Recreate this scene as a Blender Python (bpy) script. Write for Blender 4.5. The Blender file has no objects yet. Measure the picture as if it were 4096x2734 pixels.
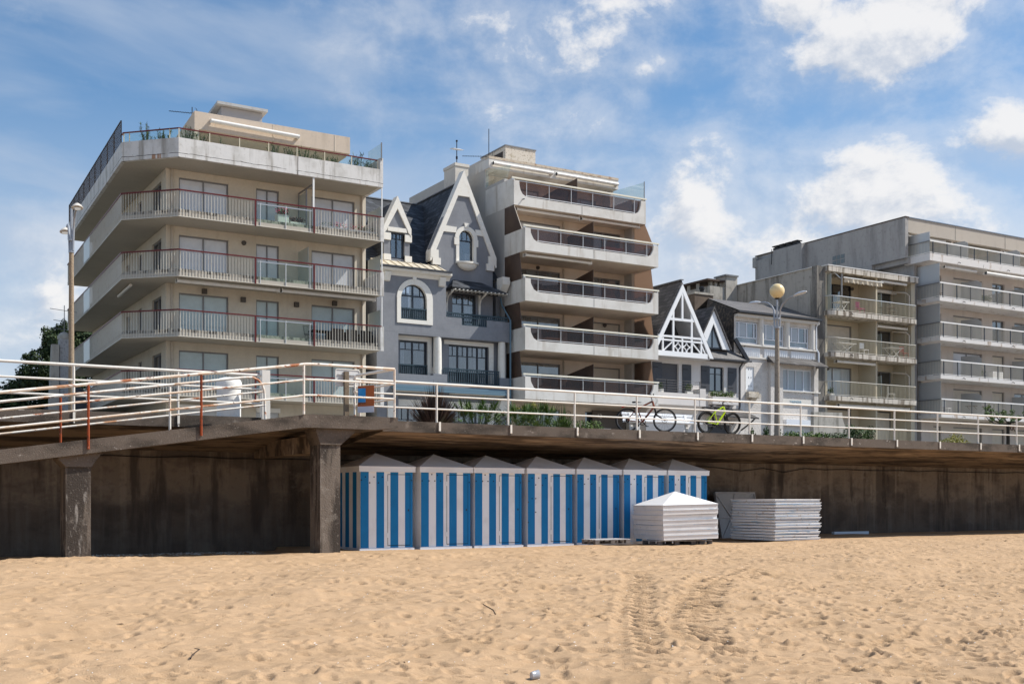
import bpy, math, random
import numpy as np
from mathutils import Vector, Matrix
sc = bpy.context.scene
COL = sc.collection
R = math.radians
# ---------------------------------------------------------------- camera, sky, sun, exposure
cam = bpy.data.cameras.new('camera'); cam_o = bpy.data.objects.new('camera', cam); COL.objects.link(cam_o)
cam_o.location = (0, 0, 1.32); cam_o.rotation_euler = (R(90), 0, R(-30.5))
cam.sensor_width = 36; cam.lens = 40.2; cam.shift_y = 0.1545; cam.clip_end = 5000; cam.clip_start = .1
sc.camera = cam_o
SUN = Vector((2.35, -1.0, 2.88)).normalized()
vs = sc.view_settings; vs.view_transform = 'Standard'; vs.look = 'None'; vs.gamma = 1; vs.use_curve_mapping = False
vs.exposure = 0.32
sun = bpy.data.lights.new('sun', 'SUN'); sun.energy = 4.8; sun.angle = R(.5); sun.color = (1, .95, .87)
sun_o = bpy.data.objects.new('sun', sun); COL.objects.link(sun_o)
sun_o.rotation_euler = SUN.to_track_quat('Z', 'Y').to_euler()

class NT:                                    # small node-writing helper
    def __init__(s, tree): s.t = tree; s.n = tree.nodes; s.l = tree.links
    def put(s, sock, v):
        if v is None: return
        if isinstance(v, bpy.types.NodeSocket): s.l.new(v, sock)
        elif isinstance(v, (int, float)) and hasattr(sock.default_value, '__len__'): sock.default_value = [v] * len(sock.default_value)
        elif isinstance(v, (tuple, list)) and len(v) == 3 and len(sock.default_value) == 4: sock.default_value = (*v, 1)
        else: sock.default_value = v
    def add(s, typ, **kw):
        n = s.n.new(typ)
        for k, v in kw.items(): setattr(n, k, v)
        return n
    def m(s, op, a, b=None, c=None, clamp=False):
        n = s.add('ShaderNodeMath', operation=op, use_clamp=clamp)
        s.put(n.inputs[0], a)
        if b is not None: s.put(n.inputs[1], b)
        if c is not None: s.put(n.inputs[2], c)
        return n.outputs[0]
    def noise(s, vec, scale=1, detail=4, rough=.55, dist=0):
        n = s.add('ShaderNodeTexNoise'); s.put(n.inputs['Vector'], vec)
        n.inputs['Scale'].default_value = scale; n.inputs['Detail'].default_value = detail
        n.inputs['Roughness'].default_value = rough; n.inputs['Distortion'].default_value = dist
        return n.outputs[0]
    def scale(s, vec, xyz, off=(0, 0, 0)):
        n = s.add('ShaderNodeMapping'); s.put(n.inputs[0], vec); n.inputs['Scale'].default_value = xyz; n.inputs['Location'].default_value = off
        return n.outputs[0]
    def ss(s, x, lo, hi, a=0., b=1.):
        n = s.add('ShaderNodeMapRange', interpolation_type='SMOOTHSTEP'); s.put(n.inputs[0], x)
        for i, v in enumerate((lo, hi, a, b)): s.put(n.inputs[i + 1], v)
        return n.outputs[0]
    def mix(s, f, a, b, mode='MIX'):
        n = s.add('ShaderNodeMix', data_type='RGBA', blend_type=mode); s.put(n.inputs[0], f); s.put(n.inputs[6], a); s.put(n.inputs[7], b)
        return n.outputs[2]
    def sep(s, v): n = s.add('ShaderNodeSeparateXYZ'); s.put(n.inputs[0], v); return n.outputs
    def com(s, x, y, z):
        n = s.add('ShaderNodeCombineXYZ')
        for i, v in enumerate((x, y, z)): s.put(n.inputs[i], v)
        return n.outputs[0]

world = bpy.data.worlds.new('World'); sc.world = world; world.use_nodes = True
N = NT(world.node_tree); N.n.clear()
sky = N.add('ShaderNodeTexSky', sky_type='NISHITA', sun_disc=False)
sky.sun_elevation = math.asin(SUN.z); sky.sun_rotation = math.atan2(SUN.x, SUN.y)
sky.air_density = 1.0; sky.dust_density = .7; sky.ozone_density = 2.0
dirv = N.add('ShaderNodeTexCoord').outputs['Generated']
dx, dy, dz = N.sep(dirv)
az = N.m('ARCTAN2', dx, dy); el = N.m('ARCSINE', dz)
def sky_clouds(off):                          # cloud density at a direction, shifted by off for the shading
    a0 = N.m('ADD', az, off[0]); e0 = N.m('ADD', el, off[1])
    p = N.com(N.m('MULTIPLY', a0, 1.0), N.m('MULTIPLY', e0, 1.35), 3.1)
    n1 = N.noise(p, 12, 11, .62, .15)
    warp = N.m('MULTIPLY', N.m('SUBTRACT', n1, .5), 1.0)
    big = None
    for ca, ce, ra, re, w in CLOUDS:
        d = N.m('SQRT', N.m('ADD', N.m('POWER', N.m('DIVIDE', N.m('SUBTRACT', a0, R(ca)), R(ra)), 2), N.m('POWER', N.m('DIVIDE', N.m('SUBTRACT', e0, R(ce)), R(re)), 2)))
        b = N.m('MULTIPLY', N.m('SUBTRACT', 1.0, d), w)
        big = b if big is None else N.m('SMOOTH_MAX', big, b, .15)
    return N.m('ADD', N.m('MAXIMUM', big, -.8), N.m('MULTIPLY', warp, 2.5)), n1
#          azimuth elevation  radii   weight   (degrees; azimuth clockwise from the facade normal)
CLOUDS = [(48.3, 21.6, 6.2, 3.2, 1.05), (45.0, 22.6, 3.6, 2.2, .9), (52, 22.5, 4, 2.2, .8), (54.3, 16.4, 3.6, 1.9, .85), (39.6, 14.4, 2.5, 3.0, .8), (40, 11.5, 4, 3.0, .42), (47.8, 14.3, 6.0, 2.9, .85), (44, 12.0, 5, 3.0, .5), (53, 12, 5, 2.6, .4),
          (31.5, 21.2, 4.8, 2.6, .42), (29.2, 19.6, 3.0, 1.6, .40), (33.6, 18.6, 2.6, 1.1, .40), (35.6, 23.6, 3.0, 1.2, .5), (37.2, 20.6, 1.2, .8, .42), (36.6, 19.4, .9, .6, .3),
          (8.6, 9.7, 2.2, 2.2, .66), (6.8, 7.2, 3.4, 2.0, .6), (78, 14, 12, 6, .8), (-25, 14, 14, 7, .7)]
d0, nz = sky_clouds((0, 0))
d1, _ = sky_clouds((R(.5), R(.6)))
cloud = N.m('MAXIMUM', N.ss(d0, -.02, .62), N.m('MULTIPLY', N.ss(d0, -.7, .6), .45))
light = N.ss(N.m('SUBTRACT', d0, d1), -.45, .25, 0., 1.)
veil_n = N.noise(N.com(N.m('MULTIPLY', N.m('ADD', az, N.m('MULTIPLY', el, .8)), 1.0), N.m('MULTIPLY', el, 3.2), 1.7), 3.6, 6, .5, .3)
low = N.ss(el, R(3), R(21), 1., 0.)
leftw = N.ss(az, R(46), R(6), .0, 1.)
veil = N.m('MULTIPLY', N.ss(veil_n, .36, .66), N.m('ADD', .10, N.m('MULTIPLY', leftw, .6)))
veil = N.m('MAXIMUM', veil, N.m('MULTIPLY', low, .72), clamp=True)
skyc = N.mix(1.0, sky.outputs[0], (.74, 1.0, 1.13), 'MULTIPLY')
c1 = N.mix(veil, skyc, (4.2, 4.85, 5.9))
hz = N.m('MULTIPLY', N.ss(el, R(5), R(20.5), 1., 0.), N.m('ADD', .35, N.m('MULTIPLY', N.ss(N.m('ABSOLUTE', N.m('SUBTRACT', az, R(36))), R(4), R(24), 1., 0.), .55)))
c1 = N.mix(hz, c1, (5.35, 5.8, 6.55))
ccol = N.mix(light, (4.5, 4.95, 5.75), (7.5, 7.4, 7.35))
c2 = N.mix(N.m('MULTIPLY', cloud, .92), c1, ccol)
bg = N.add('ShaderNodeBackground'); N.put(bg.inputs[0], c2); bg.inputs[1].default_value = .1
N.l.new(bg.outputs[0], N.add('ShaderNodeOutputWorld').inputs[0])

# ---------------------------------------------------------------- materials
MATS = {}
def mat(name, col, rough=.85, layers=(), bump=0, bscale=30, spec=.3, metal=0, coat=0, bdetail=4):
    """layers: (colour, amount, scale xyz, lo, hi) - noise-masked second colours; position based so every copy differs"""
    if name in MATS: return MATS[name]
    m = bpy.data.materials.new(name); m.use_nodes = True; N = NT(m.node_tree); N.n.clear()
    b = N.add('ShaderNodeBsdfPrincipled'); N.l.new(b.outputs[0], N.add('ShaderNodeOutputMaterial').inputs[0])
    pos = N.add('ShaderNodeNewGeometry').outputs['Position']
    c = col
    for i, (c2, amt, sxyz, lo, hi) in enumerate(layers):
        if isinstance(sxyz, (int, float)): sxyz = (sxyz,) * 3
        n = N.noise(N.scale(pos, sxyz, (i * 7.3, i * 3.1, i * 5.7)), 1, 6, .6)
        c = N.mix(N.m('MULTIPLY', N.ss(n, lo, hi), amt), c, c2)
    N.put(b.inputs['Base Color'], c)
    b.inputs['Roughness'].default_value = rough; b.inputs['Metallic'].default_value = metal
    b.inputs['Specular IOR Level'].default_value = spec; b.inputs['Coat Weight'].default_value = coat; b.inputs['Coat Roughness'].default_value = .05
    if bump:
        bn = N.add('ShaderNodeBump'); bn.inputs['Strength'].default_value = bump; bn.inputs['Distance'].default_value = .02
        N.put(bn.inputs['Height'], N.noise(pos, bscale, bdetail, .6)); N.l.new(bn.outputs[0], b.inputs['Normal'])
    MATS[name] = m; return m
def plaster(name, col, dirt=(.25, .22, .18), amt=.35, streak=.4, bump=.15, rough=.9):
    dk = tuple(x * .8 for x in col)
    return mat(name, col, rough, [(dk, .55, .5, .35, .7), (dirt, streak * .8, (2.2, 2.2, .16), .5, .78), (dirt, amt * .7, (1.3, 1.3, 1.3), .55, .8), (dk, .35, 9, .4, .7)], bump, 40)
def lined(name, col, axis, step, dark=.55, rough=.5, coat=0, col2=None, duty=.16, spec=.4):
    """slats, slates courses or planks: a fine periodic line with depth"""
    if name in MATS: return MATS[name]
    m = bpy.data.materials.new(name); m.use_nodes = True; N = NT(m.node_tree); N.n.clear()
    b = N.add('ShaderNodeBsdfPrincipled'); N.l.new(b.outputs[0], N.add('ShaderNodeOutputMaterial').inputs[0])
    pos = N.add('ShaderNodeNewGeometry').outputs['Position']
    v = N.m('FRACT', N.m('DIVIDE', N.sep(pos)[axis], step))
    line = N.m('LESS_THAN', v, duty)
    n = N.noise(pos, 2.5, 5)
    c = N.mix(N.m('MULTIPLY', N.ss(n, .35, .7), .3), col, col2 or tuple(x * .7 for x in col))
    c = N.mix(line, c, tuple(x * dark for x in col))
    N.put(b.inputs['Base Color'], c); b.inputs['Roughness'].default_value = rough; b.inputs['Coat Weight'].default_value = coat
    b.inputs['Coat Roughness'].default_value = .03; b.inputs['Specular IOR Level'].default_value = spec
    bn = N.add('ShaderNodeBump'); bn.inputs['Strength'].default_value = .5; bn.inputs['Distance'].default_value = .01
    N.put(bn.inputs['Height'], v); N.l.new(bn.outputs[0], b.inputs['Normal'])
    MATS[name] = m; return m
def slate(name, col, cw=.22, ch=.13, light=1.7):
    if name in MATS: return MATS[name]
    m = bpy.data.materials.new(name); m.use_nodes = True; N = NT(m.node_tree); N.n.clear()
    b = N.add('ShaderNodeBsdfPrincipled'); N.l.new(b.outputs[0], N.add('ShaderNodeOutputMaterial').inputs[0])
    pos = N.add('ShaderNodeNewGeometry').outputs['Position']
    x, y, z = N.sep(pos)
    br = N.add('ShaderNodeTexBrick'); N.put(br.inputs['Vector'], N.com(N.m('ADD', x, y), z, 0))
    br.inputs['Scale'].default_value = 1; br.inputs['Brick Width'].default_value = cw; br.inputs['Row Height'].default_value = ch
    br.inputs['Mortar Size'].default_value = .014; br.inputs['Bias'].default_value = -.2
    N.put(br.inputs['Color1'], col); N.put(br.inputs['Color2'], tuple(c * light for c in col)); N.put(br.inputs['Mortar'], tuple(c * .4 for c in col))
    c = N.mix(N.m('MULTIPLY', N.ss(N.noise(pos, 1.2, 5), .4, .7), .4), br.outputs[0], tuple(c * .8 for c in col))
    N.put(b.inputs['Base Color'], c); b.inputs['Roughness'].default_value = .6; b.inputs['Specular IOR Level'].default_value = .22
    bn = N.add('ShaderNodeBump'); bn.inputs['Strength'].default_value = .6; bn.inputs['Distance'].default_value = .012
    N.put(bn.inputs['Height'], br.outputs['Color']); N.l.new(bn.outputs[0], b.inputs['Normal'])
    MATS[name] = m; return m
def glassy(name, tint, clear=.7, rough=.02, refl=1.0, diffuse=None, dmix=0, plus=0.):
    """thin pane: part clear, part mirror by angle; diffuse share for frosted panes"""
    if name in MATS: return MATS[name]
    m = bpy.data.materials.new(name); m.use_nodes = True; N = NT(m.node_tree); N.n.clear()
    tr = N.add('ShaderNodeBsdfTransparent'); N.put(tr.inputs[0], tint)
    df = N.add('ShaderNodeBsdfDiffuse'); N.put(df.inputs[0], diffuse or tint)
    gl = N.add('ShaderNodeBsdfGlossy'); gl.inputs['Roughness'].default_value = rough
    fr = N.add('ShaderNodeFresnel'); fr.inputs[0].default_value = 1.5
    mx = N.add('ShaderNodeMixShader'); mx.inputs[0].default_value = dmix
    N.l.new(tr.outputs[0], mx.inputs[1]); N.l.new(df.outputs[0], mx.inputs[2])
    m2 = N.add('ShaderNodeMixShader'); N.put(m2.inputs[0], N.m('MULTIPLY_ADD', fr.outputs[0], refl, plus))
    N.l.new(mx.outputs[0], m2.inputs[1]); N.l.new(gl.outputs[0], m2.inputs[2])
    N.l.new(m2.outputs[0], N.add('ShaderNodeOutputMaterial').inputs[0])
    MATS[name] = m; return m

# ---------------------------------------------------------------- mesh helpers
class MB:
    def __init__(s): s.v = []; s.f = []; s.smooth = False
    def face(s, *pts): i = len(s.v); s.v += [tuple(p) for p in pts]; s.f.append(tuple(range(i, i + len(pts)))); return s
    def box(s, x0, x1, y0, y1, z0, z1):
        i = len(s.v)
        s.v += [(x, y, z) for z in (z0, z1) for x, y in ((x0, y0), (x1, y0), (x1, y1), (x0, y1))]
        s.f += [tuple(i + k for k in q) for q in ((3, 2, 1, 0), (4, 5, 6, 7), (0, 1, 5, 4), (1, 2, 6, 5), (2, 3, 7, 6), (3, 0, 4, 7))]
        return s
    def prism(s, pts, ax, a0, a1):
        """polygon pushed along an axis: x -> (y,z) points, y -> (x,z), z -> (x,y)"""
        P = {'x': lambda p, a: (a, p[0], p[1]), 'y': lambda p, a: (p[0], a, p[1]), 'z': lambda p, a: (p[0], p[1], a)}[ax]
        i = len(s.v); n = len(pts)
        s.v += [P(p, a0) for p in pts] + [P(p, a1) for p in pts]
        s.f += [tuple(i + k for k in range(n)), tuple(i + n + k for k in reversed(range(n)))]
        s.f += [(i + k, i + (k + 1) % n, i + n + (k + 1) % n, i + n + k) for k in range(n)]
        return s
    def beam(s, p, q, w, h, up=(0, 0, 1)):
        p, q = Vector(p), Vector(q); d = (q - p).normalized(); u = Vector(up)
        sx = d.cross(u)
        if sx.length < 1e-4: sx = d.cross(Vector((1, 0, 0)))
        sx.normalize(); sz = sx.cross(d).normalized(); i = len(s.v)
        for c in (p, q):
            for a, b in ((-1, -1), (1, -1), (1, 1), (-1, 1)): s.v.append(tuple(c + sx * a * w / 2 + sz * b * h / 2))
        s.f += [tuple(i + k for k in qd) for qd in ((3, 2, 1, 0), (4, 5, 6, 7), (0, 1, 5, 4), (1, 2, 6, 5), (2, 3, 7, 6), (3, 0, 4, 7))]
        return s
    def tube(s, pts, r, n=8, closed=False):
        pts = [Vector(p) for p in pts]; m = len(pts); rs = r if isinstance(r, (list, tuple)) else [r] * m
        i = len(s.v); ref = None
        for k, p in enumerate(pts):
            if closed: d = (pts[(k + 1) % m] - pts[k - 1]).normalized()
            else: d = (pts[min(k + 1, m - 1)] - pts[max(k - 1, 0)]).normalized()
            if ref is None:
                ref = d.cross(Vector((0, 0, 1)))
                if ref.length < 1e-3: ref = d.cross(Vector((1, 0, 0)))
            ref = (ref - d * ref.dot(d)).normalized(); o = d.cross(ref)
            for a in range(n):
                t = 2 * math.pi * a / n; s.v.append(tuple(p + ref * math.cos(t) * rs[k] + o * math.sin(t) * rs[k]))
        for k in range(m if closed else m - 1):
            k2 = (k + 1) % m
            for a in range(n): s.f.append((i + k * n + a, i + k * n + (a + 1) % n, i + k2 * n + (a + 1) % n, i + k2 * n + a))
        if not closed: s.f += [tuple(i + a for a in reversed(range(n))), tuple(i + (m - 1) * n + a for a in range(n))]
        s.smooth = True
        return s
    def ring(s, c, r, t, axis='y', n=32, k=6):
        pts = []
        for a in range(n):
            u = 2 * math.pi * a / n; cu, su = r * math.cos(u), r * math.sin(u)
            pts.append((c[0] + cu, c[1], c[2] + su) if axis == 'y' else (c[0] + cu, c[1] + su, c[2]) if axis == 'z' else (c[0], c[1] + cu, c[2] + su))
        return s.tube(pts, t, k, True)
    def lathe(s, prof, cx=0, cy=0, n=20):
        i = len(s.v); m = len(prof)
        for r, z in prof:
            for a in range(n): t = 2 * math.pi * a / n; s.v.append((cx + r * math.cos(t), cy + r * math.sin(t), z))
        for k in range(m - 1):
            for a in range(n): s.f.append((i + k * n + a, i + k * n + (a + 1) % n, i + (k + 1) * n + (a + 1) % n, i + (k + 1) * n + a))
        s.f += [tuple(i + a for a in reversed(range(n))), tuple(i + (m - 1) * n + a for a in range(n))]
        s.smooth = True
        return s
    def wall(s, ax, a0, a1, u0, u1, z0, z1, holes=()):
        """a wall with real openings; ax 'y': faces at y=a0 (outer) and a1, u is x; ax 'x': u is y. holes: (u0,u1,z0,z1)"""
        us = sorted({u0, u1, *[min(max(h[k], u0), u1) for h in holes for k in (0, 1)]}); zs = sorted({z0, z1, *[min(max(h[k], z0), z1) for h in holes for k in (2, 3)]})
        P = (lambda u, a, z: (u, a, z)) if ax == 'y' else (lambda u, a, z: (a, u, z))
        nu, nz = len(us) - 1, len(zs) - 1
        def solid(i, j):
            if not (0 <= i < nu and 0 <= j < nz): return False
            cu, cz = (us[i] + us[i + 1]) / 2, (zs[j] + zs[j + 1]) / 2
            return not any(h[0] < cu < h[1] and h[2] < cz < h[3] for h in holes)
        for i in range(nu):
            for j in range(nz):
                if not solid(i, j): continue
                A, B, C, D = us[i], us[i + 1], zs[j], zs[j + 1]
                s.face(P(A, a0, C), P(B, a0, C), P(B, a0, D), P(A, a0, D)); s.face(P(A, a1, C), P(A, a1, D), P(B, a1, D), P(B, a1, C))
                if not solid(i - 1, j): s.face(P(A, a0, C), P(A, a0, D), P(A, a1, D), P(A, a1, C))
                if not solid(i + 1, j): s.face(P(B, a0, C), P(B, a1, C), P(B, a1, D), P(B, a0, D))
                if not solid(i, j - 1): s.face(P(A, a0, C), P(A, a1, C), P(B, a1, C), P(B, a0, C))
                if not solid(i, j + 1): s.face(P(A, a0, D), P(B, a0, D), P(B, a1, D), P(A, a1, D))
        return s
    def leaves(s, c, rad, n, size, rng, shell=.35, up=.3):
        """n leaf-sized quads spread through an ellipsoid's outer volume"""
        for _ in range(n):
            d = Vector((rng.gauss(0, 1), rng.gauss(0, 1), rng.gauss(0, 1))).normalized(); t = shell + (1 - shell) * rng.random() ** .6
            p = Vector(c) + Vector((d.x * rad[0], d.y * rad[1], d.z * rad[2])) * t
            nrm = (d + Vector((rng.gauss(0, .7), rng.gauss(0, .7), rng.gauss(0, .7) + up))).normalized()
            a = nrm.orthogonal().normalized(); a.rotate(Matrix.Rotation(rng.random() * 6.28, 3, nrm)); b = nrm.cross(a)
            L = size * (.6 + .8 * rng.random()); W = L * .5
            s.face(p - a * L, p - b * W + a * L * .1, p + a * L, p + b * W + a * L * .1)
        return s
    def blade(s, base, tip, w, sag=0., bend=None):
        """a long tapering strip leaf, folded a little"""
        base, tip = Vector(base), Vector(tip); d = tip - base; side = d.cross(Vector((0, 0, 1)))
        side = side.normalized() if side.length > 1e-4 else Vector((1, 0, 0)); k = 4; prev = None
        for i in range(k + 1):
            t = i / k; p = base + d * t + Vector((0, 0, -sag * t * t)); ww = w * (1 - t) ** .7 * (.6 + .4 * min(1, t * 4)) + .002
            cur = (p - side * ww, p + side * ww)
            if prev: s.face(prev[0], prev[1], cur[1], cur[0])
            prev = cur
        return s
    def build(s, name, m, parent=None, label=None, local=False, shade=None, off=None):
        if not s.v: return None
        o_ = off or (parent['_w'] if parent is not None and not local else (0, 0, 0))
        loc = None
        if parent is None and not local:
            a = np.array(s.v); loc = ((a[:, 0].min() + a[:, 0].max()) / 2, (a[:, 1].min() + a[:, 1].max()) / 2, a[:, 2].min()); o_ = loc
        me = bpy.data.meshes.new(name); me.from_pydata([(x - o_[0], y - o_[1], z - o_[2]) for x, y, z in s.v], [], s.f)
        me.materials.append(m)
        if (s.smooth if shade is None else shade):
            me.polygons.foreach_set('use_smooth', [True] * len(me.polygons)); 
            try: me.set_sharp_from_angle(angle=R(40))
            except Exception: pass
        o = bpy.data.objects.new(name, me); COL.objects.link(o)
        if parent is not None: o.parent = parent
        elif loc: o.location = loc
        o['_w'] = tuple(o_)
        if label: o['label'] = label
        return o
def tag(o, label=None, cat=None, group=None, kind=None):
    for k, v in (('label', label), ('category', cat), ('group', group), ('kind', kind)):
        if v: o[k] = v
    return o
def thing(name, label, cat, loc=(0, 0, 0), rz=0, group=None):
    o = bpy.data.objects.new(name, None); COL.objects.link(o); o.location = loc; o.rotation_euler = (0, 0, rz); o.empty_display_size = .2
    o['_w'] = tuple(loc)
    return tag(o, label, cat, group)
def dup(o, loc=None, rz=None, label=None, parent=None):
    c = o.copy(); COL.objects.link(c)
    if parent is not None: c.parent = parent
    if loc is not None: c.location = loc
    if rz is not None: c.rotation_euler = (0, 0, rz)
    if label: c['label'] = label
    for ch in list(o.children): dup(ch, parent=c)
    return c
def struct(name, mb, m): return tag(mb.build(name, m), kind='structure')
def arc(cx, cz, r, a0, a1, n): return [(cx + r * math.cos(R(a0 + (a1 - a0) * i / n)), cz + r * math.sin(R(a0 + (a1 - a0) * i / n))) for i in range(n + 1)]
# ---------------------------------------------------------------- palette
WHT = mat('white_paint', (.80, .79, .76), .55, [((.55, .5, .42), .35, 6, .55, .75)])
RAILW = mat('rail_white_paint', (.78, .74, .67), .45, [((.5, .32, .18), .55, 5, .66, .74), ((.6, .56, .5), .4, 11, .5, .7)])
RUSTY = mat('rusty_white_paint', (.84, .79, .71), .5, [((.40, .12, .035), .95, (1.7, 1.7, 4), .575, .62), ((.10, .04, .02), .9, (7, 7, 11), .62, .67), ((.66, .42, .24), .5, 4, .5, .58)])
RUST = mat('bare_rust', (.30, .06, .018), .8, [((.10, .035, .02), .8, 9, .5, .6), ((.75, .62, .5), .6, 4, .62, .66)])
CONC = mat('dark_aggregate_concrete', (.135, .108, .088), .95, [((.045, .037, .03), .85, (1.2, 1.2, 2.5), .42, .66), ((.33, .28, .22), .55, 30, .60, .68), ((.30, .26, .22), .6, 3.1, .6, .75), ((.33, .11, .03), .7, 1.4, .70, .73), ((.46, .41, .36), .7, (3.2, 3.2, 6), .66, .70)], .6, 45)
SOFF = mat('stained_soffit_concrete', (.27, .20, .14), .95, [((.045, .032, .024), .9, (.35, 1.3, 1), .44, .62), ((.48, .38, .28), .75, (.55, 2.6, 2), .57, .68), ((.06, .045, .035), .8, (1.2, 4, 2), .52, .64)], .3, 12)
# walls and other parts of the houses
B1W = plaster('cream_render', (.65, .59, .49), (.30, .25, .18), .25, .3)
B1U = plaster('shaded_balcony_underside_paint', (.50, .455, .385), (.35, .3, .22), .3, 0)  # darker copy of the cream: soffit shade put into the colour
B1P = mat('weathered_white_parapet', (.70, .68, .65), .9, [((.26, .23, .19), .75, (2.6, 2.6, .3), .50, .70), ((.42, .40, .36), .5, 1.4, .45, .7), ((.40, .15, .04), .8, (1.1, 1.1, .6), .735, .76), ((.25, .22, .19), .5, 7, .6, .74)], .35, 25)
N = NT(B1P.node_tree); bs = [n for n in N.n if n.type == 'BSDF_PRINCIPLED'][0]; oc = bs.inputs['Base Color'].links[0].from_socket; pos = N.add('ShaderNodeNewGeometry').outputs['Position']
cz = N.m('ABSOLUTE', N.m('SUBTRACT', N.m('ADD', N.sep(pos)[2], N.m('MULTIPLY', N.m('SUBTRACT', N.noise(pos, 1.7, 6, .65), .5), .12)), 16.97)); ck_ = N.m('MULTIPLY', N.m('LESS_THAN', cz, .012), N.ss(N.noise(N.scale(pos, (.5, .5, .5), (9, 2, 1)), 1, 3), .40, .46))
rs_ = N.m('MULTIPLY', N.m('LESS_THAN', N.sep(pos)[2], 16.99), N.ss(N.noise(N.scale(pos, (2.4, 2.4, .05), (3, 3, 3)), 1, 2), .66, .70))
N.put(bs.inputs['Base Color'], N.mix(ck_, N.mix(N.m('MULTIPLY', rs_, .8), oc, (.36, .15, .045)), (.07, .06, .055)))
PENT = mat('pinkish_penthouse_concrete', (.60, .50, .40), .9, [((.40, .33, .26), .5, (1.5, 1.5, .3), .5, .75), ((.48, .4, .33), .5, 5, .5, .7)], .3, 30)
REDP = mat('dark_red_handrail_paint', (.13, .018, .018), .4, [((.12, .03, .03), .5, 4, .5, .7)])
BAR = mat('white_baluster_metal', (.64, .60, .52), .4, [((.45, .36, .25), .4, 3, .5, .7)])
ALU = mat('grey_aluminium_frame', (.23, .225, .225), .4, [((.16, .16, .16), .4, 3, .4, .7)], metal=.3)
ALUB = mat('bright_aluminium', (.66, .66, .65), .35, metal=.25)
SHUT = lined('grey_white_roller_shutter', (.70, .72, .75), 2, .055, .62, .35, .9)
SHUTW = lined('cream_roller_shutter', (.62, .57, .49), 2, .06, .6, .6)
SHUTG = lined('anthracite_roller_shutter', (.09, .09, .10), 2, .06, .5, .5)
SHUTP = lined('white_garage_shutter', (.62, .64, .66), 2, .075, .6, .5)
TILE = mat('mottled_balcony_edge', (.40, .36, .30), .9, [((.10, .09, .08), .9, (7, 7, 2), .45, .6), ((.6, .57, .5), .6, 9, .55, .7)])
def mirror(name, base, fac, var=None):
    m = bpy.data.materials.new(name); m.use_nodes = True; N = NT(m.node_tree); N.n.clear(); a = N.add('ShaderNodeBsdfDiffuse'); g = N.add('ShaderNodeBsdfGlossy'); g.inputs['Roughness'].default_value = .015
    pos = N.add('ShaderNodeNewGeometry').outputs['Position']; N.put(a.inputs[0], N.mix(N.m('MULTIPLY', N.ss(N.noise(N.scale(pos, (1.1, 1.1, .5)), 1, 3), .45, .6), .8), base, var or base))
    f = N.add('ShaderNodeFresnel'); f.inputs[0].default_value = 1.5; x = N.add('ShaderNodeMixShader'); N.put(x.inputs[0], N.m('ADD', f.outputs[0], fac, clamp=True)); N.l.new(a.outputs[0], x.inputs[1]); N.l.new(g.outputs[0], x.inputs[2])
    bn = N.add('ShaderNodeBump'); bn.inputs['Strength'].default_value = .06; bn.inputs['Distance'].default_value = .02; N.put(bn.inputs['Height'], N.noise(pos, 1.2, 2)); N.l.new(bn.outputs[0], g.inputs['Normal'])
    N.l.new(x.outputs[0], N.add('ShaderNodeOutputMaterial').inputs[0]); return m
GLAS = mirror('dark_window_glass', (.02, .024, .03), .20, (.06, .06, .062))
GLAB = mirror('painted_sky_window_glass', (.05, .07, .09), .22, (.16, .19, .22))  # bluish sky reflection put into the diffuse colour beneath the gloss
CLEAR = glassy('clear_balustrade_glass', (.90, .95, .93), diffuse=(.5, .56, .54), dmix=.02, refl=.15)
FROST = glassy('frosted_green_glass', (.82, .88, .85), rough=.3, diffuse=(.50, .56, .53), dmix=.62, refl=.5)
TINT = glassy('smoked_brown_glass', (.66, .55, .51), rough=.03, diffuse=(.17, .115, .10), dmix=.12, refl=.4)
ROOMG = glassy('see_through_window_glass', (.78, .80, .83), rough=.01, diffuse=(.1, .1, .1), dmix=.05, plus=.16)
SHUTT = lined('teal_tinted_roller_shutter', (.50, .60, .61), 2, .055, .62, .35, .9)
def trans(name, col):
    m = bpy.data.materials.new(name); m.use_nodes = True; N = NT(m.node_tree); N.n.clear(); a = N.add('ShaderNodeBsdfDiffuse'); b = N.add('ShaderNodeBsdfTranslucent'); N.put(a.inputs[0], tuple(c * .35 for c in col)); N.put(b.inputs[0], col); x = N.add('ShaderNodeMixShader'); x.inputs[0].default_value = .6
    N.l.new(a.outputs[0], x.inputs[1]); N.l.new(b.outputs[0], x.inputs[2]); N.l.new(x.outputs[0], N.add('ShaderNodeOutputMaterial').inputs[0]); return m
BRNT = trans('sunlit_translucent_brown_screen', (.62, .49, .40))  # sunlit copy of the brown screens: passing sun put into the paler colour
FROSTG = glassy('frosted_grey_glass', (.84, .86, .86), rough=.3, diffuse=(.50, .51, .515), dmix=.7, refl=.4)
BRN = mat('brown_screen_panel', (.075, .048, .035), .35, [((.13, .085, .06), .6, 1.3, .4, .7)], spec=.4)
AWN = mat('rolled_awning_case', (.74, .72, .68), .4, [((.5, .47, .42), .4, 2, .5, .7)])
PIPE = mat('painted_downpipe', (.50, .44, .36), .6, [((.35, .3, .24), .5, 3, .5, .7)])
DKM = mat('dark_metal', (.04, .04, .045), .45, metal=.5)
BLKM = mat('black_metal', (.015, .015, .017), .5)
LAMPK = mat('dusty_lamp_housing', (.10, .09, .08), .6)
VIL = mat('grey_blue_villa_render', (.235, .245, .266), .9, [((.16, .165, .185), .6, .8, .4, .7), ((.29, .30, .34), .4, (1.5, 1.5, .5), .55, .75), ((.18, .19, .22), .35, 8, .4, .7)], .25, 45)
VILW = mat('ivory_villa_trim', (.77, .745, .685), .8, [((.5, .42, .3), .35, 2.6, .58, .78), ((.66, .6, .5), .4, 8, .5, .7)], .1, 30)
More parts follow.
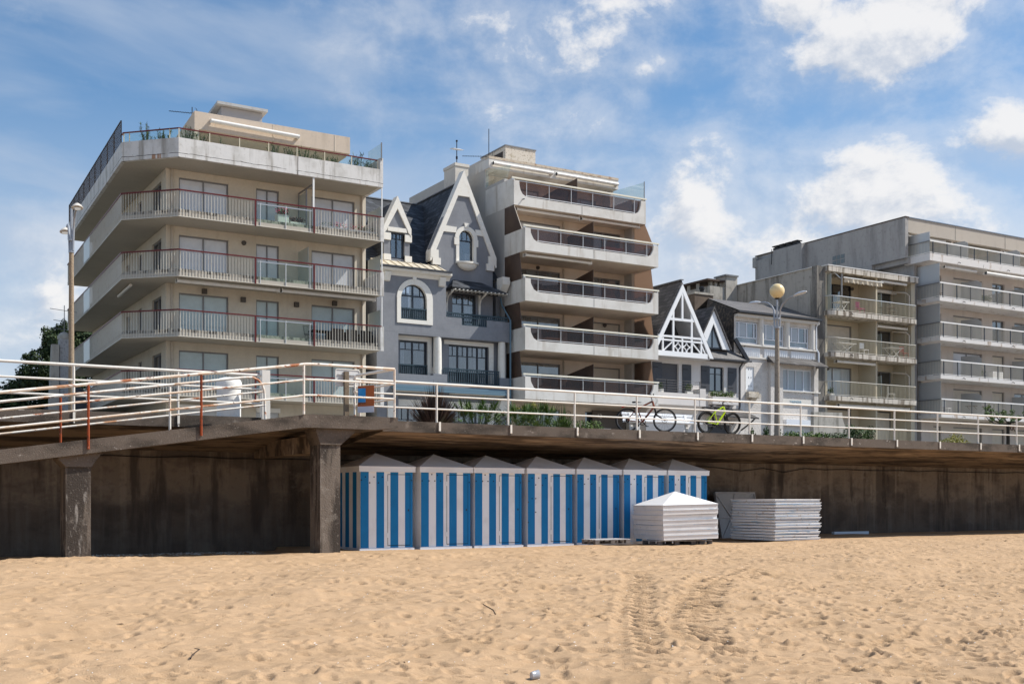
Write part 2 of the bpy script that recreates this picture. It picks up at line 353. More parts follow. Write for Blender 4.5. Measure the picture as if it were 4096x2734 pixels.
NAVY = mat('navy_joinery_paint', (.018, .022, .032), .3, [((.03, .034, .045), .5, 4, .4, .7)], spec=.5)
TEAL = mat('slate_blue_balcony_paint', (.030, .055, .072), .45, [((.05, .08, .1), .5, 4, .4, .7)])
PERG = mat('blue_grey_pergola_metal', (.13, .21, .27), .4)
SLAT = slate('villa_slate', (.034, .037, .043), .40, .22, 3.0)
SLAB = slate('brownish_slate', (.07, .065, .064), .40, .22, 2.2)
SLAL = slate('pale_weathered_slate', (.13, .125, .125), .3, .14, 1.4)  # paler grey, weathered slate for the front slope
DIAM = mat('lichened_diamond_slate', (.055, .05, .047), .8, [((.16, .13, .10), .8, 4.5, .5, .6), ((.02, .02, .02), .7, 6, .5, .62)])
ZINC = mat('standing_seam_zinc', (.62, .55, .43), .5, [((.4, .36, .3), .5, 2, .45, .7)], metal=.2)
ZIND = mat('dark_zinc_gutter', (.06, .062, .068), .45, metal=.3)
B2C = mat('pale_cast_concrete', (.69, .67, .63), .9, [((.48, .45, .40), .5, .9, .4, .7), ((.33, .27, .2), .6, (2.2, 2.2, .25), .52, .74), ((.4, .35, .28), .5, 5, .6, .78)], .25, 25)
B2S = mat('plain_grey_side_render', (.50, .48, .45), .92, [((.40, .385, .36), .6, .5, .35, .7), ((.36, .34, .31), .4, (1.5, 1.5, .2), .55, .8)], .25, 40)
B2I = mat('beige_balcony_wall', (.64, .56, .48), .9, [((.5, .42, .34), .5, 1.2, .4, .7)], .15, 40)
LICH = mat('lichen_spotted_concrete', (.60, .54, .46), .95, [((.16, .11, .05), .9, 9, .58, .64), ((.35, .29, .2), .7, 3, .5, .7), ((.07, .06, .05), .8, 14, .64, .68)], .5, 30)
RUSTC = mat('orange_stained_fascia', (.56, .48, .38), .95, [((.30, .16, .08), .7, 3, .5, .66), ((.2, .16, .12), .7, 11, .6, .7)], .5, 30)
CREAMR = mat('cream_handrail', (.78, .74, .62), .45, [((.6, .56, .45), .4, 2, .5, .7)])
B3W = mat('white_house_render', (.70, .66, .63), .9, [((.55, .52, .49), .4, 1, .45, .7)], .2, 40)
BRWH = mat('bright_white_timber', (.86, .87, .88), .5)
SHGR = mat('anthracite_shutter_paint', (.065, .068, .078), .5, [((.085, .088, .1), .5, 3, .4, .7)])
ROUGH = mat('roughcast_white_render', (.66, .62, .58), .95, [((.45, .41, .37), .6, 1.3, .48, .72), ((.4, .37, .33), .5, 14, .5, .66)], 1.0, 9)
PVC = mat('pale_blue_white_pvc', (.72, .75, .80), .4)
B4C = mat('streaked_grey_concrete', (.45, .42, .37), .95, [((.13, .12, .1), .8, (1.8, 1.8, .22), .47, .68), ((.47, .43, .37), .5, .7, .5, .7), ((.2, .18, .15), .55, 2.2, .5, .72)], .35, 30)
B4D = mat('blackened_concrete_pier', (.27, .25, .22), .95, [((.07, .065, .06), .85, (2, 2, .3), .42, .68), ((.12, .11, .1), .6, 5, .5, .7)], .4, 30)
B4B = mat('streaked_balcony_edge', (.58, .53, .46), .95, [((.13, .10, .07), .85, (3.5, 3.5, .35), .47, .62), ((.33, .19, .1), .45, 2.4, .62, .72)], .4, 30)
B4I = mat('yellow_cream_loggia', (.50, .445, .34), .9, [((.5, .44, .33), .5, 1, .45, .7)], .15, 40)
B5C = mat('grey_concrete_gable', (.385, .37, .355), .95, [((.19, .18, .175), .7, (1.2, 1.2, .2), .45, .74), ((.38, .36, .34), .5, .6, .5, .7), ((.2, .19, .18), .4, 4, .5, .72)], .3, 30)
B5F = mat('beige_grey_fascia', (.46, .41, .35), .95, [((.32, .28, .24), .5, (1.4, 1.4, .3), .5, .75)], .3, 30)
B5W = mat('pale_pink_grey_wall', (.55, .50, .46), .9, [((.40, .36, .33), .5, (1.5, 1.5, .3), .5, .75)], .2, 40)
B5E = mat('whitewashed_balcony_edge', (.72, .69, .66), .9, [((.36, .25, .16), .7, (2, 2, .6), .55, .68), ((.3, .27, .23), .5, 5, .62, .74)], .3, 30)
CURT = mat('white_net_curtain', (.75, .76, .78), .9, [((.5, .52, .56), .7, (14, 14, .3), .4, .6)])
TERR = mat('terracotta', (.45, .16, .08), .8)
PLAW = mat('white_planter', (.72, .70, .64), .7)
LG1 = mat('dark_green_leaf', (.035, .07, .02), .6, [((.09, .13, .03), .8, 1.6, .45, .62), ((.02, .035, .012), .7, 3, .5, .65)])
LG2 = mat('mid_green_leaf', (.07, .13, .025), .55, [((.16, .2, .04), .7, 2.5, .45, .65), ((.03, .06, .015), .6, 6, .5, .65)])
LG3 = mat('yellow_green_leaf', (.26, .24, .02), .55, [((.42, .36, .03), .7, 3, .45, .65), ((.12, .13, .02), .6, 6, .5, .65)])
LPH = mat('bronze_flax_leaf', (.055, .032, .026), .5, [((.12, .07, .045), .6, 5, .5, .65), ((.05, .055, .02), .6, 2, .5, .65)])
LCON = mat('pine_needle', (.026, .048, .016), .7, [((.075, .10, .028), .8, 1.3, .46, .60), ((.010, .018, .008), .7, 2.4, .45, .65)])
BARK = mat('bark', (.09, .06, .04), .95, [((.04, .03, .02), .7, 8, .45, .6)], .6, 30)
POT = mat('dark_planter', (.08, .08, .085), .7)

# ---------------------------------------------------------------- beach sand: a height field with footprints and tyre tracks
rng = np.random.default_rng(7)
RES = .025; X0, Y0 = -6., 4.5; NX, NY = 2480, 1080
def vnoise(sx, sy, seed, ox=0., oy=0.):
    g = np.random.default_rng(seed).random((256, 256)).astype(np.float32)
    xs = (np.arange(NX) * RES / sx + ox); ys = (np.arange(NY) * RES / sy + oy)
    xi = np.floor(xs).astype(int); yi = np.floor(ys).astype(int); fx = xs - xi; fy = ys - yi
    fx = (fx * fx * (3 - 2 * fx)).astype(np.float32); fy = (fy * fy * (3 - 2 * fy)).astype(np.float32)
    G = lambda a, b: g[(yi[:, None] + b) % 256, (xi[None, :] + a) % 256]
    return (G(0, 0) * (1 - fx) + G(1, 0) * fx) * (1 - fy)[:, None] + (G(0, 1) * (1 - fx) + G(1, 1) * fx) * fy[:, None] - .5
Hf = .16 * vnoise(4.5, 3.5, 1) + .11 * vnoise(1.7, 1.3, 2) + .060 * vnoise(.75, .6, 3) + .042 * vnoise(.36, .30, 4) + .034 * vnoise(.19, .16, 5) + .017 * vnoise(.10, .09, 6)
def stamp(cx, cy, rx, ry, ang, depth, rim=.35):
    rr = max(rx, ry) * 1.9
    i0, i1 = int((cx - rr - X0) / RES), int((cx + rr - X0) / RES); j0, j1 = int((cy - rr - Y0) / RES), int((cy + rr - Y0) / RES)
    if i0 < 0 or j0 < 0 or i1 >= NX or j1 >= NY: return
    xs = X0 + np.arange(i0, i1) * RES - cx; ys = (Y0 + np.arange(j0, j1) * RES - cy)[:, None]
    c, s_ = math.cos(ang), math.sin(ang); u = (xs * c + ys * s_) / rx; v = (-xs * s_ + ys * c) / ry
    d = np.sqrt(u * u + v * v)
    Hf[j0:j1, i0:i1] += (-depth * np.clip(1 - d ** 2.4, 0, 1) + depth * rim * np.exp(-((d - 1.2) / .28) ** 2)).astype(np.float32)
for _ in range(9500):
    y = 5 + 25 * rng.random(); x = y * .075 - 4 + (y * 1.40 + 11) * rng.random()
    if rng.random() < .3: stamp(x, y, .13, .07, rng.random() * 6.3, .022 + .024 * rng.random())
    else: stamp(x, y, .04 + .13 * rng.random() ** 2, .035 + .09 * rng.random() ** 2, rng.random() * 6.3, .010 + .026 * rng.random(), .4)
for _ in range(90):                                  # walkers' lines of footprints
    y = 7 + 19 * rng.random(); x = y * .12 + y * 1.2 * rng.random(); a = rng.normal(.25, .8)
    for k in range(14):
        sd = .1 * (-1) ** k
        stamp(x + .62 * k * math.cos(a) - sd * math.sin(a), y + .62 * k * math.sin(a) + sd * math.cos(a), .14, .065, a + rng.normal(0, .15), .04)
def track(pts, w, pitch, depth, chev, half=None):
    """tyre track: the sand pressed smooth along a path, crossed by the dents of a tractor's lugs"""
    pts = [np.array(p, float) for p in pts]; xs = X0 + np.arange(NX) * RES; ys = Y0 + np.arange(NY) * RES
    for p, q in zip(pts[:-1], pts[1:]):
        L = np.hypot(*(q - p)); d = (q - p) / L; n = np.array([-d[1], d[0]]); a = math.atan2(d[1], d[0])
        i0, i1 = int((min(p[0], q[0]) - w - X0) / RES), int((max(p[0], q[0]) + w - X0) / RES); j0, j1 = int((min(p[1], q[1]) - w - Y0) / RES), int((max(p[1], q[1]) + w - Y0) / RES)
        gx_, gy_ = np.meshgrid(xs[i0:i1] - p[0], ys[j0:j1] - p[1]); al = gx_ * d[0] + gy_ * d[1]; ac = np.abs(gx_ * n[0] + gy_ * n[1])
        k = np.clip(1.35 - ac / (w * .55), 0, 1) * np.clip(np.minimum(al, L - al) / .2 + 1, 0, 1) * (.8 if q is not pts[-1] and p is not pts[0] else .5); Hf[j0:j1, i0:i1] *= (1 - .7 * k).astype(np.float32)
        for k in range(int(L / pitch)):
            for sd in (-1, 1):
                e = p + d * (pitch * (k + (.5 if sd > 0 else 0))) + n * sd * w * .22
                stamp(e[0], e[1], pitch * .27, w * .36, R(47) + rng.normal(0, .06) + (chev + .38) * .5, depth * (.7 + .6 * rng.random()) * min(1, .25 + (k * pitch / L if p is pts[0] else 1), .15 + (1 - k * pitch / L if q is pts[-1] else 1)), .30)
track([(6.8, 9.0), (7.9, 10.55), (9.0, 12.1), (10.65, 14.25), (12.2, 16.3), (13.6, 18.6)], .52, .30, .085, -.38)
track([(7.9, 8.9), (8.5, 10.1), (9.4, 11.5), (10.8, 13.0), (12.8, 15.1), (14.4, 16.3), (16.8, 18.0)], .66, .34, .10, -.38)
track([(13.3, 13.0), (14.4, 15.0)], .45, .26, .065, -.4)
track([(14.2, 19.4), (17.4, 21.9), (20.5, 22.4)], .6, .36, .06, .2); track([(19, 21.5), (24, 23.2), (32, 25)], .6, .36, .05, .3); track([(14, 17.5), (20, 19.5), (31, 24)], .6, .36, .05, -.3)
track([(19, 16), (23, 20), (27, 24)], .5, .34, .045, .3); track([(3, 10), (6, 12.3), (11, 15)], .26, .22, .028, .4)
track([(4, 13.5), (8, 16), (13, 18.2)], .25, .2, .025, .4)
def base_z(x, y):                                    # the beach rises gently to the foot of the wall
    t = np.clip((y - 6) / 17, 0, 1); z = -.36 + .40 * t * t * (3 - 2 * t)
    z = z + .07 * np.exp(-((y - 24.6) / 1.2) ** 2) - .10 * np.clip((y - 26.5) / 2, 0, 1) * (x < 10.3)
    return z + .05 * np.clip((x - 20) / 10, 0, 1) * np.clip((y - 24) / 4, 0, 1)
nr, nc = 880, 960
yr = 5.0 * (30.3 / 5.0) ** (np.arange(nr) / (nr - 1)); ur = np.arange(nc) / (nc - 1)
XX = (yr * .075 - 4.5)[:, None] + ((yr * 1.38 + 11.5)[:, None]) * ur[None, :]; YY = np.repeat(yr[:, None], nc, 1)
gx = np.clip((XX - X0) / RES, 0, NX - 1.01); gy = np.clip((YY - Y0) / RES, 0, NY - 1.01); ix = gx.astype(int); iy = gy.astype(int); fx = gx - ix; fy = gy - iy
hh = (Hf[iy, ix] * (1 - fx) + Hf[iy, ix + 1] * fx) * (1 - fy) + (Hf[iy + 1, ix] * (1 - fx) + Hf[iy + 1, ix + 1] * fx) * fy
flat = (1 - .80 * np.clip((YY - 24.2) / .9, 0, 1)) * np.clip(np.minimum(ur, 1 - ur)[None, :] / .03, 0, 1) * np.clip((YY - 5) / .8, 0, 1)
def sand_z(x, y):
    i = int(min(max((x - X0) / RES, 0), NX - 2)); j = int(min(max((y - Y0) / RES, 0), NY - 2))
    return float(base_z(np.float64(x), np.float64(y)) + Hf[j, i] * (1 - .80 * min(max((y - 24.2) / .9, 0), 1)))
ZZ = base_z(XX, YY) + hh * flat
vert = np.stack([XX, YY, ZZ], 2).reshape(-1, 3)
idx = np.arange(nr * nc).reshape(nr, nc); q = np.stack([idx[:-1, :-1], idx[:-1, 1:], idx[1:, 1:], idx[1:, :-1]], 2).reshape(-1, 4)
# the beach carried on, from the edges of the modelled part outwards, as one sheet
for edge, outs in ((0, (-170, -70, -30)), (nc - 1, (70, 110, 280))):
    cols = [idx[:, edge]]
    for xo in sorted(outs, key=lambda v: abs(v - edge)):
        n0 = len(vert); vert = np.concatenate([vert, np.stack([np.full(nr, float(xo)), yr, base_z(np.full(nr, float(xo)), yr)], 1)]); cols.append(n0 + np.arange(nr))
    cols = [cols[0]] + (cols[1:][::-1] if edge == 0 and outs[0] < outs[-1] and False else cols[1:])
    cols = sorted(cols, key=lambda c: vert[c[0], 0])
    for a, b in zip(cols[:-1], cols[1:]): q = np.concatenate([q, np.stack([a[:-1], b[:-1], b[1:], a[1:]], 1)])
    if edge == 0: first = [c[0] for c in cols[:-1]] + list(idx[0])
    else: first += [c[0] for c in cols[1:]]
prev = np.array(first)
for yo in (2, -6, -30, -220):
    n0 = len(vert); vert = np.concatenate([vert, np.stack([vert[first, 0], np.full(len(first), float(yo)), np.full(len(first), -.36 - .02 * (5 - yo))], 1)]); cur = n0 + np.arange(len(first))
    q = np.concatenate([q, np.stack([cur[:-1], cur[1:], prev[1:], prev[:-1]], 1)]); prev = cur
me = bpy.data.meshes.new('sand'); me.vertices.add(len(vert)); me.vertices.foreach_set('co', vert.astype(np.float32).ravel())
me.loops.add(q.size); me.loops.foreach_set('vertex_index', q.astype(np.int32).ravel()); me.polygons.add(len(q))
me.polygons.foreach_set('loop_start', np.arange(0, q.size, 4, dtype=np.int32)); me.polygons.foreach_set('use_smooth', np.ones(len(q), bool)); me.update(calc_edges=True); me.validate()
SAND = mat('beach_sand', (.468, .313, .187), .95, [((.37, .24, .132), .5, 1.1, .4, .7), ((.57, .43, .28), .5, 35, .55, .7), ((.22, .135, .075), .5, 55, .60, .72), ((.85, .76, .62), .8, 70, .69, .73)], .8, 60, spec=.15)
me.materials.append(SAND); so = bpy.data.objects.new('sand', me); COL.objects.link(so); tag(so, kind='structure')
# scattered shell pieces and bits of weed, too many to count
pr = random.Random(3); sh = MB(); wd = MB()
for _ in range(1500):
    y = 7 + 17.5 * pr.random(); x = y * .09 + y * 1.36 * pr.random(); z = sand_z(x, y) + .004; r = .006 + .012 * pr.random() ** 2; a = pr.random() * 6.28
    d1 = Vector((math.cos(a), math.sin(a), pr.uniform(-.3, .5))) * r; d2 = Vector((-math.sin(a), math.cos(a), pr.uniform(-.2, .3))) * r * .6; c = Vector((x, y, z)); up = Vector((0, 0, r * .5))
    sh.face(c + d1, c + d2, c + up).face(c + d2, c - d1, c + up).face(c - d1, c - d2, c + up).face(c - d2, c + d1, c + up)
for _ in range(700):
    x = 5 + 4.5 * pr.random(); y = 28.5 + 1.5 * pr.random() ** .6; z = sand_z(x, y) + .01; r = .012 + .02 * pr.random(); a = pr.random() * 6.28; c = Vector((x, y, z))
    d1 = Vector((math.cos(a), math.sin(a), .2)) * r; d2 = Vector((-math.sin(a), math.cos(a), .5)) * r
    sh.face(c - d1, c + d2, c + d1, c - d2)
tag(sh.build('shell_fragments', mat('sun_bleached_shell', (.8, .77, .72), .6)), 'tiny white shell fragments scattered over the beach sand', 'shells', kind='stuff')
for _ in range(150):
    y = 7 + 17 * pr.random(); x = y * .09 + y * 1.36 * pr.random(); z = sand_z(x, y) + .005; a = pr.random() * 6.28; L = .02 + .05 * pr.random() ** 3
    d = Vector((math.cos(a), math.sin(a), .15)) * L; n = Vector((-math.sin(a), math.cos(a), .3)) * L * .3; c = Vector((x, y, z))
    wd.face(c - d, c + n, c + d, c - n + Vector((0, 0, .01)))
tag(wd.build('seaweed_bits', mat('dry_seaweed', (.03, .02, .012), .9)), 'small dark scraps of dry seaweed on the beach sand', 'seaweed', kind='stuff')
def stick(pts, lab):
    t = MB().tube([(x, y, sand_z(x, y) + h) for x, y, h in pts], [.009, .008, .006, .004][:len(pts)], 6)
    tag(t.build('driftwood_twig', BARK), lab, 'twig')
stick([(3.05, 11.55, .02), (3.12, 11.75, .03), (3.25, 11.95, .05), (3.24, 12.1, .05)], 'dark curved twig on the sand below the concrete column')
stick([(7.35, 12.9, .01), (7.4, 13.05, .05), (7.36, 13.25, .1)], 'dark thin twig stuck in the sand beside the tyre tracks')
ck = MB().lathe([(.035, 0), (.045, .09), (.048, .095), (.04, .09), (.03, .01)], 0, 0, 14)
for i, v in enumerate(ck.v): ck.v[i] = (v[2], v[0] * .8 + v[2] * .3, v[1] + .04)
ck.v = [(x + 5.6, y + 9.15, z + sand_z(5.6, 9.15)) for x, y, z in ck.v]
tag(ck.build('plastic_cup', glassy('crumpled_clear_plastic', (.8, .85, .9), rough=.1, diffuse=(.7, .72, .78), dmix=.5)), 'crumpled clear plastic cup lying on the foreground sand', 'cup')

# ---------------------------------------------------------------- promenade deck, ramp, street, ground
pm = MB()
pm.prism([(26.0, 3.30), (26.0, 3.03), (30.2, 2.62), (30.6, 2.62), (30.6, 3.0), (34, 3.0), (34, 3.30)], 'x', 11.6, 44.5); pm.prism([(26.0, 3.30), (26.0, 3.03), (30.2, 2.62), (30.6, 2.62), (30.6, 3.0), (34, 3.0), (34, 3.30)], 'x', 44.52, 140)
pm.prism([(27.2, 3.34), (27.2, 3.05), (30.2, 2.62), (30.6, 2.62), (30.6, 3.0), (34, 3.0), (34, 3.30)], 'x', -90, 11.6)
struct('promenade', pm, CONC)
sf_ = MB(); sf_.face((11.6, 26.03, 3.022), (140, 26.03, 3.022), (140, 30.2, 2.612), (11.6, 30.2, 2.612)).face((-90, 27.23, 3.042), (11.6, 27.23, 3.042), (11.6, 30.2, 2.612), (-90, 30.2, 2.612)); struct('promenade_soffit', sf_, SOFF)
rp = MB(); rp.prism([(9.35, 3.31), (11.6, 3.31), (11.6, 3.06), (11.0, 3.0), (9.35, 3.0)], 'y', 25.1, 27.2)
rp.prism([(9.35, 3.31), (9.35, 3.0), (9.2, 2.99), (-14, -.42), (-14, -.13), (9.2, 3.285)], 'y', 25.1, 26.85)
struct('beach_ramp', rp, CONC)
st = MB(); st.box(-90, 140, 34, 42, 2.6, 3.294); struct('pavement', st, mat('beige_paving', (.34, .31, .27), .9, [((.22, .2, .18), .5, 2, .45, .7)]))
st = MB(); st.box(-90, 140, 42, 49, 2.6, 3.18); struct('road', st, mat('asphalt', (.055, .055, .056), .9, [((.08, .08, .08), .5, 3, .45, .7)], .3, 60))
st = MB(); st.box(-90, 140, 49, 53.5, 2.6, 3.30); struct('house_pavement', st, MATS['beige_paving'])
st = MB(); st.face((-1500, 53.5, 3.2), (1500, 53.5, 3.2), (1500, 2500, 3.2), (-1500, 2500, 3.2)); struct('ground', st, mat('town_ground', (.16, .15, .12), .95, [((.08, .1, .05), .6, .2, .45, .7)]))
# the wall under the promenade, its columns and beam
SEAW = mat('stained_sea_wall', (.215, .172, .132), .95, [((.085, .068, .056), .8, (.55, .55, 1.1), .44, .62), ((.29, .24, .185), .7, (2.6, 2.6, .14), .52, .66), ((.045, .035, .03), .75, (1.7, 1.7, .3), .53, .66), ((.26, .22, .18), .6, (1.1, 1.1, 1.6), .6, .68), ((.12, .09, .07), .5, 6, .5, .7)], .5, 22)
mt = SEAW; N = NT(mt.node_tree); bs = [n for n in N.n if n.type == 'BSDF_PRINCIPLED'][0]; oldc = bs.inputs['Base Color'].links[0].from_socket
pos = N.add('ShaderNodeNewGeometry').outputs['Position']; zc = N.sep(pos)[2]
edge = N.m('ADD', zc, N.m('MULTIPLY', N.noise(N.scale(pos, (.6, .6, 1.1)), 1, 8, .68), 2.2))
wet = N.ss(edge, 2.3, 2.75, 1, 0)                   # old tide and algae line: dark below, with a ragged top
algae = N.mix(N.ss(N.noise(N.scale(pos, (2.6, 2.6, .2), (4, 4, 4)), 1, 7, .65), .46, .66), (.060, .046, .039), (.115, .098, .086))
N.put(bs.inputs['Base Color'], N.mix(N.m('MULTIPLY', wet, .58), oldc, algae))
w = MB(); w.box(-90, 140, 30.2, 30.6, -1.5, 2.62)
tag(w.build('sea_wall', SEAW), 'long dark stained concrete wall under the promenade deck', 'wall')
cb = MB(); pts = []
for i in range(60): x = -4 + i; pts.append((x, 30.14, 2.48 - .05 * abs(math.sin(i * 1.3)) - (.12 if 26 < x < 30 and x != 28 else 0)))
cb.tube(pts, .012, 5); tag(cb.build('cable', BLKM), 'thin black cable clipped along the top of the stained wall', 'cable')
def column(loc, h, lab, cap):
    t = thing('concrete_column', lab, 'column', loc, 0, 'columns under the ramp')
    b = MB(); b.box(-.25, .25, -.33, .33, -.6, h)
    for i in range(4): pass
    b.build('shaft', mat('pitted_column_concrete', (.175, .142, .115), .95, [((.045, .036, .03), .9, (2.8, 2.8, .35), .46, .58), ((.34, .31, .28), .7, (3.5, 3.5, .8), .62, .68), ((.30, .265, .23), .5, 16, .6, .68), ((.05, .04, .035), .7, 22, .64, .68), ((.30, .26, .22), .5, 3, .55, .7)], .8, 28), t, local=True)
    c = MB(); c.prism(cap, 'y', -.36, .36); c.build('capital', CONC, t, local=True)
column((4.33, 25.58, 0), 2.02, 'concrete column standing alone in front of the bare stained wall', [(-.252, 2.02), (.252, 2.02), (.46, 2.31), (.46, 2.345), (-.40, 2.22), (-.40, 2.185)])
column((9.93, 25.58, 0), 2.70, 'concrete column beside the first striped beach cabin', [(-.252, 2.62), (.252, 2.62), (.62, 2.94), (.62, 2.995), (-.36, 2.995), (-.36, 2.93)])
bm = MB(); bm.box(9.68, 10.18, 25.95, 30.2, 2.45, 2.86); tag(bm.build('concrete_beam', SOFF), 'short dark concrete beam from the column back to the wall', 'beam')

# ---------------------------------------------------------------- railings
def railing(name, lab, m, runs, posts, brackets=(), flat=(), r=.028, rusty=()):
    t = thing(name, lab, 'railing', (posts[0][0], posts[0][1], posts[0][2]))
    for pts, rr, mm in runs: MB().tube(pts, rr, 8).build('rail', mm, t)
    for i, (x, y, z0, z1) in enumerate(posts):
        p = MB().tube([(x, y, z0), (x, y, z1)], .028, 8).build('post', RUST if i in rusty else m, t)
        if i in rusty: p['label'] = 'rusty orange post'
    for x, y, z in brackets:
        b = MB().box(x - .026, x + .026, y - .03, y - .003, z - .22, z + .012); b.box(x - .026, x + .026, y - .003, y + .10, z + .001, z + .012); b.build('bracket', mat('white_bracket_paint', (.82, .78, .7), .5, [((.5, .25, .1), .6, 9, .56, .66)]), t)
    for a in flat: MB().box(*a).build('end_post', m, t)
    return t
xs = [11.02 + 2.105 * k for k in range(0, 34)]
pp = [(x, 26.06, 3.28, 4.27) for x in xs]
railing('promenade_railing', 'long white three-bar metal railing along the promenade edge above the cabins', RAILW,
        [([(10.85, 26.06, z), (48, 26.06, z), (82, 26.06, z)], rr, RAILW) for z, rr in ((4.28, .031), (3.97, .021), (3.64, .021))], pp, [(x + .05, 26.0, 3.30) for x in xs[1:]])
def sl(x): return 2.59 + (x - 4.5) * .1475
outer = [4.5, 6.86]
runs = []
for o, rr in ((1.155, .033), (.80, .023), (.44, .023)):
    runs.append(([(-3, 25.08, sl(-3) + o), (9.0, 25.08, sl(9.0) + o), (9.28, 25.08, 3.31 + o - .01), (9.6, 25.08, 3.31 + o), (11.5, 25.08, 3.31 + o)], rr, RUSTY))
    runs.append(([(11.5, 25.08, 3.31 + o), (10.9, 26.0, 3.31 + o - .1)], rr, RAILW))
railing('ramp_railing', 'rust-streaked white railing on the outer edge of the beach ramp', RUSTY, runs,
        [(x, 25.08, sl(x) - .2, sl(x) + 1.15) for x in (-2.6, -.2, 2.14, 4.5, 6.86)] + [(9.22, 25.08, 3.3, 4.46), (11.5, 25.08, 3.3, 4.46), (10.86, 26.0, 3.3, 4.36)], rusty=(3, 4))
runs = []
for o, rr in ((1.05, .031), (.71, .022), (.38, .022)):
    e = 8.5 if o > 1 else 8.84
    pts = [(-3, 26.78, sl(-3) + o), (e, 26.78, sl(e) + o)]
    if o > 1: pts = pts[:1] + [(8.35, 26.78, 4.25)] + [(8.5 + .34 * math.sin(R(a)), 26.78, 4.27 - .34 * (1 - math.cos(R(a)))) for a in (10, 35, 60, 85)] + [(8.85, 26.78, 3.85), (8.87, 26.78, 3.22)]
    runs.append((pts, rr, RUSTY))
railing('inner_ramp_railing', 'white railing with a rounded end on the inner side of the beach ramp', RUSTY, runs, [(x, 26.78, sl(x) - .02, sl(x) + 1.04) for x in (-2.9, -.5, 1.85, 4.22, 6.6)], rusty=(3,))
railing('upper_promenade_railing', 'white metal railing on the promenade behind the ramp ending in a thick flat post', RAILW,
        [([(-60, 27.22, z), (9.0, 27.22, z)], rr, RAILW) for z, rr in ((4.37, .034), (4.03, .025), (3.68, .025))], [(x, 27.22, 3.06, 4.37) for x in (-7.0, -4.7, -2.4, -.1, 2.25, 4.57, 6.9)],
        [(x, 27.2, 3.33) for x in (-.1, 2.25, 4.57, 6.9)], [(8.9, 9.1, 27.1, 27.3, 3.3, 4.5)])
# ---------------------------------------------------------------- striped beach cabins
BLU = mat('cabin_blue_paint', (.004, .19, .46), .6, [((.004, .15, .37), .5, 2, .4, .7), ((.10, .28, .5), .2, (12, 12, 1), .66, .74)], .1, 60)
CWH = mat('cabin_white_paint', (.85, .865, .89), .6, [((.62, .6, .6), .4, 1.5, .45, .7), ((.5, .47, .44), .4, (9, 9, 1.5), .64, .74)], .1, 60)
CGR = mat('cabin_roof_paint', (.70, .68, .66), .7, [((.5, .48, .46), .4, 1.1, .45, .7)])
HOLE = mat('black_hole', (.01, .01, .01), .9)
def striped(cuts, face):                              # two meshes: the white board and the blue bands painted on it (2 mm proud)
    pass
W2 = .735
def cabin(loc, lab, side_striped, holes, dup_of=None):
    t = thing('beach_cabin', lab, 'beach cabin', loc, 0, 'striped beach cabins under the promenade')
    b = MB().box(-W2, W2, -W2, W2, .09, 2.06); b.build('wall', CWH, t, local=True)
    # front: seven bands, blue at both edges; the door covers the right part
    ed = [-1, -.69, -.40, -.105, .135, .44, .70, 1.0]; ed = [e * W2 for e in ed]
    s = MB(); dr = MB()
    for i in range(0, 8, 2):
        if i == 6: a, bq = ed[6], ed[7]
        else: a, bq = ed[i], ed[i + 1]
        s.box(a + (.0015 if i == 0 else 0), bq - (.0015 if i == 6 else 0), -W2 - .003, -W2 + .002, .10, 2.05)
    if side_striped:
        for y in (-W2 + .25, -W2 + .75, -W2 + 1.22): s.box(-W2 - .003, -W2 + .002, y, y + .25, .10, 2.05)
    else: s.box(W2 - .002, W2 + .003, -W2 + .05, W2, .10, 2.05)
    s.build('blue_stripes', BLU, t, local=True)
    d = MB()                                          # door outline: thin dark gaps, hinges, lock
    x0, x1 = .02, .655
    for a in ((x0, x0 + .009, .16, 1.99), (x1, x1 + .007, .16, 1.99), (x0, x1 + .007, 1.983, 1.995), (x0, x1, .152, .165)): d.box(a[0], a[1], -W2 - .006, -W2 - .002, a[2], a[3])
    d.build('door_gap', HOLE, t, local=True)
    for z in (.42, 1.76): h = MB(); h.box(x0 - .025, x0 + .02, -W2 - .010, -W2 - .002, z - .06, z + .06); h.build('hinge', CWH, t, local=True)
    k = MB(); k.box(.60, .625, -W2 - .012, -W2 - .002, 1.04, 1.09); k.build('lock', DKM, t, local=True)
    v = MB()
    for x, z in holes:
        c = [(x + .018 * math.cos(a * .785), z + .018 * math.sin(a * .785)) for a in range(8)]; v.prism(c, 'y', -W2 - .005, -W2 - .002)
    v.build('air_holes', HOLE, t, local=True)
    b = MB().box(-.79, .79, -.79, .79, 2.05, 2.175); b.box(-.797, .797, -.797, .797, 2.165, 2.195); b.build('cornice', CWH, t, local=True)
    rf = MB(); e = .80
    for p in (((-e, -e), (e, -e)), ((e, -e), (e, e)), ((e, e), (-e, e)), ((-e, e), (-e, -e))): rf.face((*p[0], 2.198), (*p[1], 2.198), (0, 0, 2.565))
    rf.face((-e, -e, 2.197), (-e, e, 2.197), (e, e, 2.197), (e, -e, 2.197)); rf.build('roof', CGR, t, local=True)
    b = MB().box(-.77, .77, -.77, .77, -.05, .088); b.build('plinth', mat('cabin_plinth', (.66, .70, .78), .7, [((.45, .45, .46), .5, 3, .5, .7)]), t, local=True)
    return t
HA = [(-.60, 1.92), (-.36, 1.92), (-.13, 1.92), (-.48, 1.77), (-.24, 1.77), (-.71, 1.84), (.70, 1.84)]
HB = [(-.42, 2.0), (-.26, 1.98), (-.50, 1.83), (-.33, 1.83), (-.16, 1.83), (-.70, 1.83), (.70, 1.8)]
HC = [(-.60, 1.93), (-.38, 1.93), (-.15, 1.93), (-.48, 1.74), (-.26, 1.73), (-.70, 1.84), (-.48, 1.36), (-.60, 1.36), (-.48, .98), (-.72, 1.26), (-.72, .7)]
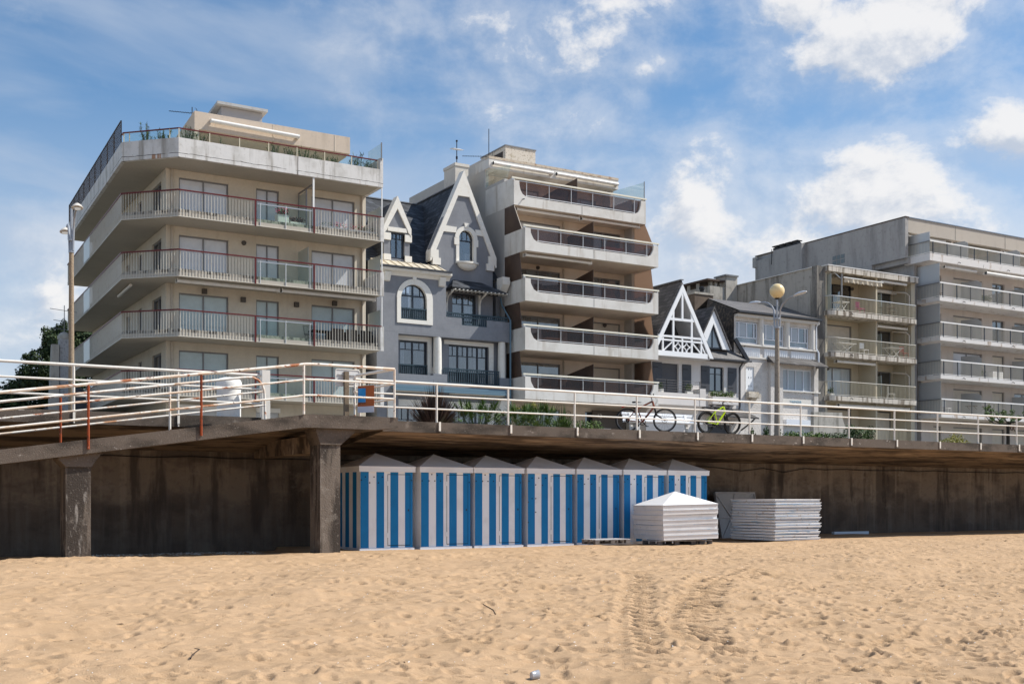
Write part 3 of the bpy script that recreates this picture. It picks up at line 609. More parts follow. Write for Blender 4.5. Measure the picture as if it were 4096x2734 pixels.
CL = ['striped beach cabin with a striped side wall next to the concrete column',
      'striped beach cabin second from the concrete column with a cluster of five air holes',
      'striped beach cabin third from the concrete column between two cabins with white sides',
      'striped beach cabin with extra air holes down its front, just before the small pallet',
      'striped beach cabin standing behind the low wooden pallet',
      'striped beach cabin half hidden behind the pyramid-topped stack of roofs',
      'striped beach cabin at the far end of the row behind the stacked roofs']
CX = [12.19, 13.90, 15.51, 17.18, 18.86, 20.50, 22.15]
for i, x in enumerate(CX): cabin((x, 27.79 + (.06 if i > 3 else 0), .0 + .004 * i), CL[i], i == 0, [HA, HB, HB, HC, HA, HA, HA][i])

# ---------------------------------------------------------------- dismantled cabins: stacked roofs, stacked wall panels, pallets, leaning roof
PLK = mat('weathered_plank', (.46, .45, .45), .85, [((.25, .24, .24), .6, (3, 30, 8), .45, .7)], .3, 30)
PLKD = mat('dark_weathered_plank', (.16, .14, .13), .9, [((.07, .06, .05), .6, 6, .45, .7)], .3, 30)
SWH = mat('chipped_white_board', (.80, .78, .76), .6, [((.5, .40, .28), .6, (5, 5, 14), .64, .72), ((.66, .64, .62), .5, 3, .45, .7)], .2, 40)
SRF = mat('white_roof_sheet', (.84, .83, .83), .5, [((.7, .7, .7), .3, 2, .45, .7)])  # white sheet on the topmost roof of the stack
def pallet(loc, rz, w, d, lab):
    t = thing('pallet', lab, 'pallet', loc, rz)
    for i in range(5): a = -d / 2 + i * (d - .1) / 4; MB().box(-w / 2, w / 2, a, a + .1, .115, .135).build('deck_board', PLK, t, local=True)
    for i in range(3):
        for j in range(3): x = -w / 2 + i * (w - .14) / 2; y = -d / 2 + j * (d - .1) / 2; MB().box(x, x + .14, y + .002, y + .098, .02, .112).build('block', PLKD, t, local=True)
    for j in range(3): y = -d / 2 + j * (d - .1) / 2; MB().box(-w / 2 + .002, w / 2 - .002, y, y + .1, 0, .018).build('base_board', PLKD, t, local=True)
    return t
pallet((17.78, 25.2, sand_z(17.78, 25.2) + .05), R(3), 1.18, .6, 'low grey wooden pallet lying empty in front of the striped cabins')
pallet((20.15, 25.5, .07), R(-8), 1.2, .9, 'wooden pallet carrying the near corner of the stack of cabin roofs')
pallet((20.98, 25.4, .07), R(-8), .7, .8, 'wooden pallet under the far side of the stack of cabin roofs')
pr = random.Random(11)
T0 = (19.58, 25.0, .215)
for k in range(7):
    z = T0[2] + .139 * k; rz = R(-8.5 + pr.uniform(-.8, .8)); tilt = 0
    t = thing('cabin_roof', ['white pyramid cabin roof lying topmost on the stack, its peak in the sun', *['white cabin roof in the stack, number %s below the pyramid top' % n for n in ('one', 'two', 'three', 'four', 'five')], 'white cabin roof at the very bottom of the stack on pallets'][6 - k], 'roof panel', (T0[0] - .012 * k + .02 * k * .3, T0[1] + pr.uniform(-.012, .012), z), rz, 'stacked cabin roofs')
    t.rotation_euler = (R(pr.uniform(-.3, .3)), R(-1.3 + pr.uniform(-.3, .3)), rz)
    s = 1.74
    b = MB(); b.box(0, s, 0, .025, 0, .118).box(0, s, s - .025, s, 0, .118).box(0, .025, .025, s - .025, 0, .118).box(s - .025, s, .025, s - .025, 0, .118); b.build('frame', SWH, t, local=True)
    e = MB(); e.box(-.015, s + .015, -.015, s + .015, .119, .135); e.build('edge_board', mat('pale_blue_stained_edge', (.72, .74, .78), .6, [((.35, .5, .66), .7, (2.5, 2.5, 9), .56, .62), ((.5, .42, .34), .5, 9, .6, .7)]), t, local=True)
    if k == 6:
        rf = MB(); q = -.02; w = s + .02; c = (s / 2, s / 2, .51)
        for p in (((q, q), (w, q)), ((w, q), (w, w)), ((w, w), (q, w)), ((q, w), (q, q))): rf.face((*p[0], .137), (*p[1], .137), c)
        rf.build('roof_sheet', SRF, t, local=True)
pr = random.Random(5)
ids = ['lowest', 'second lowest', 'third lowest', 'fourth lowest', 'fifth lowest', 'sixth lowest', 'seventh lowest', 'eighth lowest', 'ninth lowest', 'tenth lowest', 'eleventh lowest', 'third from top', 'second from top', 'topmost']
PE = mat('stacked_panel_edge', (.78, .77, .77), .6, [((.16, .36, .56), .6, (3.0, 3.0, 14), .60, .64), ((.45, .34, .22), .6, (6, 6, 20), .6, .68), ((.62, .6, .58), .5, 4, .5, .7)], .3, 40)
S2 = (24.07, 25.4, .12)
for k in range(14):
    t = thing('wall_panel', 'flat white cabin wall panel with worn blue edges, %s of its pile' % ids[k], 'wall panel', (S2[0] + pr.uniform(-.025, .025) + .002 * k, S2[1] + pr.uniform(-.025, .025), S2[2] + .0895 * k), R(2.5 + pr.uniform(-.7, .7)), 'stacked cabin wall panels')
    t.rotation_euler = (R(pr.uniform(-.2, .2)), R(pr.uniform(-.2, .2)), t.rotation_euler[2]); L = 1.95 + pr.uniform(-.02, .03)
    b = MB(); b.box(0, L, 0, 1.88, .046, .068)
    b.build('board', PE, t, local=True)
    f = MB(); f.box(.02, L - .02, .02, .065, 0, .046).box(.02, L - .02, 1.81, 1.855, 0, .046).box(.02, .065, .065, 1.81, 0, .046).box(L - .065, L - .02, .065, 1.81, 0, .046)
    for u in (.5, .95, 1.4): f.box(u, u + .045, .065, 1.81, 0, .045)
    f.build('batten', mat('blue_washed_batten', (.66, .70, .76), .6, [((.2, .42, .62), .55, (1.2, 1.2, 16), .58, .62), ((.4, .33, .26), .6, 7, .58, .68)]), t, local=True)
t = thing('leaning_roof', 'upturned white cabin roof leaning against the dark wall behind the panel pile', 'roof panel', (25.45, 29.35, -.02), 0)
t.rotation_euler = (R(-12), 0, R(2))
b = MB(); s = 1.82; b.box(0, s, 0, .10, 0, .03).box(0, s, 0, .10, 1.62, 1.66).box(0, .03, 0, .10, .03, 1.62).box(s - .03, s, 0, .10, .03, 1.62); b.build('frame', PLK, t, local=True)
b = MB(); c = (s / 2, .38, .83)
for p, q in (((.03, .06, .03), (s - .03, .06, .03)), ((s - .03, .06, .03), (s - .03, .06, 1.62)), ((s - .03, .06, 1.62), (.03, .06, 1.62)), ((.03, .06, 1.62), (.03, .06, .03))): b.face(p, q, c)
b.build('roof_sheet', mat('grey_underside_board', (.42, .42, .42), .8, [((.3, .3, .3), .5, 2, .45, .7)]), t, local=True)
b = MB()
for p in ((.03, .05, .03), (s - .03, .05, .03), (s - .03, .05, 1.62), (.03, .05, 1.62), (s / 2, .05, 1.62), (.03, .05, .8), (s - .03, .05, .8)): b.beam(p, (s / 2, .34, .83), .035, .04)
b.build('rib', PLK, t, local=True)
b = MB(); b.box(30.6, 32.35, 29.3, 29.42, .06, .20); tag(b.build('plank', mat('pale_blue_plank', (.55, .64, .74), .6)), 'pale blue plank lying on the sand at the foot of the wall', 'plank')

# ---------------------------------------------------------------- lamps
LAMPC = mat('speckled_lamp_concrete', (.30, .265, .22), .95, [((.10, .085, .07), .8, 16, .56, .66), ((.45, .4, .33), .6, 24, .56, .66), ((.35, .17, .08), .6, 9, .66, .72)], .7, 50)
LAMPL = mat('tan_lamp_concrete', (.34, .26, .18), .95, [((.18, .14, .1), .7, 20, .5, .66), ((.5, .42, .32), .5, 30, .56, .66)], .7, 50)
GALV = mat('galvanised_grey_tube', (.38, .40, .43), .4, [((.28, .29, .31), .5, 5, .45, .7)], metal=.4)
GLOBE = mat('yellowed_globe', (.80, .62, .32), .25, [((.66, .5, .25), .5, 3, .5, .75), ((.5, .38, .2), .4, 13, .66, .74)], coat=.6)
X, Y = 26.62, 28.0
t = thing('street_lamp', 'street lamp with a big yellowed globe between two curved arms', 'street lamp', (X, Y, 3.3))
MB().tube([(X, Y, 3.25), (X, Y, 5), (X, Y, 7.0)], [.098, .085, .066], 14).build('concrete_pole', LAMPC, t)
MB().tube([(X, Y, 6.95), (X, Y, 8.0)], .032, 10).build('upper_tube', GALV, t)
for z in (7.0, 7.3): MB().tube([(X, Y, z - .03), (X, Y, z + .03)], .1, 12).build('collar', GALV, t)
for sg in (1, -1):
    a = [(X + .06 * sg, Y - .06 * sg, 6.98), (X + .06 * sg, Y - .07 * sg, 7.4)] + [(X + .03 * sg, Y - sg * (.07 + .62 * (1 - math.cos(R(q)))), 7.4 + .52 * math.sin(R(q))) for q in (20, 40, 60, 80, 95)]
    arm = MB().tube(a, .03, 8).build('arm', GALV, t)
    h = MB(); y0 = Y - sg * .72; n = 7
    for i in range(n): pass
    prof = [(0, .025), (.10, .07), (.28, .095), (.45, .085), (.58, .03)]
    h.tube([(X + .03 * sg, y0 - sg * u, 7.925 + .10 * u) for u, r in prof], [r for u, r in prof], 12)
    for i, v in enumerate(h.v): zc_ = 7.925 + .10 * abs(v[1] - y0); h.v[i] = (v[0], v[1], zc_ + (v[2] - zc_) * (.75 if v[2] > zc_ else .25))
    h.build('lamp_head', mat('pale_lamp_head', (.62, .64, .66), .35), t)
MB().lathe([(.245 * math.cos(R(a)), 8.20 + .245 * math.sin(R(a))) for a in range(-80, 91, 10)], X, Y, 28).build('globe', GLOBE, t, shade=True)
MB().lathe([(.04, 7.92), (.085, 7.95), (.085, 7.985)], X, Y, 14).build('globe_cap', DKM, t)
X, Y = 4.98, 30.0
t = thing('street_lamp', 'tall tan street lamp with two shaded heads beside the cream balcony block', 'street lamp', (X, Y, 3.3))
MB().tube([(X, Y, 3.25), (X, Y, 5.5), (X, Y, 7.48)], [.075, .064, .056], 14).build('concrete_pole', LAMPL, t)
MB().tube([(X, Y, 7.45), (X, Y, 8.55)], .028, 10).build('upper_tube', GALV, t)
for z in (7.48, 7.77): MB().tube([(X, Y, z - .025), (X, Y, z + .025)], .07, 12).build('collar', GALV, t)
for pts, hx in (([(X + .03, Y - .05, 7.5), (X + .04, Y - .06, 8.0), (X + .05, Y - .10, 8.28), (X + .05, Y - .22, 8.42), (X + .05, Y - .32, 8.44)], (X + .06, Y - .46, 8.52)), ([(X - .03, Y + .05, 7.5), (X - .04, Y + .07, 7.9), (X - .04, Y + .14, 8.12), (X - .04, Y + .26, 8.2), (X - .04, Y + .36, 8.17)], (X - .05, Y + .55, 8.12))):
    MB().tube(pts, .03, 8).build('arm', GALV, t)
    h = MB().lathe([(.135, -.05), (.14, -.035), (.105, .01), (.045, .06), (.02, .07)], 0, 0, 18); sg = -1 if hx[1] < Y else 1
    h.v = [(x + hx[0], y + hx[1], z + hx[2] + .18 * sg * y * (-1 if sg < 0 else 1) * -1) for x, y, z in h.v]
    hd = h.build('lamp_shade', mat('pale_lamp_shade', (.60, .56, .50), .5), t)
    g = MB().lathe([(.09, -.052), (.085, -.065)], 0, 0, 16); g.v = [(x + hx[0], y + hx[1], z + hx[2] + .18 * sg * y * (-1 if sg < 0 else 1) * -1) for x, y, z in g.v]; g.build('bulb_glass', GLAS, hd)

# ---------------------------------------------------------------- bin, signs, bench
X, Y = 8.27, 27.75
t = thing('litter_bin', 'white domed cylinder bin standing on the promenade behind the ramp', 'bin', (X, Y, 3.31))
MB().lathe([(.29, 3.30), (.29, 4.06)], X, Y, 28).build('body', WHT, t)
MB().lathe([(.312, 4.06), (.312, 4.19), (.29, 4.26), (.23, 4.31), (.12, 4.335), (.01, 4.34)], X, Y, 28).build('lid', WHT, t)
X, Y = 10.78, 26.35
t = thing('road_sign', 'back of a square white sign on a brown concrete post by the ramp', 'sign', (X, Y, 3.31))
MB().box(X - .055, X + .055, Y - .05, Y + .05, 3.28, 4.49).build('post', mat('brown_concrete_post', (.22, .17, .12), .9, [((.12, .09, .06), .6, 8, .45, .7), ((.5, .44, .36), .6, 5, .62, .7)], .5, 40), t)
c = []
for cx, cz, a in ((.27, .155, 0), (-.27, .155, 90), (-.27, -.155, 180), (.27, -.155, 270)): c += arc(X + .06 + cx, 4.34 + cz, .05, a, a + 90, 4)
MB().prism(c, 'y', Y + .056, Y + .07).build('plate', mat('sign_back_grey', (.66, .64, .62), .4, [((.5, .48, .46), .4, 3, .5, .7)]), t)
fr = MB(); fr.tube([(x, Y + .055, z) for x, z in c], .013, 6, True); fr.build('rim', RAILW, t)
for z in (4.42, 4.22): MB().box(X - .2, X + .3, Y + .032, Y + .05, z - .012, z + .012).build('rail', ALUB, t)
# poster fixed on the slanting rails at the platform's end
P0 = Vector((10.93, 25.93, 0)); P1 = Vector((11.27, 25.43, 0)); d = (P1 - P0).normalized(); nrm = Vector((d.y, -d.x, 0)); Lp = .47
t = thing('poster', 'orange, blue and white information poster tied to the slanting rails', 'poster', (P0.x, P0.y, 3.45)); nrm = nrm if nrm.y < 0 or nrm.x < 0 else -nrm
def pplate(u0, u1, z0, z1, o, name, m, par=t):
    b = MB(); A = P0 + d * u0 + nrm * o; B = P0 + d * u1 + nrm * o; th = nrm * .003
    v = [A, B, B + th, A + th]; b.prism([(p.x, p.y) for p in v], 'z', z0, z1); return b.build(name, m, par)
ORG = mat('orange_poster_print', (.42, .115, .03), .5, [((.36, .1, .03), .5, 3, .45, .7)])
b0 = pplate(0, Lp, 3.45, 4.10, .035, 'board', ORG)
pplate(.015, .23, 3.70, 4.04, .040, 'sky_picture', mat('poster_blue_print', (.02, .26, .62), .5, [((.1, .4, .75), .6, 2.5, .4, .7)]))
pplate(.015, .23, 3.655, 3.70, .0405, 'beach_picture', mat('poster_brown_print', (.2, .07, .03), .5, [((.6, .3, .2), .7, 12, .5, .6)]))
pplate(0, Lp, 3.45, 3.60, .0405, 'white_strip', mat('poster_white_print', (.62, .64, .72), .5))
for k in range(9): pplate(.05 + .055 * k, .05 + .055 * k + .035, 4.07, 4.08, .041, 'printed_line', mat('poster_dark_print', (.12, .03, .02), .5), b0) if k < 1 else None
X, Y = 20.55, 28.0
t = thing('bench', 'white slatted bench on the promenade behind the brown bicycle', 'bench', (X + 1.35, Y, 3.3))
for z, y in ((3.98, .30), (3.88, .27), (3.78, .24)): MB().box(X, X + 2.75, Y + y, Y + y + .025, z - .035, z + .035).build('back_slat', BRWH, t)
for y in (-.2, -.08, .04, .16): MB().box(X, X + 2.75, Y + y, Y + y + .09, 3.70, 3.73).build('seat_slat', BRWH, t)
for x in (X + .25, X + 2.4):
    MB().prism([(-.15 + Y, 3.3), (-.08 + Y, 3.3), (-.1 + Y, 3.69), (-.2 + Y, 3.69)], 'x', x, x + .08).build('leg', WHT, t); MB().prism([(.12 + Y, 3.3), (.2 + Y, 3.3), (.34 + Y, 4.0), (.28 + Y, 4.0)], 'x', x, x + .08).build('leg', WHT, t)

# ---------------------------------------------------------------- bicycles
TYRE = mat('bicycle_tyre', (.02, .02, .02), .8)
def bicycle(loc, rz, lab, fm, wr, tw, wb, style, grip, dz=0):
    t = thing('bicycle', lab, 'bicycle', loc, rz); B = lambda mb, n, m, par=None: mb.build(n, m, par or t, local=True)
    rx, fx = 0, wb
    for cx, nm in ((rx, 'rear'), (fx, 'front')):
        w = B(MB().ring((cx, 0, wr), wr - tw, tw, 'y', 40, 7), 'wheel', TYRE)
        B(MB().ring((cx, 0, wr), wr - 2 * tw - .012, .012, 'y', 40, 6), 'rim', BLKM if style else ALU, w)
        sp = MB()
        for k in range(16): a = k * math.pi / 8; sp.tube([(cx + .02 * math.cos(a + .5), .02 * (-1) ** k, wr + .02 * math.sin(a + .5)), (cx + (wr - 2 * tw - .01) * math.cos(a), 0, wr + (wr - 2 * tw - .01) * math.sin(a))], .0022, 3)
        B(sp, 'spokes', ALU, w); B(MB().tube([(cx, -.055, wr), (cx, .055, wr)], .022, 10), 'hub', BLKM, w)
        dk = MB().ring((cx, .035, wr), .075, .006, 'y', 20, 4); B(dk, 'brake_disc', DKM, w)
    bb = (.44, 0, wr - .05); st = (.31, 0, .80); hd = (wb - .40, 0, .83); hb = (wb - .335, 0, .67)
    if style == 0: st = (.27, 0, .84); hd = (wb - .37, 0, .90); hb = (wb - .32, 0, .74)
    f = MB()
    if style: f.tube([(.33, 0, .66), hd], .022, 8); st2 = (.30, 0, .72)
    else: f.tube([(.30, 0, .68), hd], .026, 8); st2 = (.27, 0, .76)
    f.tube([bb, hb], .031 if style else .03, 8); f.tube([bb, st2], .02, 8); f.tube([hb, hd], .03, 8)
    for sg in (1, -1): f.tube([(bb[0], .03 * sg, bb[2]), (rx, .065 * sg, wr)], .012, 6); f.tube([(st2[0] + .01, .02 * sg, st2[2] - .06), (rx, .065 * sg, wr)], .010, 6)
    B(f, 'frame', fm)
    fk = MB(); cr = Vector(hb) + (Vector(hb) - Vector(hd)).normalized() * .06
    fk.tube([hb, cr], .02, 8)
    for sg in (1, -1): fk.tube([(cr[0], .0, cr[2]), (cr[0] + .01, .06 * sg, cr[2] - .02), (cr[0] + .05, .062 * sg, cr[2] - .17), (fx, .062 * sg, wr)], [.02, .022, .02, .014], 8)
    B(fk, 'fork', BLKM)
    hs = MB(); top = Vector(hd) + (Vector(hd) - Vector(hb)).normalized() * .13
    hs.tube([hd, top, top + Vector((.06, 0, .03))], .016, 8); c = top + Vector((.06, 0, .03))
    hs.tube([c + Vector((-.05, -.33, .04)), c + Vector((0, -.12, .02)), c, c + Vector((0, .12, .02)), c + Vector((-.05, .33, .04))], .013, 8)
    for sg in (1, -1): hs.tube([c + Vector((.01, .2 * sg, .0)), c + Vector((.06, .30 * sg, -.03))], .006, 5); hs.tube([c + Vector((.02, .06 * sg, .0)), c + Vector((.12, .1 * sg, -.12)), c + Vector((.04, .03 * sg, -.3))], .004, 4)
    h = B(hs, 'handlebar', BLKM if style else ALU)
    for sg in (1, -1): B(MB().tube([c + Vector((-.05, .34 * sg, .042)), c + Vector((-.028, .22 * sg, .035))], .018, 8), 'grip', grip, h)
    sd = MB(); sd.tube([(.30, 0, .62), st], .014, 8); B(sd, 'seat_post', BLKM)
    s = MB(); s.tube([(st[0] - .13, 0, st[2] + .03), (st[0] - .07, 0, st[2] + .035), (st[0] + .05, 0, st[2] + .03), (st[0] + .14, 0, st[2] + .015)], [.05, .065, .035, .018], 10)
    for i, v in enumerate(s.v): s.v[i] = (v[0], v[1] * 1.1, st[2] + .03 + (v[2] - st[2] - .03) * .45)
    B(s, 'saddle', BLKM)
    ch = MB(); ch.ring((bb[0], -.05, bb[2]), .085, .008, 'y', 24, 4); ch.ring((rx, -.045, wr), .045, .02, 'y', 18, 5)
    for sg in (1, -1): ch.beam((bb[0], -.06 * sg, bb[2]), (bb[0] + .12 * sg, -.07 * sg, bb[2] - .12), .018, .025); ch.box(bb[0] + .12 * sg - .045, bb[0] + .12 * sg + .045, min(-.07 * sg, -.16 * sg), max(-.07 * sg, -.16 * sg), bb[2] - .135, bb[2] - .115)
    ch.tube([(bb[0], -.05, bb[2] + .085), (rx, -.045, wr + .045)], .005, 4); ch.tube([(bb[0], -.05, bb[2] - .085), (rx + .03, -.045, wr - .1), (rx, -.045, wr - .05)], .005, 4)
    B(ch, 'chainset', BLKM)
    if style == 0:
        mg = MB(); a0 = [(rx - .0 + (wr + .045) * math.cos(R(a)), (wr + .045) * math.sin(R(a)) + wr + .02) for a in range(40, 116, 12)]
        mg.tube([(x, 0, z) for x, z in a0], [.015, .02, .025, .03, .03, .028, .02][:len(a0)], 8); m_ = B(mg, 'mudguard', BLKM)
        B(MB().tube([(a0[-1][0] - .02, 0, a0[-1][1] - .005), (a0[-1][0] + .10, 0, a0[-1][1] + .022)], .024, 8), 'red_reflector', mat('red_reflector', (.55, .02, .03), .3), m_)
    return t
BRF = mat('bronze_bike_paint', (.30, .075, .03), .3, [((.06, .045, .04), .7, 3.2, .56, .62)], coat=.5)
YLF = mat('lime_bike_paint', (.55, .78, .01), .35, [((.7, .25, .01), .8, 9, .66, .70)], coat=.5)
bike = bicycle((19.82, 27.03, 3.305), R(1), 'brown and black bicycle with a red-tipped rear mudguard leaning at the promenade railing', BRF, .35, .02, 1.10, 0, BLKM)
bike.rotation_euler = (R(4), 0, R(-28))
bike = bicycle((22.28, 26.46, 3.305), R(2), 'fluorescent lime mountain bike with fat tyres leaning at the promenade railing', YLF, .345, .032, 1.06, 1, mat('dark_red_grip', (.2, .02, .03), .6))
bike.rotation_euler = (R(5), 0, R(2))

# ---------------------------------------------------------------- planting on the promenade and in the gardens
pr = random.Random(21)
def spiky(loc, n, h, sp, w, m, name, lab, cat, pot=True, sag=.1):
    t = thing(name, lab, cat, loc); b = MB()
    for _ in range(n):
        a = pr.random() * 6.283; r = pr.random() ** .7; L = h * (.55 + .5 * pr.random()) * (1 - .35 * r)
        b.blade((.12 * math.cos(a) * pr.random(), .12 * math.sin(a) * pr.random(), .25), (sp * r * math.cos(a), sp * r * math.sin(a), L), w, sag * r * h)
    b.build('leaves', m, t, local=True)
    if pot: MB().lathe([(.32, 0), (.4, .34), (.42, .36), (.38, .34)], 0, 0, 16).build('pot', POT, t, local=True)
    return t
spiky((18.05, 36, 3.294), 620, 2.35, 1.25, .045, LPH, 'flax_plant', 'large bronze spiky flax plant in front of the grey villa', 'plant')
def palm(loc, nf, h, m, lab):
    t = thing('dwarf_palm', lab, 'palm', loc); b = MB(); s = MB()
    for _ in range(nf):
        a = pr.random() * 6.283; el_ = R(pr.uniform(15, 85)); L = h * pr.uniform(.7, 1.0); c = Vector((math.cos(a) * math.cos(el_), math.sin(a) * math.cos(el_), math.sin(el_))) * L + Vector((0, 0, .3))
        s.tube([(0, 0, .25), c], .008, 4); out = (c - Vector((0, 0, .3))).normalized(); side = out.cross(Vector((0, 0, 1))).normalized(); up = side.cross(out)
        for k in range(17):
            q = R(-105 + 210 * k / 16); dd = out * math.cos(q) + side * math.sin(q) + up * pr.uniform(-.05, .25); b.blade(c, c + dd * pr.uniform(.36, .48), .016, .05)
    b.build('fronds', m, t, local=True); s.build('stalks', LG1, t, local=True); MB().lathe([(.12, 0), (.13, .28), (.06, .32)], 0, 0, 10).build('trunk', BARK, t, local=True)
    return t
palm((19.75, 36, 3.294), 40, 1.25, LG2, 'green fan palm growing beside the bronze flax')
palm((21.3, 35.6, 3.294), 38, 1.12, LG2, 'dense green fan palm just past the railing post by the balcony block')
palm((22.6, 36.2, 3.294), 38, 1.2, LG2, 'green fan palm between a wispy shrub and dark straps')
spiky((23.45, 36, 3.294), 150, 1.75, .95, .035, LG1, 'strap_leaf_plant', 'dark green strap-leaved plant in front of the brown balcony screen', 'plant', False, .2)
def bush(loc, clumps, n, size, m, name, lab, cat='shrub', stem=True, group=None):
    t = thing(name, lab, cat, loc, 0, group); b = MB()
    for (x, y, z, rx, ry, rz_) in clumps: b.leaves((x, y, z), (rx, ry, rz_), n, size, pr, .25)
    b.build('foliage', m, t, local=True)
    if stem:
        s = MB()
        for (x, y, z, rx, ry, rz_) in clumps: s.tube([(0, 0, 0), (x * .5, y * .5, z * .55), (x, y, z)], [.03, .02, .008], 5)
        s.build('stem', BARK, t, local=True)
    return t
bush((22.2, 36.5, 3.294), [(-.3, 0, 1.35, .3, .3, .22), (.25, 0, 1.55, .16, .16, .25), (.05, 0, 1.1, .3, .3, .2), (.75, 0, 1.5, .12, .12, .2)], 70, .045, LG3, 'wispy_shrub', 'wispy yellow-green shrub rising behind the fan palms')
bush((23.0, 36.9, 3.294), [(-.6, 0, .95, .5, .4, .28), (.2, 0, .95, .5, .4, .25), (.8, 0, .9, .4, .4, .2)], 260, .04, LG2, 'flowering_shrub', 'glossy low shrub with pale blossoms behind the palms')
bush((24.6, 36, 3.294), [(-.3, 0, .8, .4, .4, .28), (.25, 0, .8, .42, .4, .3), (0, 0, .45, .6, .5, .4)], 420, .04, LG2, 'round_shrub', 'round glossy green shrub in front of the entrance marked with a house number')
for i, (x, y, h) in enumerate(((41.3, 45.3, 2.0), (42.1, 45.1, 2.15), (43.0, 45.2, 2.2))):
    bush((x, y, 3.18), [(0, 0, h * .35, .32, .32, h * .3), (0, 0, h * .72, .2, .2, h * .26)], 330, .06, LG1, 'dwarf_conifer', ['small dark conifer nearest the lime bicycle', 'small dark pointed conifer second from the lime bicycle', 'small dark pointed conifer nearest the low hedge by the globe lamp'][i], 'conifer', True, 'dwarf conifers in a row')
for i, (x, w_) in enumerate(((44.4, .9), (46.0, .9), (47.6, .9))):
    bush((x, 45.2, 3.18), [(-.5, 0, 1.55, .55, .4, .32), (.3, 0, 1.55, .6, .4, .34), (0, 0, 1.0, .8, .5, .6)], 420, .06, (LG2, LG2, LG1)[i], 'clipped_shrub', ['low green shrub directly beside the dwarf conifers', 'low green shrub in the middle of the short hedge', 'low green shrub beside the dark laurel'][i], 'shrub', True, 'low hedge shrubs')
bush((49.2, 45.4, 3.18), [(-.5, 0, 1.9, .5, .4, .5), (.3, 0, 1.75, .55, .4, .45), (.9, 0, 1.9, .45, .4, .5), (.2, 0, 1.1, 1.1, .5, .6)], 420, .06, LG1, 'laurel_shrub', 'dark glossy laurel in front of the white garage shutter')
bush((43.6, 34.5, 3.294), [(-.5, 0, .55, .4, .4, .3), (.1, 0, .72, .45, .4, .36), (.6, 0, .5, .4, .4, .28)], 700, .035, LG3, 'golden_shrub', 'bright yellow-green round shrub behind the promenade railing')
# young plane tree at the frame's edge
t = thing('plane_tree', 'young pollarded plane tree with fresh green tufts on knobbly branches', 'tree', (52.2, 38, 3.29)); tk = MB(); fo = MB()
tk.tube([(0, 0, 0), (.02, 0, 1.2), (0, 0, 2.1)], [.1, .09, .08], 10)
for a, L, up in ((180, 1.7, .1), (170, 1.3, .45), (120, 1.0, .5), (20, 1.2, .3), (60, .9, .6), (-60, 1.0, .4)):
    p = Vector((0, 0, 2.0)); pts = [p]; dd = Vector((math.cos(R(a)), math.sin(R(a)), up))
    for k in range(5): p = p + dd * L / 5 + Vector((pr.uniform(-.06, .06), pr.uniform(-.06, .06), .05 * k - .1 + pr.uniform(-.06, .1))); pts.append(p)
    tk.tube(pts, [.05, .042, .035, .03, .024, .015], 6)
    for p in pts[2:]:
        e = p + Vector((pr.uniform(-.1, .1), pr.uniform(-.1, .1), pr.uniform(.1, .3))); tk.tube([p, e], [.015, .01], 5); fo.leaves(e, (.16, .16, .13), 60, .05, pr, .1)
tk.build('trunk', mat('dark_plane_bark', (.03, .025, .02), .9), t, local=True); fo.build('crown', LG2, t, local=True)
# ================================================================ helpers for house parts
def win(par, x0, x1, z0, z1, y, fm, pane, leaves=2, fw=.05, dep=.06, kind='pane', name='window', muntin=None, rec=.03, label=None, outer=True):
    """window in a facade plane (faces -Y): frame mesh with its leaves, and the pane or shutter as a sub-part"""
    f = MB(); f.box(x0, x1, y - dep, y, z1 - fw, z1); f.box(x0, x1, y - dep, y, z0, z0 + fw)
    for i in range(leaves + 1):
        xc = x0 + (x1 - x0) * i / leaves; a = max(x0, xc - fw / 2 - (fw / 2 if i == leaves else 0)); f.box(a if i else x0, (a if i else x0) + fw, y - dep, y, z0 + fw, z1 - fw)
    if muntin:
        zt = z1 - muntin[0] * (z1 - z0); f.box(x0 + fw, x1 - fw, y - dep * .8, y - .004, zt - .02, zt + .02)
        k = muntin[1] * leaves
        for i in range(1, k):
            if i % muntin[1]: xc = x0 + (x1 - x0) * i / k; f.box(xc - .015, xc + .015, y - dep * .75, y - .006, zt + .02, z1 - fw)
    w = f.build(name, fm, par, label)
    MB().box(x0 + fw * .5, x1 - fw * .5, y - rec + .002, y - rec + .012, z0 + fw * .5, z1 - fw * .5).build(kind, pane, w)
    return w
def winx(par, y0, y1, z0, z1, x, fm, pane, leaves=2, fw=.05, dep=.06, kind='pane'):
    f = MB(); f.box(x - dep, x, y0, y1, z1 - fw, z1); f.box(x - dep, x, y0, y1, z0, z0 + fw)
    for i in range(leaves + 1): yc = y0 + (y1 - y0 - fw) * i / leaves; f.box(x - dep, x, yc, yc + fw, z0 + fw, z1 - fw)
    w = f.build('window', fm, par); MB().box(x - .03, x - .02, y0 + .02, y1 - .02, z0 + .02, z1 - .02).build(kind, pane, w); return w
def bars(pts, z0, z1, step, w=.016):
    b = MB()
    for p, q in zip(pts[:-1], pts[1:]):
        p, q = Vector((*p, 0)), Vector((*q, 0)); L = (q - p).length; d = (q - p) / L; n = max(1, int(L / step)); a = math.atan2(d.y, d.x)
        for k in range(n):
            c = p + d * (L * (k + .5) / n); b.beam((c.x, c.y, z0), (c.x, c.y, z1), w, w, (d.x, d.y, 0))
    return b
def railbar(pts, z, w, h):
    b = MB()
    for p, q in zip(pts[:-1], pts[1:]): b.beam((*p, z), (*q, z), w, h)
    return b
def panel(pts, z0, z1, th=.012):
    b = MB()
    for p, q in zip(pts[:-1], pts[1:]): b.beam((*p, (z0 + z1) / 2), (*q, (z0 + z1) / 2), th, z1 - z0)
    return b
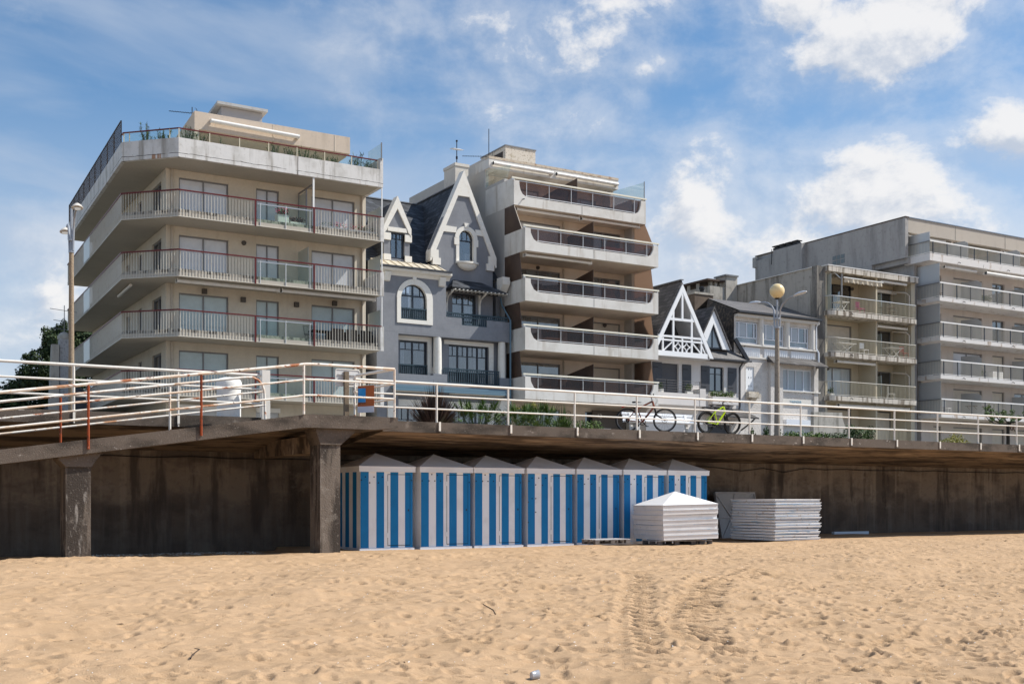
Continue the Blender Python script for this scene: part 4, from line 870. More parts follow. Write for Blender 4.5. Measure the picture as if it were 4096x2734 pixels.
def awning(par, x0, x1, y, z, r=.075, name='awning', z1=None):
    z1 = z if z1 is None else z1
    a = MB().tube([(x0, y, z), (x1, y, z1)], r, 10).build(name, AWN, par)
    for x, zz_ in ((x0, z), (x1 - .05, z1)): MB().box(x, x + .05, y - .07, y + .25, zz_ - .09, zz_ + .1).build('bracket', AWN, a)
    return a
def wlamp(par, x, y, z, square=False):
    b = MB()
    if square: b.box(x - .11, x + .11, y - .16, y, z - .12, z + .12)
    else:
        b.tube([(x, y, z), (x, y - .1, z)], [.12, .10], 12); b.tube([(x, y - .1, z), (x, y - .15, z)], [.10, .05], 12)
    return b.build('wall_lamp', LAMPK, par)
def yagi(par, base, mast, d, L, n=10, h=.0):
    b = MB(); x, y, z = base; b.tube([(x, y, z), (x, y, z + mast)], .022, 6); p = Vector((x, y, z + mast - .15 - h)); dd = Vector(d).normalized(); q = dd.cross(Vector((0, 0, 1))).normalized()
    b.tube([p - dd * .25, p + dd * L], .016, 5)
    for i in range(n): c = p + dd * (L * (i + .3) / n); b.tube([c - q * (.16 - .006 * i), c + q * (.16 - .006 * i)], .008, 4)
    for k in (-.12, .05, .2): b.tube([p - dd * .22 + Vector((0, 0, k)) - q * .3, p - dd * .22 + Vector((0, 0, k)) + q * .3], .008, 4)
    b.tube([p - dd * .22 + Vector((0, 0, -.15)), p - dd * .22 + Vector((0, 0, .25))], .01, 4)
    return b.build('antenna', BLKM, par)
def potplant(loc, w, d, h, lm, lab, ph=.45, n=260, flower=None, sz=.05, pm_=None, name='planter'):
    t = thing(name, lab, 'planter', loc); b = MB(); b.box(-w / 2, w / 2, -d / 2, d / 2, 0, h).build('pot', pm_ or PLAW, t, local=True)
    rn = random.Random(int(abs(loc[0] * 100 + loc[2] * 7)))
    f = MB(); k = max(1, int(w / .3))
    for i in range(k): f.leaves((-w / 2 + w * (i + .5) / k, 0, h + ph * .45), (w / k * .65, d * .6, ph * .5 * rn.uniform(.7, 1.2)), n // k, sz, rn, .1)
    f.build('foliage', lm, t, local=True)
    if flower:
        g = MB()
        for i in range(k): g.leaves((-w / 2 + w * (i + .5) / k, 0, h + ph * .6), (w / k * .6, d * .7, ph * .45), 60 // k + 8, sz * .8, rn, .7)
        g.build('flowers', flower, t, local=True)
    return t
def oleander(loc, h, lab, n=16):
    t = thing('oleander', lab, 'shrub', loc, 0, 'oleanders along the roof terrace'); b = MB(); s = MB(); rn = random.Random(int(abs(loc[0] * 91)))
    for _ in range(n):
        a = rn.random() * 6.28; sp = rn.uniform(.05, .45); e = Vector((sp * math.cos(a), sp * math.sin(a) * .7, h * rn.uniform(.55, 1))); s.tube([(0, 0, .1), e * .5 + Vector((0, 0, .1)), e], .008, 4)
        for k in range(22):
            p = e * rn.uniform(.55, 1.0); dd = Vector((rn.gauss(0, 1), rn.gauss(0, 1), rn.gauss(.5, .7))).normalized(); b.blade(p, p + dd * rn.uniform(.12, .2), .014)
    b.build('leaves', LG2, t, local=True); s.build('stems', BARK, t, local=True); MB().box(-.22, .22, -.18, .18, 0, .3).build('pot', POT, t, local=True)
    return t

# ================================================================ cream balcony block (far left house of the row)
b1 = thing('apartment_building', 'cream corner apartment block with wraparound balconies under dark red handrails', 'apartment building', (18, 52, 3.3))
LV = [15.31, 12.62, 9.91, 7.22]
W1H = [(13.75, 16.10), (17.46, 18.61), (20.29, 22.59)]
hol = []
for r_ in LV: hol += [(a, b, r_ - 1.02, r_ + 1.135) for a, b in W1H]
hol += [(13.75, 16.10, 3.32, 5.75), (17.46, 18.61, 3.32, 5.75), (20.29, 22.59, 3.32, 5.5)]
SW = [(55.0, 56.85), (59.05, 59.85), (61.85, 62.6)]
holx = []
for r_ in LV: holx += [(a, b, r_ - 1.02, r_ + 1.09) for a, b in SW]
w = MB(); w.wall('y', 54.1, 54.35, 13.15, 23.2, 3.3, 16.79, hol); w.wall('x', 13.15, 13.4, 54.352, 72, 3.3, 16.79, holx)
w.box(22.95, 23.2, 54.352, 72, 3.3, 16.79); w.box(13.402, 22.948, 71.7, 72, 3.3, 16.79)
w.box(13.402, 22.948, 55.4, 55.5, 3.3, 16.6)
w.build('wall', B1W, b1)
OUT = [(23.19, 52), (13.2, 52), (11.15, 54.05), (11.75, 72)]
for li, r_ in enumerate(LV):
    zb = r_ - 1.19
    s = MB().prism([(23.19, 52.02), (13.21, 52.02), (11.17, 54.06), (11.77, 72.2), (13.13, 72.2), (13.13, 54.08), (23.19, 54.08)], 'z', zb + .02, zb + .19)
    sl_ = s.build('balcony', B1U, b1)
    e = MB()                                              # stained concrete kerb set back behind the bars
    for p, q in zip([(22.95, 52.12), (13.25, 52.12), (11.3, 54.1), (11.9, 72)][:-1], [(13.25, 52.12), (11.3, 54.1), (11.9, 72)]): e.beam((*p, zb + .265), (*q, zb + .265), .10, .15)
    e.build('kerb', TILE, sl_)
    f = [(16.75, 52.0), (13.2, 52.0), (11.15, 54.05), (11.44, 63.4)]
    bars(f, zb + .0, r_ - .02, .138).build('balusters', BAR, sl_); bars([(11.51, 65.5), (11.75, 72)], zb, r_ - .02, .138).build('balusters', BAR, sl_); bars([(19.64, 52.0), (23.08, 52.0)], zb, r_ - .02, .138).build('balusters', BAR, sl_)
    railbar([(16.75, 52), (13.2, 52), (11.15, 54.05), (11.75, 72)], zb + .0, .035, .03).build('bottom_rail', BAR, sl_)
    railbar([(23.1, 52), (16.75, 52)], zb + .0, .035, .03).build('bottom_rail', BAR, sl_)
    railbar([(23.13, 52), (13.2, 52), (11.15, 54.05), (11.75, 72)], r_ + .0, .075, .055).build('handrail', REDP, sl_)
    for x in (16.75, 19.63): MB().box(x - .03, x + .03, 51.96, 52.04, zb - .02, r_ - .02).build('red_post', REDP, sl_)
    for x in (13.3, 14.7, 16.4, 20.0, 21.5, 22.9): MB().tube([(x, 52.05, zb + .2), (x, 52.05, zb + .25), (x, 52.05, zb + .26), (x, 52.05, zb + .36), (x, 52.05, zb + .37), (x, 52.05, r_)], [.018, .018, .03, .03, .018, .018], 8).build('stanchion', BAR, sl_)
    panel([(16.83, 52.03), (19.55, 52.03)], zb + .05, r_ - .16).build('glass_pane', CLEAR, sl_)
    g = railbar([(16.85, 52.03), (19.55, 52.03)], r_ - .15, .04, .05); g.tube([(18.22, 52.0, zb), (18.22, 52.0, r_ - .1)], .02, 6); g.tube([(16.98, 52.0, zb), (16.98, 52.0, r_ - .12)], .016, 6); g.tube([(19.42, 52.0, zb), (19.42, 52.0, r_ - .12)], .016, 6); g.build('glass_frame', ALUB, sl_)
    panel([(11.44, 63.4), (11.51, 65.5)], zb + .05, r_ - .04).build('glass_pane', FROST, sl_)
    fin = MB(); fin.box(23.1, 23.24, 52.03, 54.08, zb + .2, r_ - .03); fin.box(23.07, 23.26, 51.97, 52.05, zb - .02, r_ - .01); fin.build('end_wall', B1P, sl_)
    if li < 3: MB().box(23.14, 23.19, 51.99, 52.04, r_ + .02, (16.78 if li == 0 else LV[li - 1] - 1.17)).build('white_pole', WHT, sl_)
    if li != 3: panel([(23.15, 52.15), (23.15, 53.7)], r_ + .0, r_ + (.85 if li else .55)).build('wind_screen', FROST, sl_)
    if li == 0:
        MB().box(19.58, 19.66, 52.02, 52.10, r_ + .03, 16.78).build('white_pole', WHT, sl_)
        panel([(19.6, 53.0), (19.6, 54.08)], zb + .25, zb + 2.2, .02).build('divider', FROST, sl_); dv = MB()
        for y in (52.95, 54.0): dv.box(19.57, 19.63, y, y + .05, zb + .2, zb + 2.3)
        dv.box(19.57, 19.63, 52.1, 54.05, zb + 2.3, zb + 2.36); dv.build('divider_frame', ALU, sl_)
    if li == 1: panel([(19.6, 52.7), (19.6, 54.08)], zb + .25, zb + 2.15, .02).build('divider', FROST, sl_)
    for k, (a, b) in enumerate(W1H): win(b1, a, b, r_ - 1.01, r_ + 1.13, 54.27, ALU, SHUT if li < 2 else SHUTT, 2, .055, .09, 'shutter')
    for a, b in SW: winx(b1, a, b, r_ - 1.01, r_ + 1.085, 13.33, ALU, GLAS if b - a > 1 else SHUT, 2 if b - a > 1 else 1, .055, .09, 'pane')
for a, b, zt in ((13.75, 16.10, 5.75), (17.46, 18.61, 5.75), (20.29, 22.59, 5.5)):
    MB().box(a, b, 54.2, 54.24, 3.32, zt).build('garage_shutter', SHUTP, b1); MB().box(a - .02, b + .02, 53.95, 54.098, zt - .16, zt + .06).build('shutter_box', WHT, b1)
# top parapet, terrace, penthouse
pz = MB().prism([(23.2, 52.0), (13.2, 52.0), (11.15, 54.05), (11.75, 72), (23.2, 72)], 'z', 16.795, 16.96)
def ring_wall(pts, z0, z1, th):
    b = MB()
    for p, q in zip(pts[:-1], pts[1:]):
        p, q = Vector((*p, 0)), Vector((*q, 0)); d = (q - p).normalized(); n = Vector((-d.y, d.x, 0)) * th / 2
        if n.dot(Vector((16.5, 62, 0)) - p) < 0: n = -n
        a, c = p, q; b.prism([(a.x, a.y), (c.x, c.y), (c.x + 2 * n.x, c.y + 2 * n.y), (a.x + 2 * n.x, a.y + 2 * n.y)], 'z', z0, z1)
    return b
pr_ = pz.build('terrace_slab', B1U, b1)
pw = ring_wall([(18.79, 51.99), (13.2, 51.99), (11.14, 54.045), (11.74, 72)], 16.79, 17.66, .16); pw.prism([(18.83, 51.985), (23.2, 51.985), (23.2, 52.15), (18.83, 52.15)], 'z', 16.785, 17.655)
pw.box(23.05, 23.22, 51.98, 53.9, 16.78, 18.22)
pw.build('parapet', B1P, b1)
jt = MB().box(18.79, 18.83, 52.0, 52.1, 16.8, 17.65).build('joint', mat('joint_filler', (.42, .38, .33), .9), b1)
top = [(22.95, 52.07), (13.23, 52.07), (11.22, 54.08)]
rl = railbar(top + [(11.25, 54.4)], 18.10, .06, .05).build('terrace_handrail', REDP, b1)
for a in (((22.9, 52.07), (13.25, 52.07)), ((13.2, 52.1), (11.25, 54.05))): panel(a, 17.67, 18.06).build('glass_pane', CLEAR, rl)
for x, y in [(13.23 + 1.39 * k, 52.05) for k in range(8)] + [(12.9, 52.38), (11.45, 53.85), (11.25, 54.08)]: MB().box(x - .02, x + .02, y - .02, y + .02, 17.62, 18.08).build('post', mat('cream_terrace_post', (.62, .56, .42), .5), rl)
panel([(23.12, 52.0), (23.12, 53.6)], 18.23, 18.95).build('wind_screen', CLEAR, b1); MB().box(23.1, 23.15, 51.94, 51.99, 18.1, 18.98).build('screen_post', ALU, b1)
lt = MB(); y0 = 54.35; L = 17.2; kx = .6 / 17.95
n = int(L / .22)
for k in range(-7, n):
    for sg in (0, 1):
        ya = y0 + .22 * k; yb = ya + 1.02; za, zb2 = (17.68, 18.70) if sg == 0 else (18.70, 17.68)
        t0 = max(0, (y0 - ya) / 1.02); t1 = min(1, (y0 + L - ya) / 1.02)
        if t1 <= t0: continue
        p = (11.17 + kx * (ya + t0 * 1.02 - 54.05), ya + t0 * 1.02, za + (zb2 - za) * t0); q = (11.17 + kx * (ya + t1 * 1.02 - 54.05), ya + t1 * 1.02, za + (zb2 - za) * t1)
        lt.beam(p, q, .010, .018, (1, 0, 0))
lf = lt.build('lattice_fence', mat('dark_brown_lattice', (.03, .022, .022), .7), b1)
fr = MB()
for k in range(10): y = y0 + L * k / 9; fr.box(11.15 + kx * (y - 54.05), 11.2 + kx * (y - 54.05), y - .03, y + .03, 17.6, 18.74)
fr.beam((11.18, y0, 18.72), (11.18 + kx * L, y0 + L, 18.72), .05, .04); fr.build('fence_frame', DKM, lf)
pt = MB(); pt.box(14.88, 22.96, 55.6, 56.1, 19.34, 20.2); pt.prism([(14.88, 55.602), (15.1, 55.602), (15.3, 60), (15.12, 60)], 'z', 16.96, 20.195)
pt.prism([(15.1, 56.1), (22.95, 56.1), (22.95, 68), (15.5, 68)], 'z', 19.3, 20.1)
pt.box(15.2, 22.5, 57.3, 57.5, 16.96, 19.3); pt.build('penthouse', PENT, b1)
jp = MB(); jp.box(18.82, 18.86, 55.585, 55.6, 19.36, 20.19); jp.box(22.1, 22.14, 55.585, 55.6, 19.36, 20.19); jp.build('joint', mat('pale_joint', (.66, .58, .48), .9), b1)
for a, b in ((15.8, 18.4), (19.0, 22.2)): win(b1, a, b, 17.0, 18.95, 57.29, ALU, GLAB, 3)
awning(b1, 15.63, 20.13, 55.42, 19.79, .10, z1=19.73)
MB().lathe([(.14, 0), (.12, .08), (.04, .13)], 18.2, 57.1, 12)
tw = MB(); tw.prism([(16.95, 58.2), (19.1, 58.2), (19.3, 62), (17.2, 62)], 'z', 20.0, 21.54); tw.build('stair_tower', mat('grey_tower_render', (.36, .36, .37), .9, [((.28, .28, .28), .5, 1.5, .45, .7)]), b1)
tr_ = MB(); tr_.prism([(16.66, 57.9), (19.32, 57.9), (19.5, 62.3), (16.9, 62.3)], 'z', 21.56, 21.7); tr_.build('tower_roof', mat('zinc_edge_roof', (.42, .43, .43), .6, [((.3, .28, .26), .5, 3, .5, .7)]), b1)
yagi(b1, (14.95, 56.3, 20.19), .40, (-.86, .51, .1), 1.15, 9, .15)
for x in (13.42, 22.98):
    dp = MB()
    for li, r_ in enumerate(LV): dp.tube([(x, 54.04, r_ - .98), (x, 54.04, (16.78 if li == 0 else LV[li - 1] - 1.18))], .055, 8)
    dp.build('downpipe', PIPE, b1)
awning(b1, 13.25, 18.1, 52.55, 11.31, .085); awning(b1, 18.2, 23.05, 52.55, 11.31, .085)
MB().tube([(11.73, 54.9, 11.33), (11.85, 58.2, 11.33)], .07, 10).build('awning', AWN, b1)
wlamp(b1, 16.85, 54.1, 13.72)
for x, z in ((14.93, 11.2), (16.8, 10.97), (19.48, 10.97), (21.48, 11.2)): wlamp(b1, x, 54.1, z, True)
z = LV[0] - 1.0
PINK = mat('pink_geranium_flower', (.75, .02, .16), .6)
potplant((18.15, 52.35, z), .55, .4, .52, LG1, 'tall square white planter of bright pink geraniums behind balcony glass', .4, 160, PINK, .05)
potplant((18.9, 52.35, z), .75, .3, .26, mat('dry_heather', (.14, .10, .09), .9, [((.2, .12, .13), .6, 8, .45, .6)]), 'low trough of dry heather beside the pink geraniums', .35, 220)
for i, (x, lb) in enumerate(((20.4, 'window box with dark stems nearest the red post on the top balcony'), (21.15, 'window box with a few pale pink blooms, second from the red post'), (21.95, 'window box with one red bloom, third from the red post'), (22.6, 'window box at the very end of the top red-railed balcony'))):
    potplant((x, 52.4, z), .66, .22, .28, LG1, lb, .3, 90, PINK if i in (1, 2) else None, .03)
for x, h, lb in ((12.15, 1.15, 'bushy oleander over the chamfered terrace corner'), (12.75, 1.0, 'thin oleander beside the bushy one on the chamfered terrace corner'), (13.7, 1.1, 'wide oleander at the terrace corner in front of the penthouse end'), (14.35, .95, 'dark oleander just past the terrace corner'), (15.3, .75, 'small oleander alone behind the second glass pane of the terrace'), (17.9, .95, 'dense dark oleander half way along the terrace'), (18.6, .9, 'oleander with fresh tips next to the dense dark one'), (19.3, .85, 'oleander behind the terrace glass below the awning end'), (20.1, .8, 'thin oleander behind the terrace glass past the awning'), (20.8, .75, 'short oleander by the yellow board on the terrace'), (22.0, 1.05, 'tall oleander standing above the terrace glass'), (22.6, .95, 'oleander in the last corner of the terrace by the glass screen')):
    oleander((x, 53.6 if x < 12.5 else 53.2 if x < 13 else 52.6, 16.97), h + .42, lb)
z = LV[2] - 1.0
WICK = mat('black_wicker', (.02, .018, .017), .8)
for x, lb in ((21.0, 'black wicker armchair nearest the red post on the furnished balcony'), (21.75, 'black wicker armchair between two others on the furnished balcony'), (22.5, 'black wicker armchair in the end corner of the furnished balcony')):
    t = thing('wicker_armchair', lb, 'armchair', (x, 52.75, z), 0, 'wicker armchairs on the balcony')
    MB().box(-.33, .33, -.3, .3, .08, .40).build('seat', WICK, t, local=True); MB().box(-.33, .33, -.36, -.3, .08, .78).build('backrest', WICK, t, local=True)
    for sg in (-1, 1): MB().box(sg * .36 - .03, sg * .36 + .03, -.3, .3, .08, .6).build('armrest', WICK, t, local=True)
t = thing('table', 'long black table behind the wicker armchairs', 'table', (21.2, 53.5, z)); MB().box(-1.2, 1.1, -.35, .35, .72, .76).build('table_top', WICK, t, local=True)
for x in (-1.1, 1.0):
    for y in (-.3, .3): MB().box(x - .03, x + .03, y - .03, y + .03, 0, .72).build('leg', WICK, t, local=True)
t = thing('wire_chair', 'round black wire chair at the glass part of the furnished balcony', 'chair', (19.75, 52.8, z)); b = MB(); b.ring((0, 0, .45), .3, .012, 'z', 20, 4)
for k in range(10): a = R(20 + 14 * k); b.tube([(.3 * math.cos(a), .3 * math.sin(a) - .0, .45), (.38 * math.cos(a), .38 * math.sin(a), .9)], .008, 4)
b.tube([(.38 * math.cos(R(q)), .38 * math.sin(R(q)), .9) for q in range(20, 150, 12)], .012, 5); b.build('seat', BLKM, t, local=True)
for k in range(4): a = R(45 + 90 * k); MB().tube([(.28 * math.cos(a), .28 * math.sin(a), .45), (.33 * math.cos(a), .33 * math.sin(a), 0)], .012, 5).build('leg', BLKM, t, local=True)

# ================================================================ grey villa
vi = thing('villa', 'grey-blue villa with ivory trim, pointed gables and dark slate roofs', 'villa', (27.9, 54.3, 3.3))
F = 54.3; RY = 54.85; GY = 55.3
w = MB()
w.wall('y', F, F + .3, 23.9, 27.9, 10.09, 13.3, [(25.24, 26.76, 10.78, 12.63)])       # upper bay
w.box(23.9, 25.12, F, F + .3, 3.3, 10.085)                                              # pier beside the recess
w.wall('y', RY, RY + .25, 25.12, 31.95, 7.0, 10.0, [(25.45, 27.05, 7.9, 9.75), (28.35, 30.8, 7.3, 9.72)])
w.box(25.122, 31.93, F + .002, F + .55, 10.0, 10.09)                                    # loggia ceiling
w.box(27.9, 31.95, F, F + .18, 10.088, 10.72); w.box(27.9, 28.86, F, F + .18, 10.722, 11.10); w.box(30.4, 31.95, F, F + .18, 10.722, 11.10); w.box(27.902, 31.94, F + .182, GY, 10.09, 10.3)
w.box(25.122, 27.98, F - .002, F + .2, 6.9, 7.93); w.box(27.15, 27.99, F - .004, F + .35, 7.932, 8.03); w.box(27.982, 31.2, F, F + .2, 6.9, 7.58); w.box(31.2, 31.95, F - .002, F + .4, 6.9, 8.02)
w.box(25.13, 31.94, F + .2, RY, 6.9, 7.25)
w.wall('y', F + .3, F + .5, 25.12, 31.95, 3.3, 6.9, [(24.9, 26.6, 3.4, 6.25), (28.55, 30.6, 3.4, 6.2)])
w.box(23.9, 24.15, F + .302, 66, 3.3, 13.3); w.box(31.7, 31.95, GY + .3, 66, 3.3, 13.5); w.box(24.2, 31.7, 65.7, 66, 3.3, 13.3)
g = [(27.55, 10.3), (31.33, 10.3), (31.33, 14.1), (31.45, 14.9), (29.47, 18.9), (27.45, 14.9), (27.55, 14.1)]
# gable wall, built round its window opening
X0w, X1w = 29.18, 30.1
w.prism([(27.6, 10.3), (28.78, 10.3), (28.78, 12.62), (X0w, 12.62), (X0w, 16.2), (28.02, 16.2), (27.45, 14.9), (27.6, 14.1)], 'y', GY, GY + .3)
w.prism([(30.27, 10.3), (31.33, 10.3), (31.33, 14.1), (31.45, 14.9), (30.93, 16.2), (X1w, 16.2), (X1w, 12.62), (30.27, 12.62)], 'y', GY, GY + .3)
w.prism([(28.02, 16.2), (30.93, 16.2), (29.47, 18.9)], 'y', GY, GY + .3)
w.box(X0w, X1w, GY, GY + .3, 12.62, 14.36)
arcp = arc(29.64, 15.64, .46, 0, 180, 12); w.prism([(X1w, 16.2)] + arcp + [(X0w, 16.2)], 'y', GY, GY + .3)
ar2 = arc(26.0, 11.87, .76, 0, 180, 14); w.prism([(26.76, 12.63)] + ar2[:8][0:8] + [(26.0, 12.63)], 'y', F, F + .3); w.prism([(26.0, 12.63)] + ar2[7:] + [(25.24, 12.63)], 'y', F, F + .3)
w.box(24.75, 25.11, 55.3, 55.6, 13.6, 15.5); w.box(25.94, 26.24, 55.3, 55.6, 13.6, 15.5); w.prism([(24.8, 15.5), (26.24, 15.5), (25.5, 17.2)], 'y', 55.3, 55.6); w.box(25.112, 25.938, 55.32, 55.6, 13.6, 14.1)
w.build('wall', VIL, vi)
# trim
def band(pts_o, pts_i, y0, y1):
    b = MB()
    for k in range(len(pts_o) - 1): b.prism([pts_o[k], pts_o[k + 1], pts_i[k + 1], pts_i[k]], 'y', y0, y1)
    return b
b = band([(27.10, 11.9)] + arc(26.06, 11.87, 1.04, 2, 178, 16) + [(25.03, 11.9)], [(26.74, 11.9)] + arc(26.0, 11.87, .745, 2, 178, 16) + [(25.25, 11.9)], F - .05, F + .28)
b.box(25.03, 25.25, F - .05, F + .28, 10.57, 11.9); b.box(26.75, 27.10, F - .05, F + .28, 10.57, 11.9); b.box(25.252, 26.748, F - .048, F + .28, 10.57, 10.78); b.prism([(25.95, 12.85), (26.12, 12.85), (26.16, 13.05), (25.92, 13.05)], 'y', F - .07, F)
b.build('arched_surround', VILW, vi)
b = MB(); b.box(25.122, 27.3, RY - .06, RY + .2, 9.76, 10.0); b.box(27.06, 27.3, RY - .058, RY + .2, 7.93, 9.76); b.build('window_surround', VILW, vi)
b = MB(); b.box(28.05, 31.1, RY - .06, RY + .2, 9.73, 9.95); b.box(30.81, 31.1, RY - .058, RY + .2, 7.3, 9.73); b.build('window_surround', VILW, vi)
b = MB(); b.box(25.122, 26.9, F + .24, F + .45, 6.26, 6.62); b.box(24.5, 24.85, F - .06, F - .002, 3.3, 6.6); b.box(28.2, 30.98, F + .24, F + .45, 6.21, 6.62); b.box(30.62, 30.98, F + .242, F + .45, 3.3, 6.21); b.build('window_surround', VILW, vi)
b = MB().lathe([(.23, 8.03), (.235, 8.4), (.225, 9.3), (.215, 9.998)], 27.5, F + .22, 20); b.build('column', VILW, vi); MB().lathe([(.215, 8.02), (.22, 8.5), (.20, 9.998)], 31.45, F + .22, 20).build('column', VILW, vi)
b = MB(); b.prism([(F - .36, 13.24), (F - .36, 13.33), (F + .1, 13.33), (F + .1, 13.0), (F - .02, 13.0), (F - .12, 13.14), (F - .3, 13.2)], 'x', 24.05, 28.1)
for x in (24.25, 27.45): b.prism([(F - .25, 13.13), (F - .001, 13.13), (F - .001, 12.66), (F - .1, 12.7), (F - .2, 12.95)], 'x', x, x + .36)
b.build('cornice', VILW, vi)
z_ = MB(); z_.prism([(F - .38, 13.36), (F - .38, 13.40), (55.35, 14.0), (55.35, 13.9)], 'x', 24.0, 27.9)
zr = z_.build('zinc_roof', ZINC, vi); q = MB()
for k in range(9): x = 24.05 + .45 * k; q.beam((x, F - .37, 13.42), (x + .12, 55.3, 14.0), .03, .05)
q.build('seam', ZINC, zr)
MB().box(23.98, 28.05, F - .44, F - .38, 13.34, 13.44).build('gutter', ZIND, vi)
# big gable trim: rake bands with kneelers, apex, cross band, window surround, quoins, bracketed sill
def rake(sg, ymin, ymax, c=29.47, a=19.35, f=(31.52, 14.75), wd=.27):
    fx = f[0]; P = lambda x, z: (c + sg * (x - c), z); k = (a - f[1]) / (fx - c)
    return [P(c, a), P(fx, f[1]), P(fx, f[1] - .5), P(fx - .05, f[1] - .55), P(fx - wd, f[1] - .12), P(c, a - wd * k)]
b = MB(); b.prism(rake(1, 0, 0), 'y', GY - .10, GY + .45); b.prism(rake(-1, 0, 0), 'y', GY - .10, GY + .45)
b.prism([(29.05, 17.93), (29.89, 17.93), (29.47, 18.85)], 'y', GY - .098, GY - .002)
b.build('gable_coping', VILW, vi)
b = MB(); b.prism([(28.1, 15.88), (29.0, 15.9), (29.05, 16.2), (28.25, 16.22)], 'y', GY - .06, GY); b.prism([(30.85, 15.88), (30.25, 15.9), (30.2, 16.2), (30.7, 16.22)], 'y', GY - .06, GY); b.build('cross_band', VILW, vi)
b = band([(30.28, 15.64)] + arc(29.64, 15.62, .70, 0, 180, 14) + [(29.0, 15.64)], [(30.1, 15.64)] + arc(29.64, 15.64, .45, 0, 180, 14) + [(29.19, 15.64)], GY - .07, GY + .25)
b.box(28.9, 29.2, GY - .07, GY + .25, 15.25, 15.64); b.box(30.09, 30.38, GY - .07, GY + .25, 15.25, 15.64); b.box(29.02, 29.2, GY - .06, GY + .25, 14.36, 15.25); b.box(30.09, 30.27, GY - .06, GY + .25, 14.36, 15.25)
b.prism([(29.56, 16.25), (29.74, 16.25), (29.80, 16.48), (29.50, 16.48)], 'y', GY - .1, GY); b.build('arched_surround', VILW, vi)
b = MB(); n = 10
for i in range(n):
    a0, a1 = math.pi * i / n, math.pi * (i + 1) / n
    for j in range(5):
        p0, p1 = math.pi / 2 * j / 5, math.pi / 2 * (j + 1) / 5
        S = lambda a, p: (29.68 + .6 * math.cos(a) * math.cos(p), GY - .05 - .34 * math.sin(a) * math.cos(p), 14.24 - .36 * math.sin(p))
        b.face(S(a0, p0), S(a1, p0), S(a1, p1), S(a0, p1))
b.smooth = True; b.prism(arc(29.68, -(GY - .05), .68, 180, 360, 14) and [(29.68 + .7 * math.cos(R(a)), GY - .04 + .42 * math.sin(R(a))) for a in range(180, 361, 15)], 'z', 14.24, 14.34); b.build('bracket_sill', VILW, vi)
b = MB()
for sg in (-1, 1):
    Q = lambda x0, x1, z0, z1: MB().box(min(29.47 + sg * x0, 29.47 + sg * x1), max(29.47 + sg * x0, 29.47 + sg * x1), GY - .11, GY + .05, z0, z1).build('quoin', VILW, vi)
    Q(1.55, 2.02, 14.40, 14.83); Q(1.42, 1.9, 14.03, 14.40)
pass
# dormer trim
b = MB()
for sg in (-1, 1): b.prism([(25.5, 17.42), (25.5 + sg * .80, 15.75), (25.5 + sg * .80, 15.35), (25.5 + sg * .62, 15.55), (25.5 + sg * .56, 15.72), (25.5, 16.75)], 'y', 55.2, 55.75)
b.prism([(24.95, 15.52), (26.05, 15.52), (26.05, 15.74), (24.95, 15.74)], 'y', 55.22, 55.32)
b.build('dormer_coping', VILW, vi)
for x in (24.72, 25.94):
    for a, c in ((13.98, 14.3), (15.05, 15.42)): MB().box(x, x + .4, 55.22, 55.42, a, c).build('quoin', VILW, vi)
# roofs
rf = MB(); rf.face((23.85, 55.62, 13.9), (29.5, 55.62, 13.9), (29.5, 60, 18.45), (23.85, 60, 18.45)); rf.face((23.85, 60, 18.45), (29.5, 60, 18.45), (29.5, 66, 13.9), (23.85, 66, 13.9))
rf.face((23.85, 55.62, 13.9), (23.85, 60, 18.45), (23.85, 66, 13.9))
for sg in (-1, 1): rf.face((29.47, GY + .4, 18.8), (29.47 + sg * 2.0, GY + .4, 14.1), (29.47 + sg * 2.0, 62.2, 14.1), (29.47, 61.3, 18.8))
for sg in (-1, 1): rf.face((25.5, 55.7, 17.2), (25.5 + sg * .75, 55.7, 15.55), (25.5 + sg * .75, 58.0, 15.55), (25.5, 59.3, 17.2))
for sg in (-1, 1): rf.face((25.5 + sg * .74, 55.6, 13.9), (25.5 + sg * .74, 55.6, 15.6), (25.5 + sg * .74, 57.6, 15.6))
rf.build('slate_roof', SLAT, vi)
q = MB(); q.beam((29.47, GY + .4, 18.83), (29.47, 61.3, 18.83), .16, .05); q.beam((23.9, 60, 18.48), (28.9, 60, 18.48), .16, .06); q.beam((27.45, 55.75, 13.98), (28.98, 60.1, 18.35), .16, .05); q.build('ridge_flashing', mat('lead_flashing', (.20, .21, .23), .6), vi)
# chimney, weather vane
b = MB(); b.box(30.4, 31.25, 58, 59.4, 15, 20.45); b.box(30.36, 31.3, 57.96, 59.44, 20.452, 20.62); b.build('chimney', mat('cream_chimney', (.66, .62, .55), .9, [((.5, .46, .4), .5, 1.5, .45, .7)]), vi)
b = MB(); b.tube([(30.6, 58.2, 20.6), (30.6, 58.2, 21.95)], .025, 6); b.tube([(30.6, 58.2, 20.9), (30.6, 58.2, 21.05)], .06, 8); b.tube([(30.6, 58.2, 21.9), (30.6, 58.2, 21.98)], .06, 8); v_ = b.build('weather_vane', DKM, vi)
b = MB(); b.tube([(30.98, 58.0, 21.42), (30.75, 58.12, 21.44), (30.5, 58.25, 21.48), (30.35, 58.35, 21.5), (30.24, 58.4, 21.47)], [.01, .05, .065, .04, .012], 8); b.build('vane_bird', mat('white_vane', (.75, .74, .72), .6), v_)
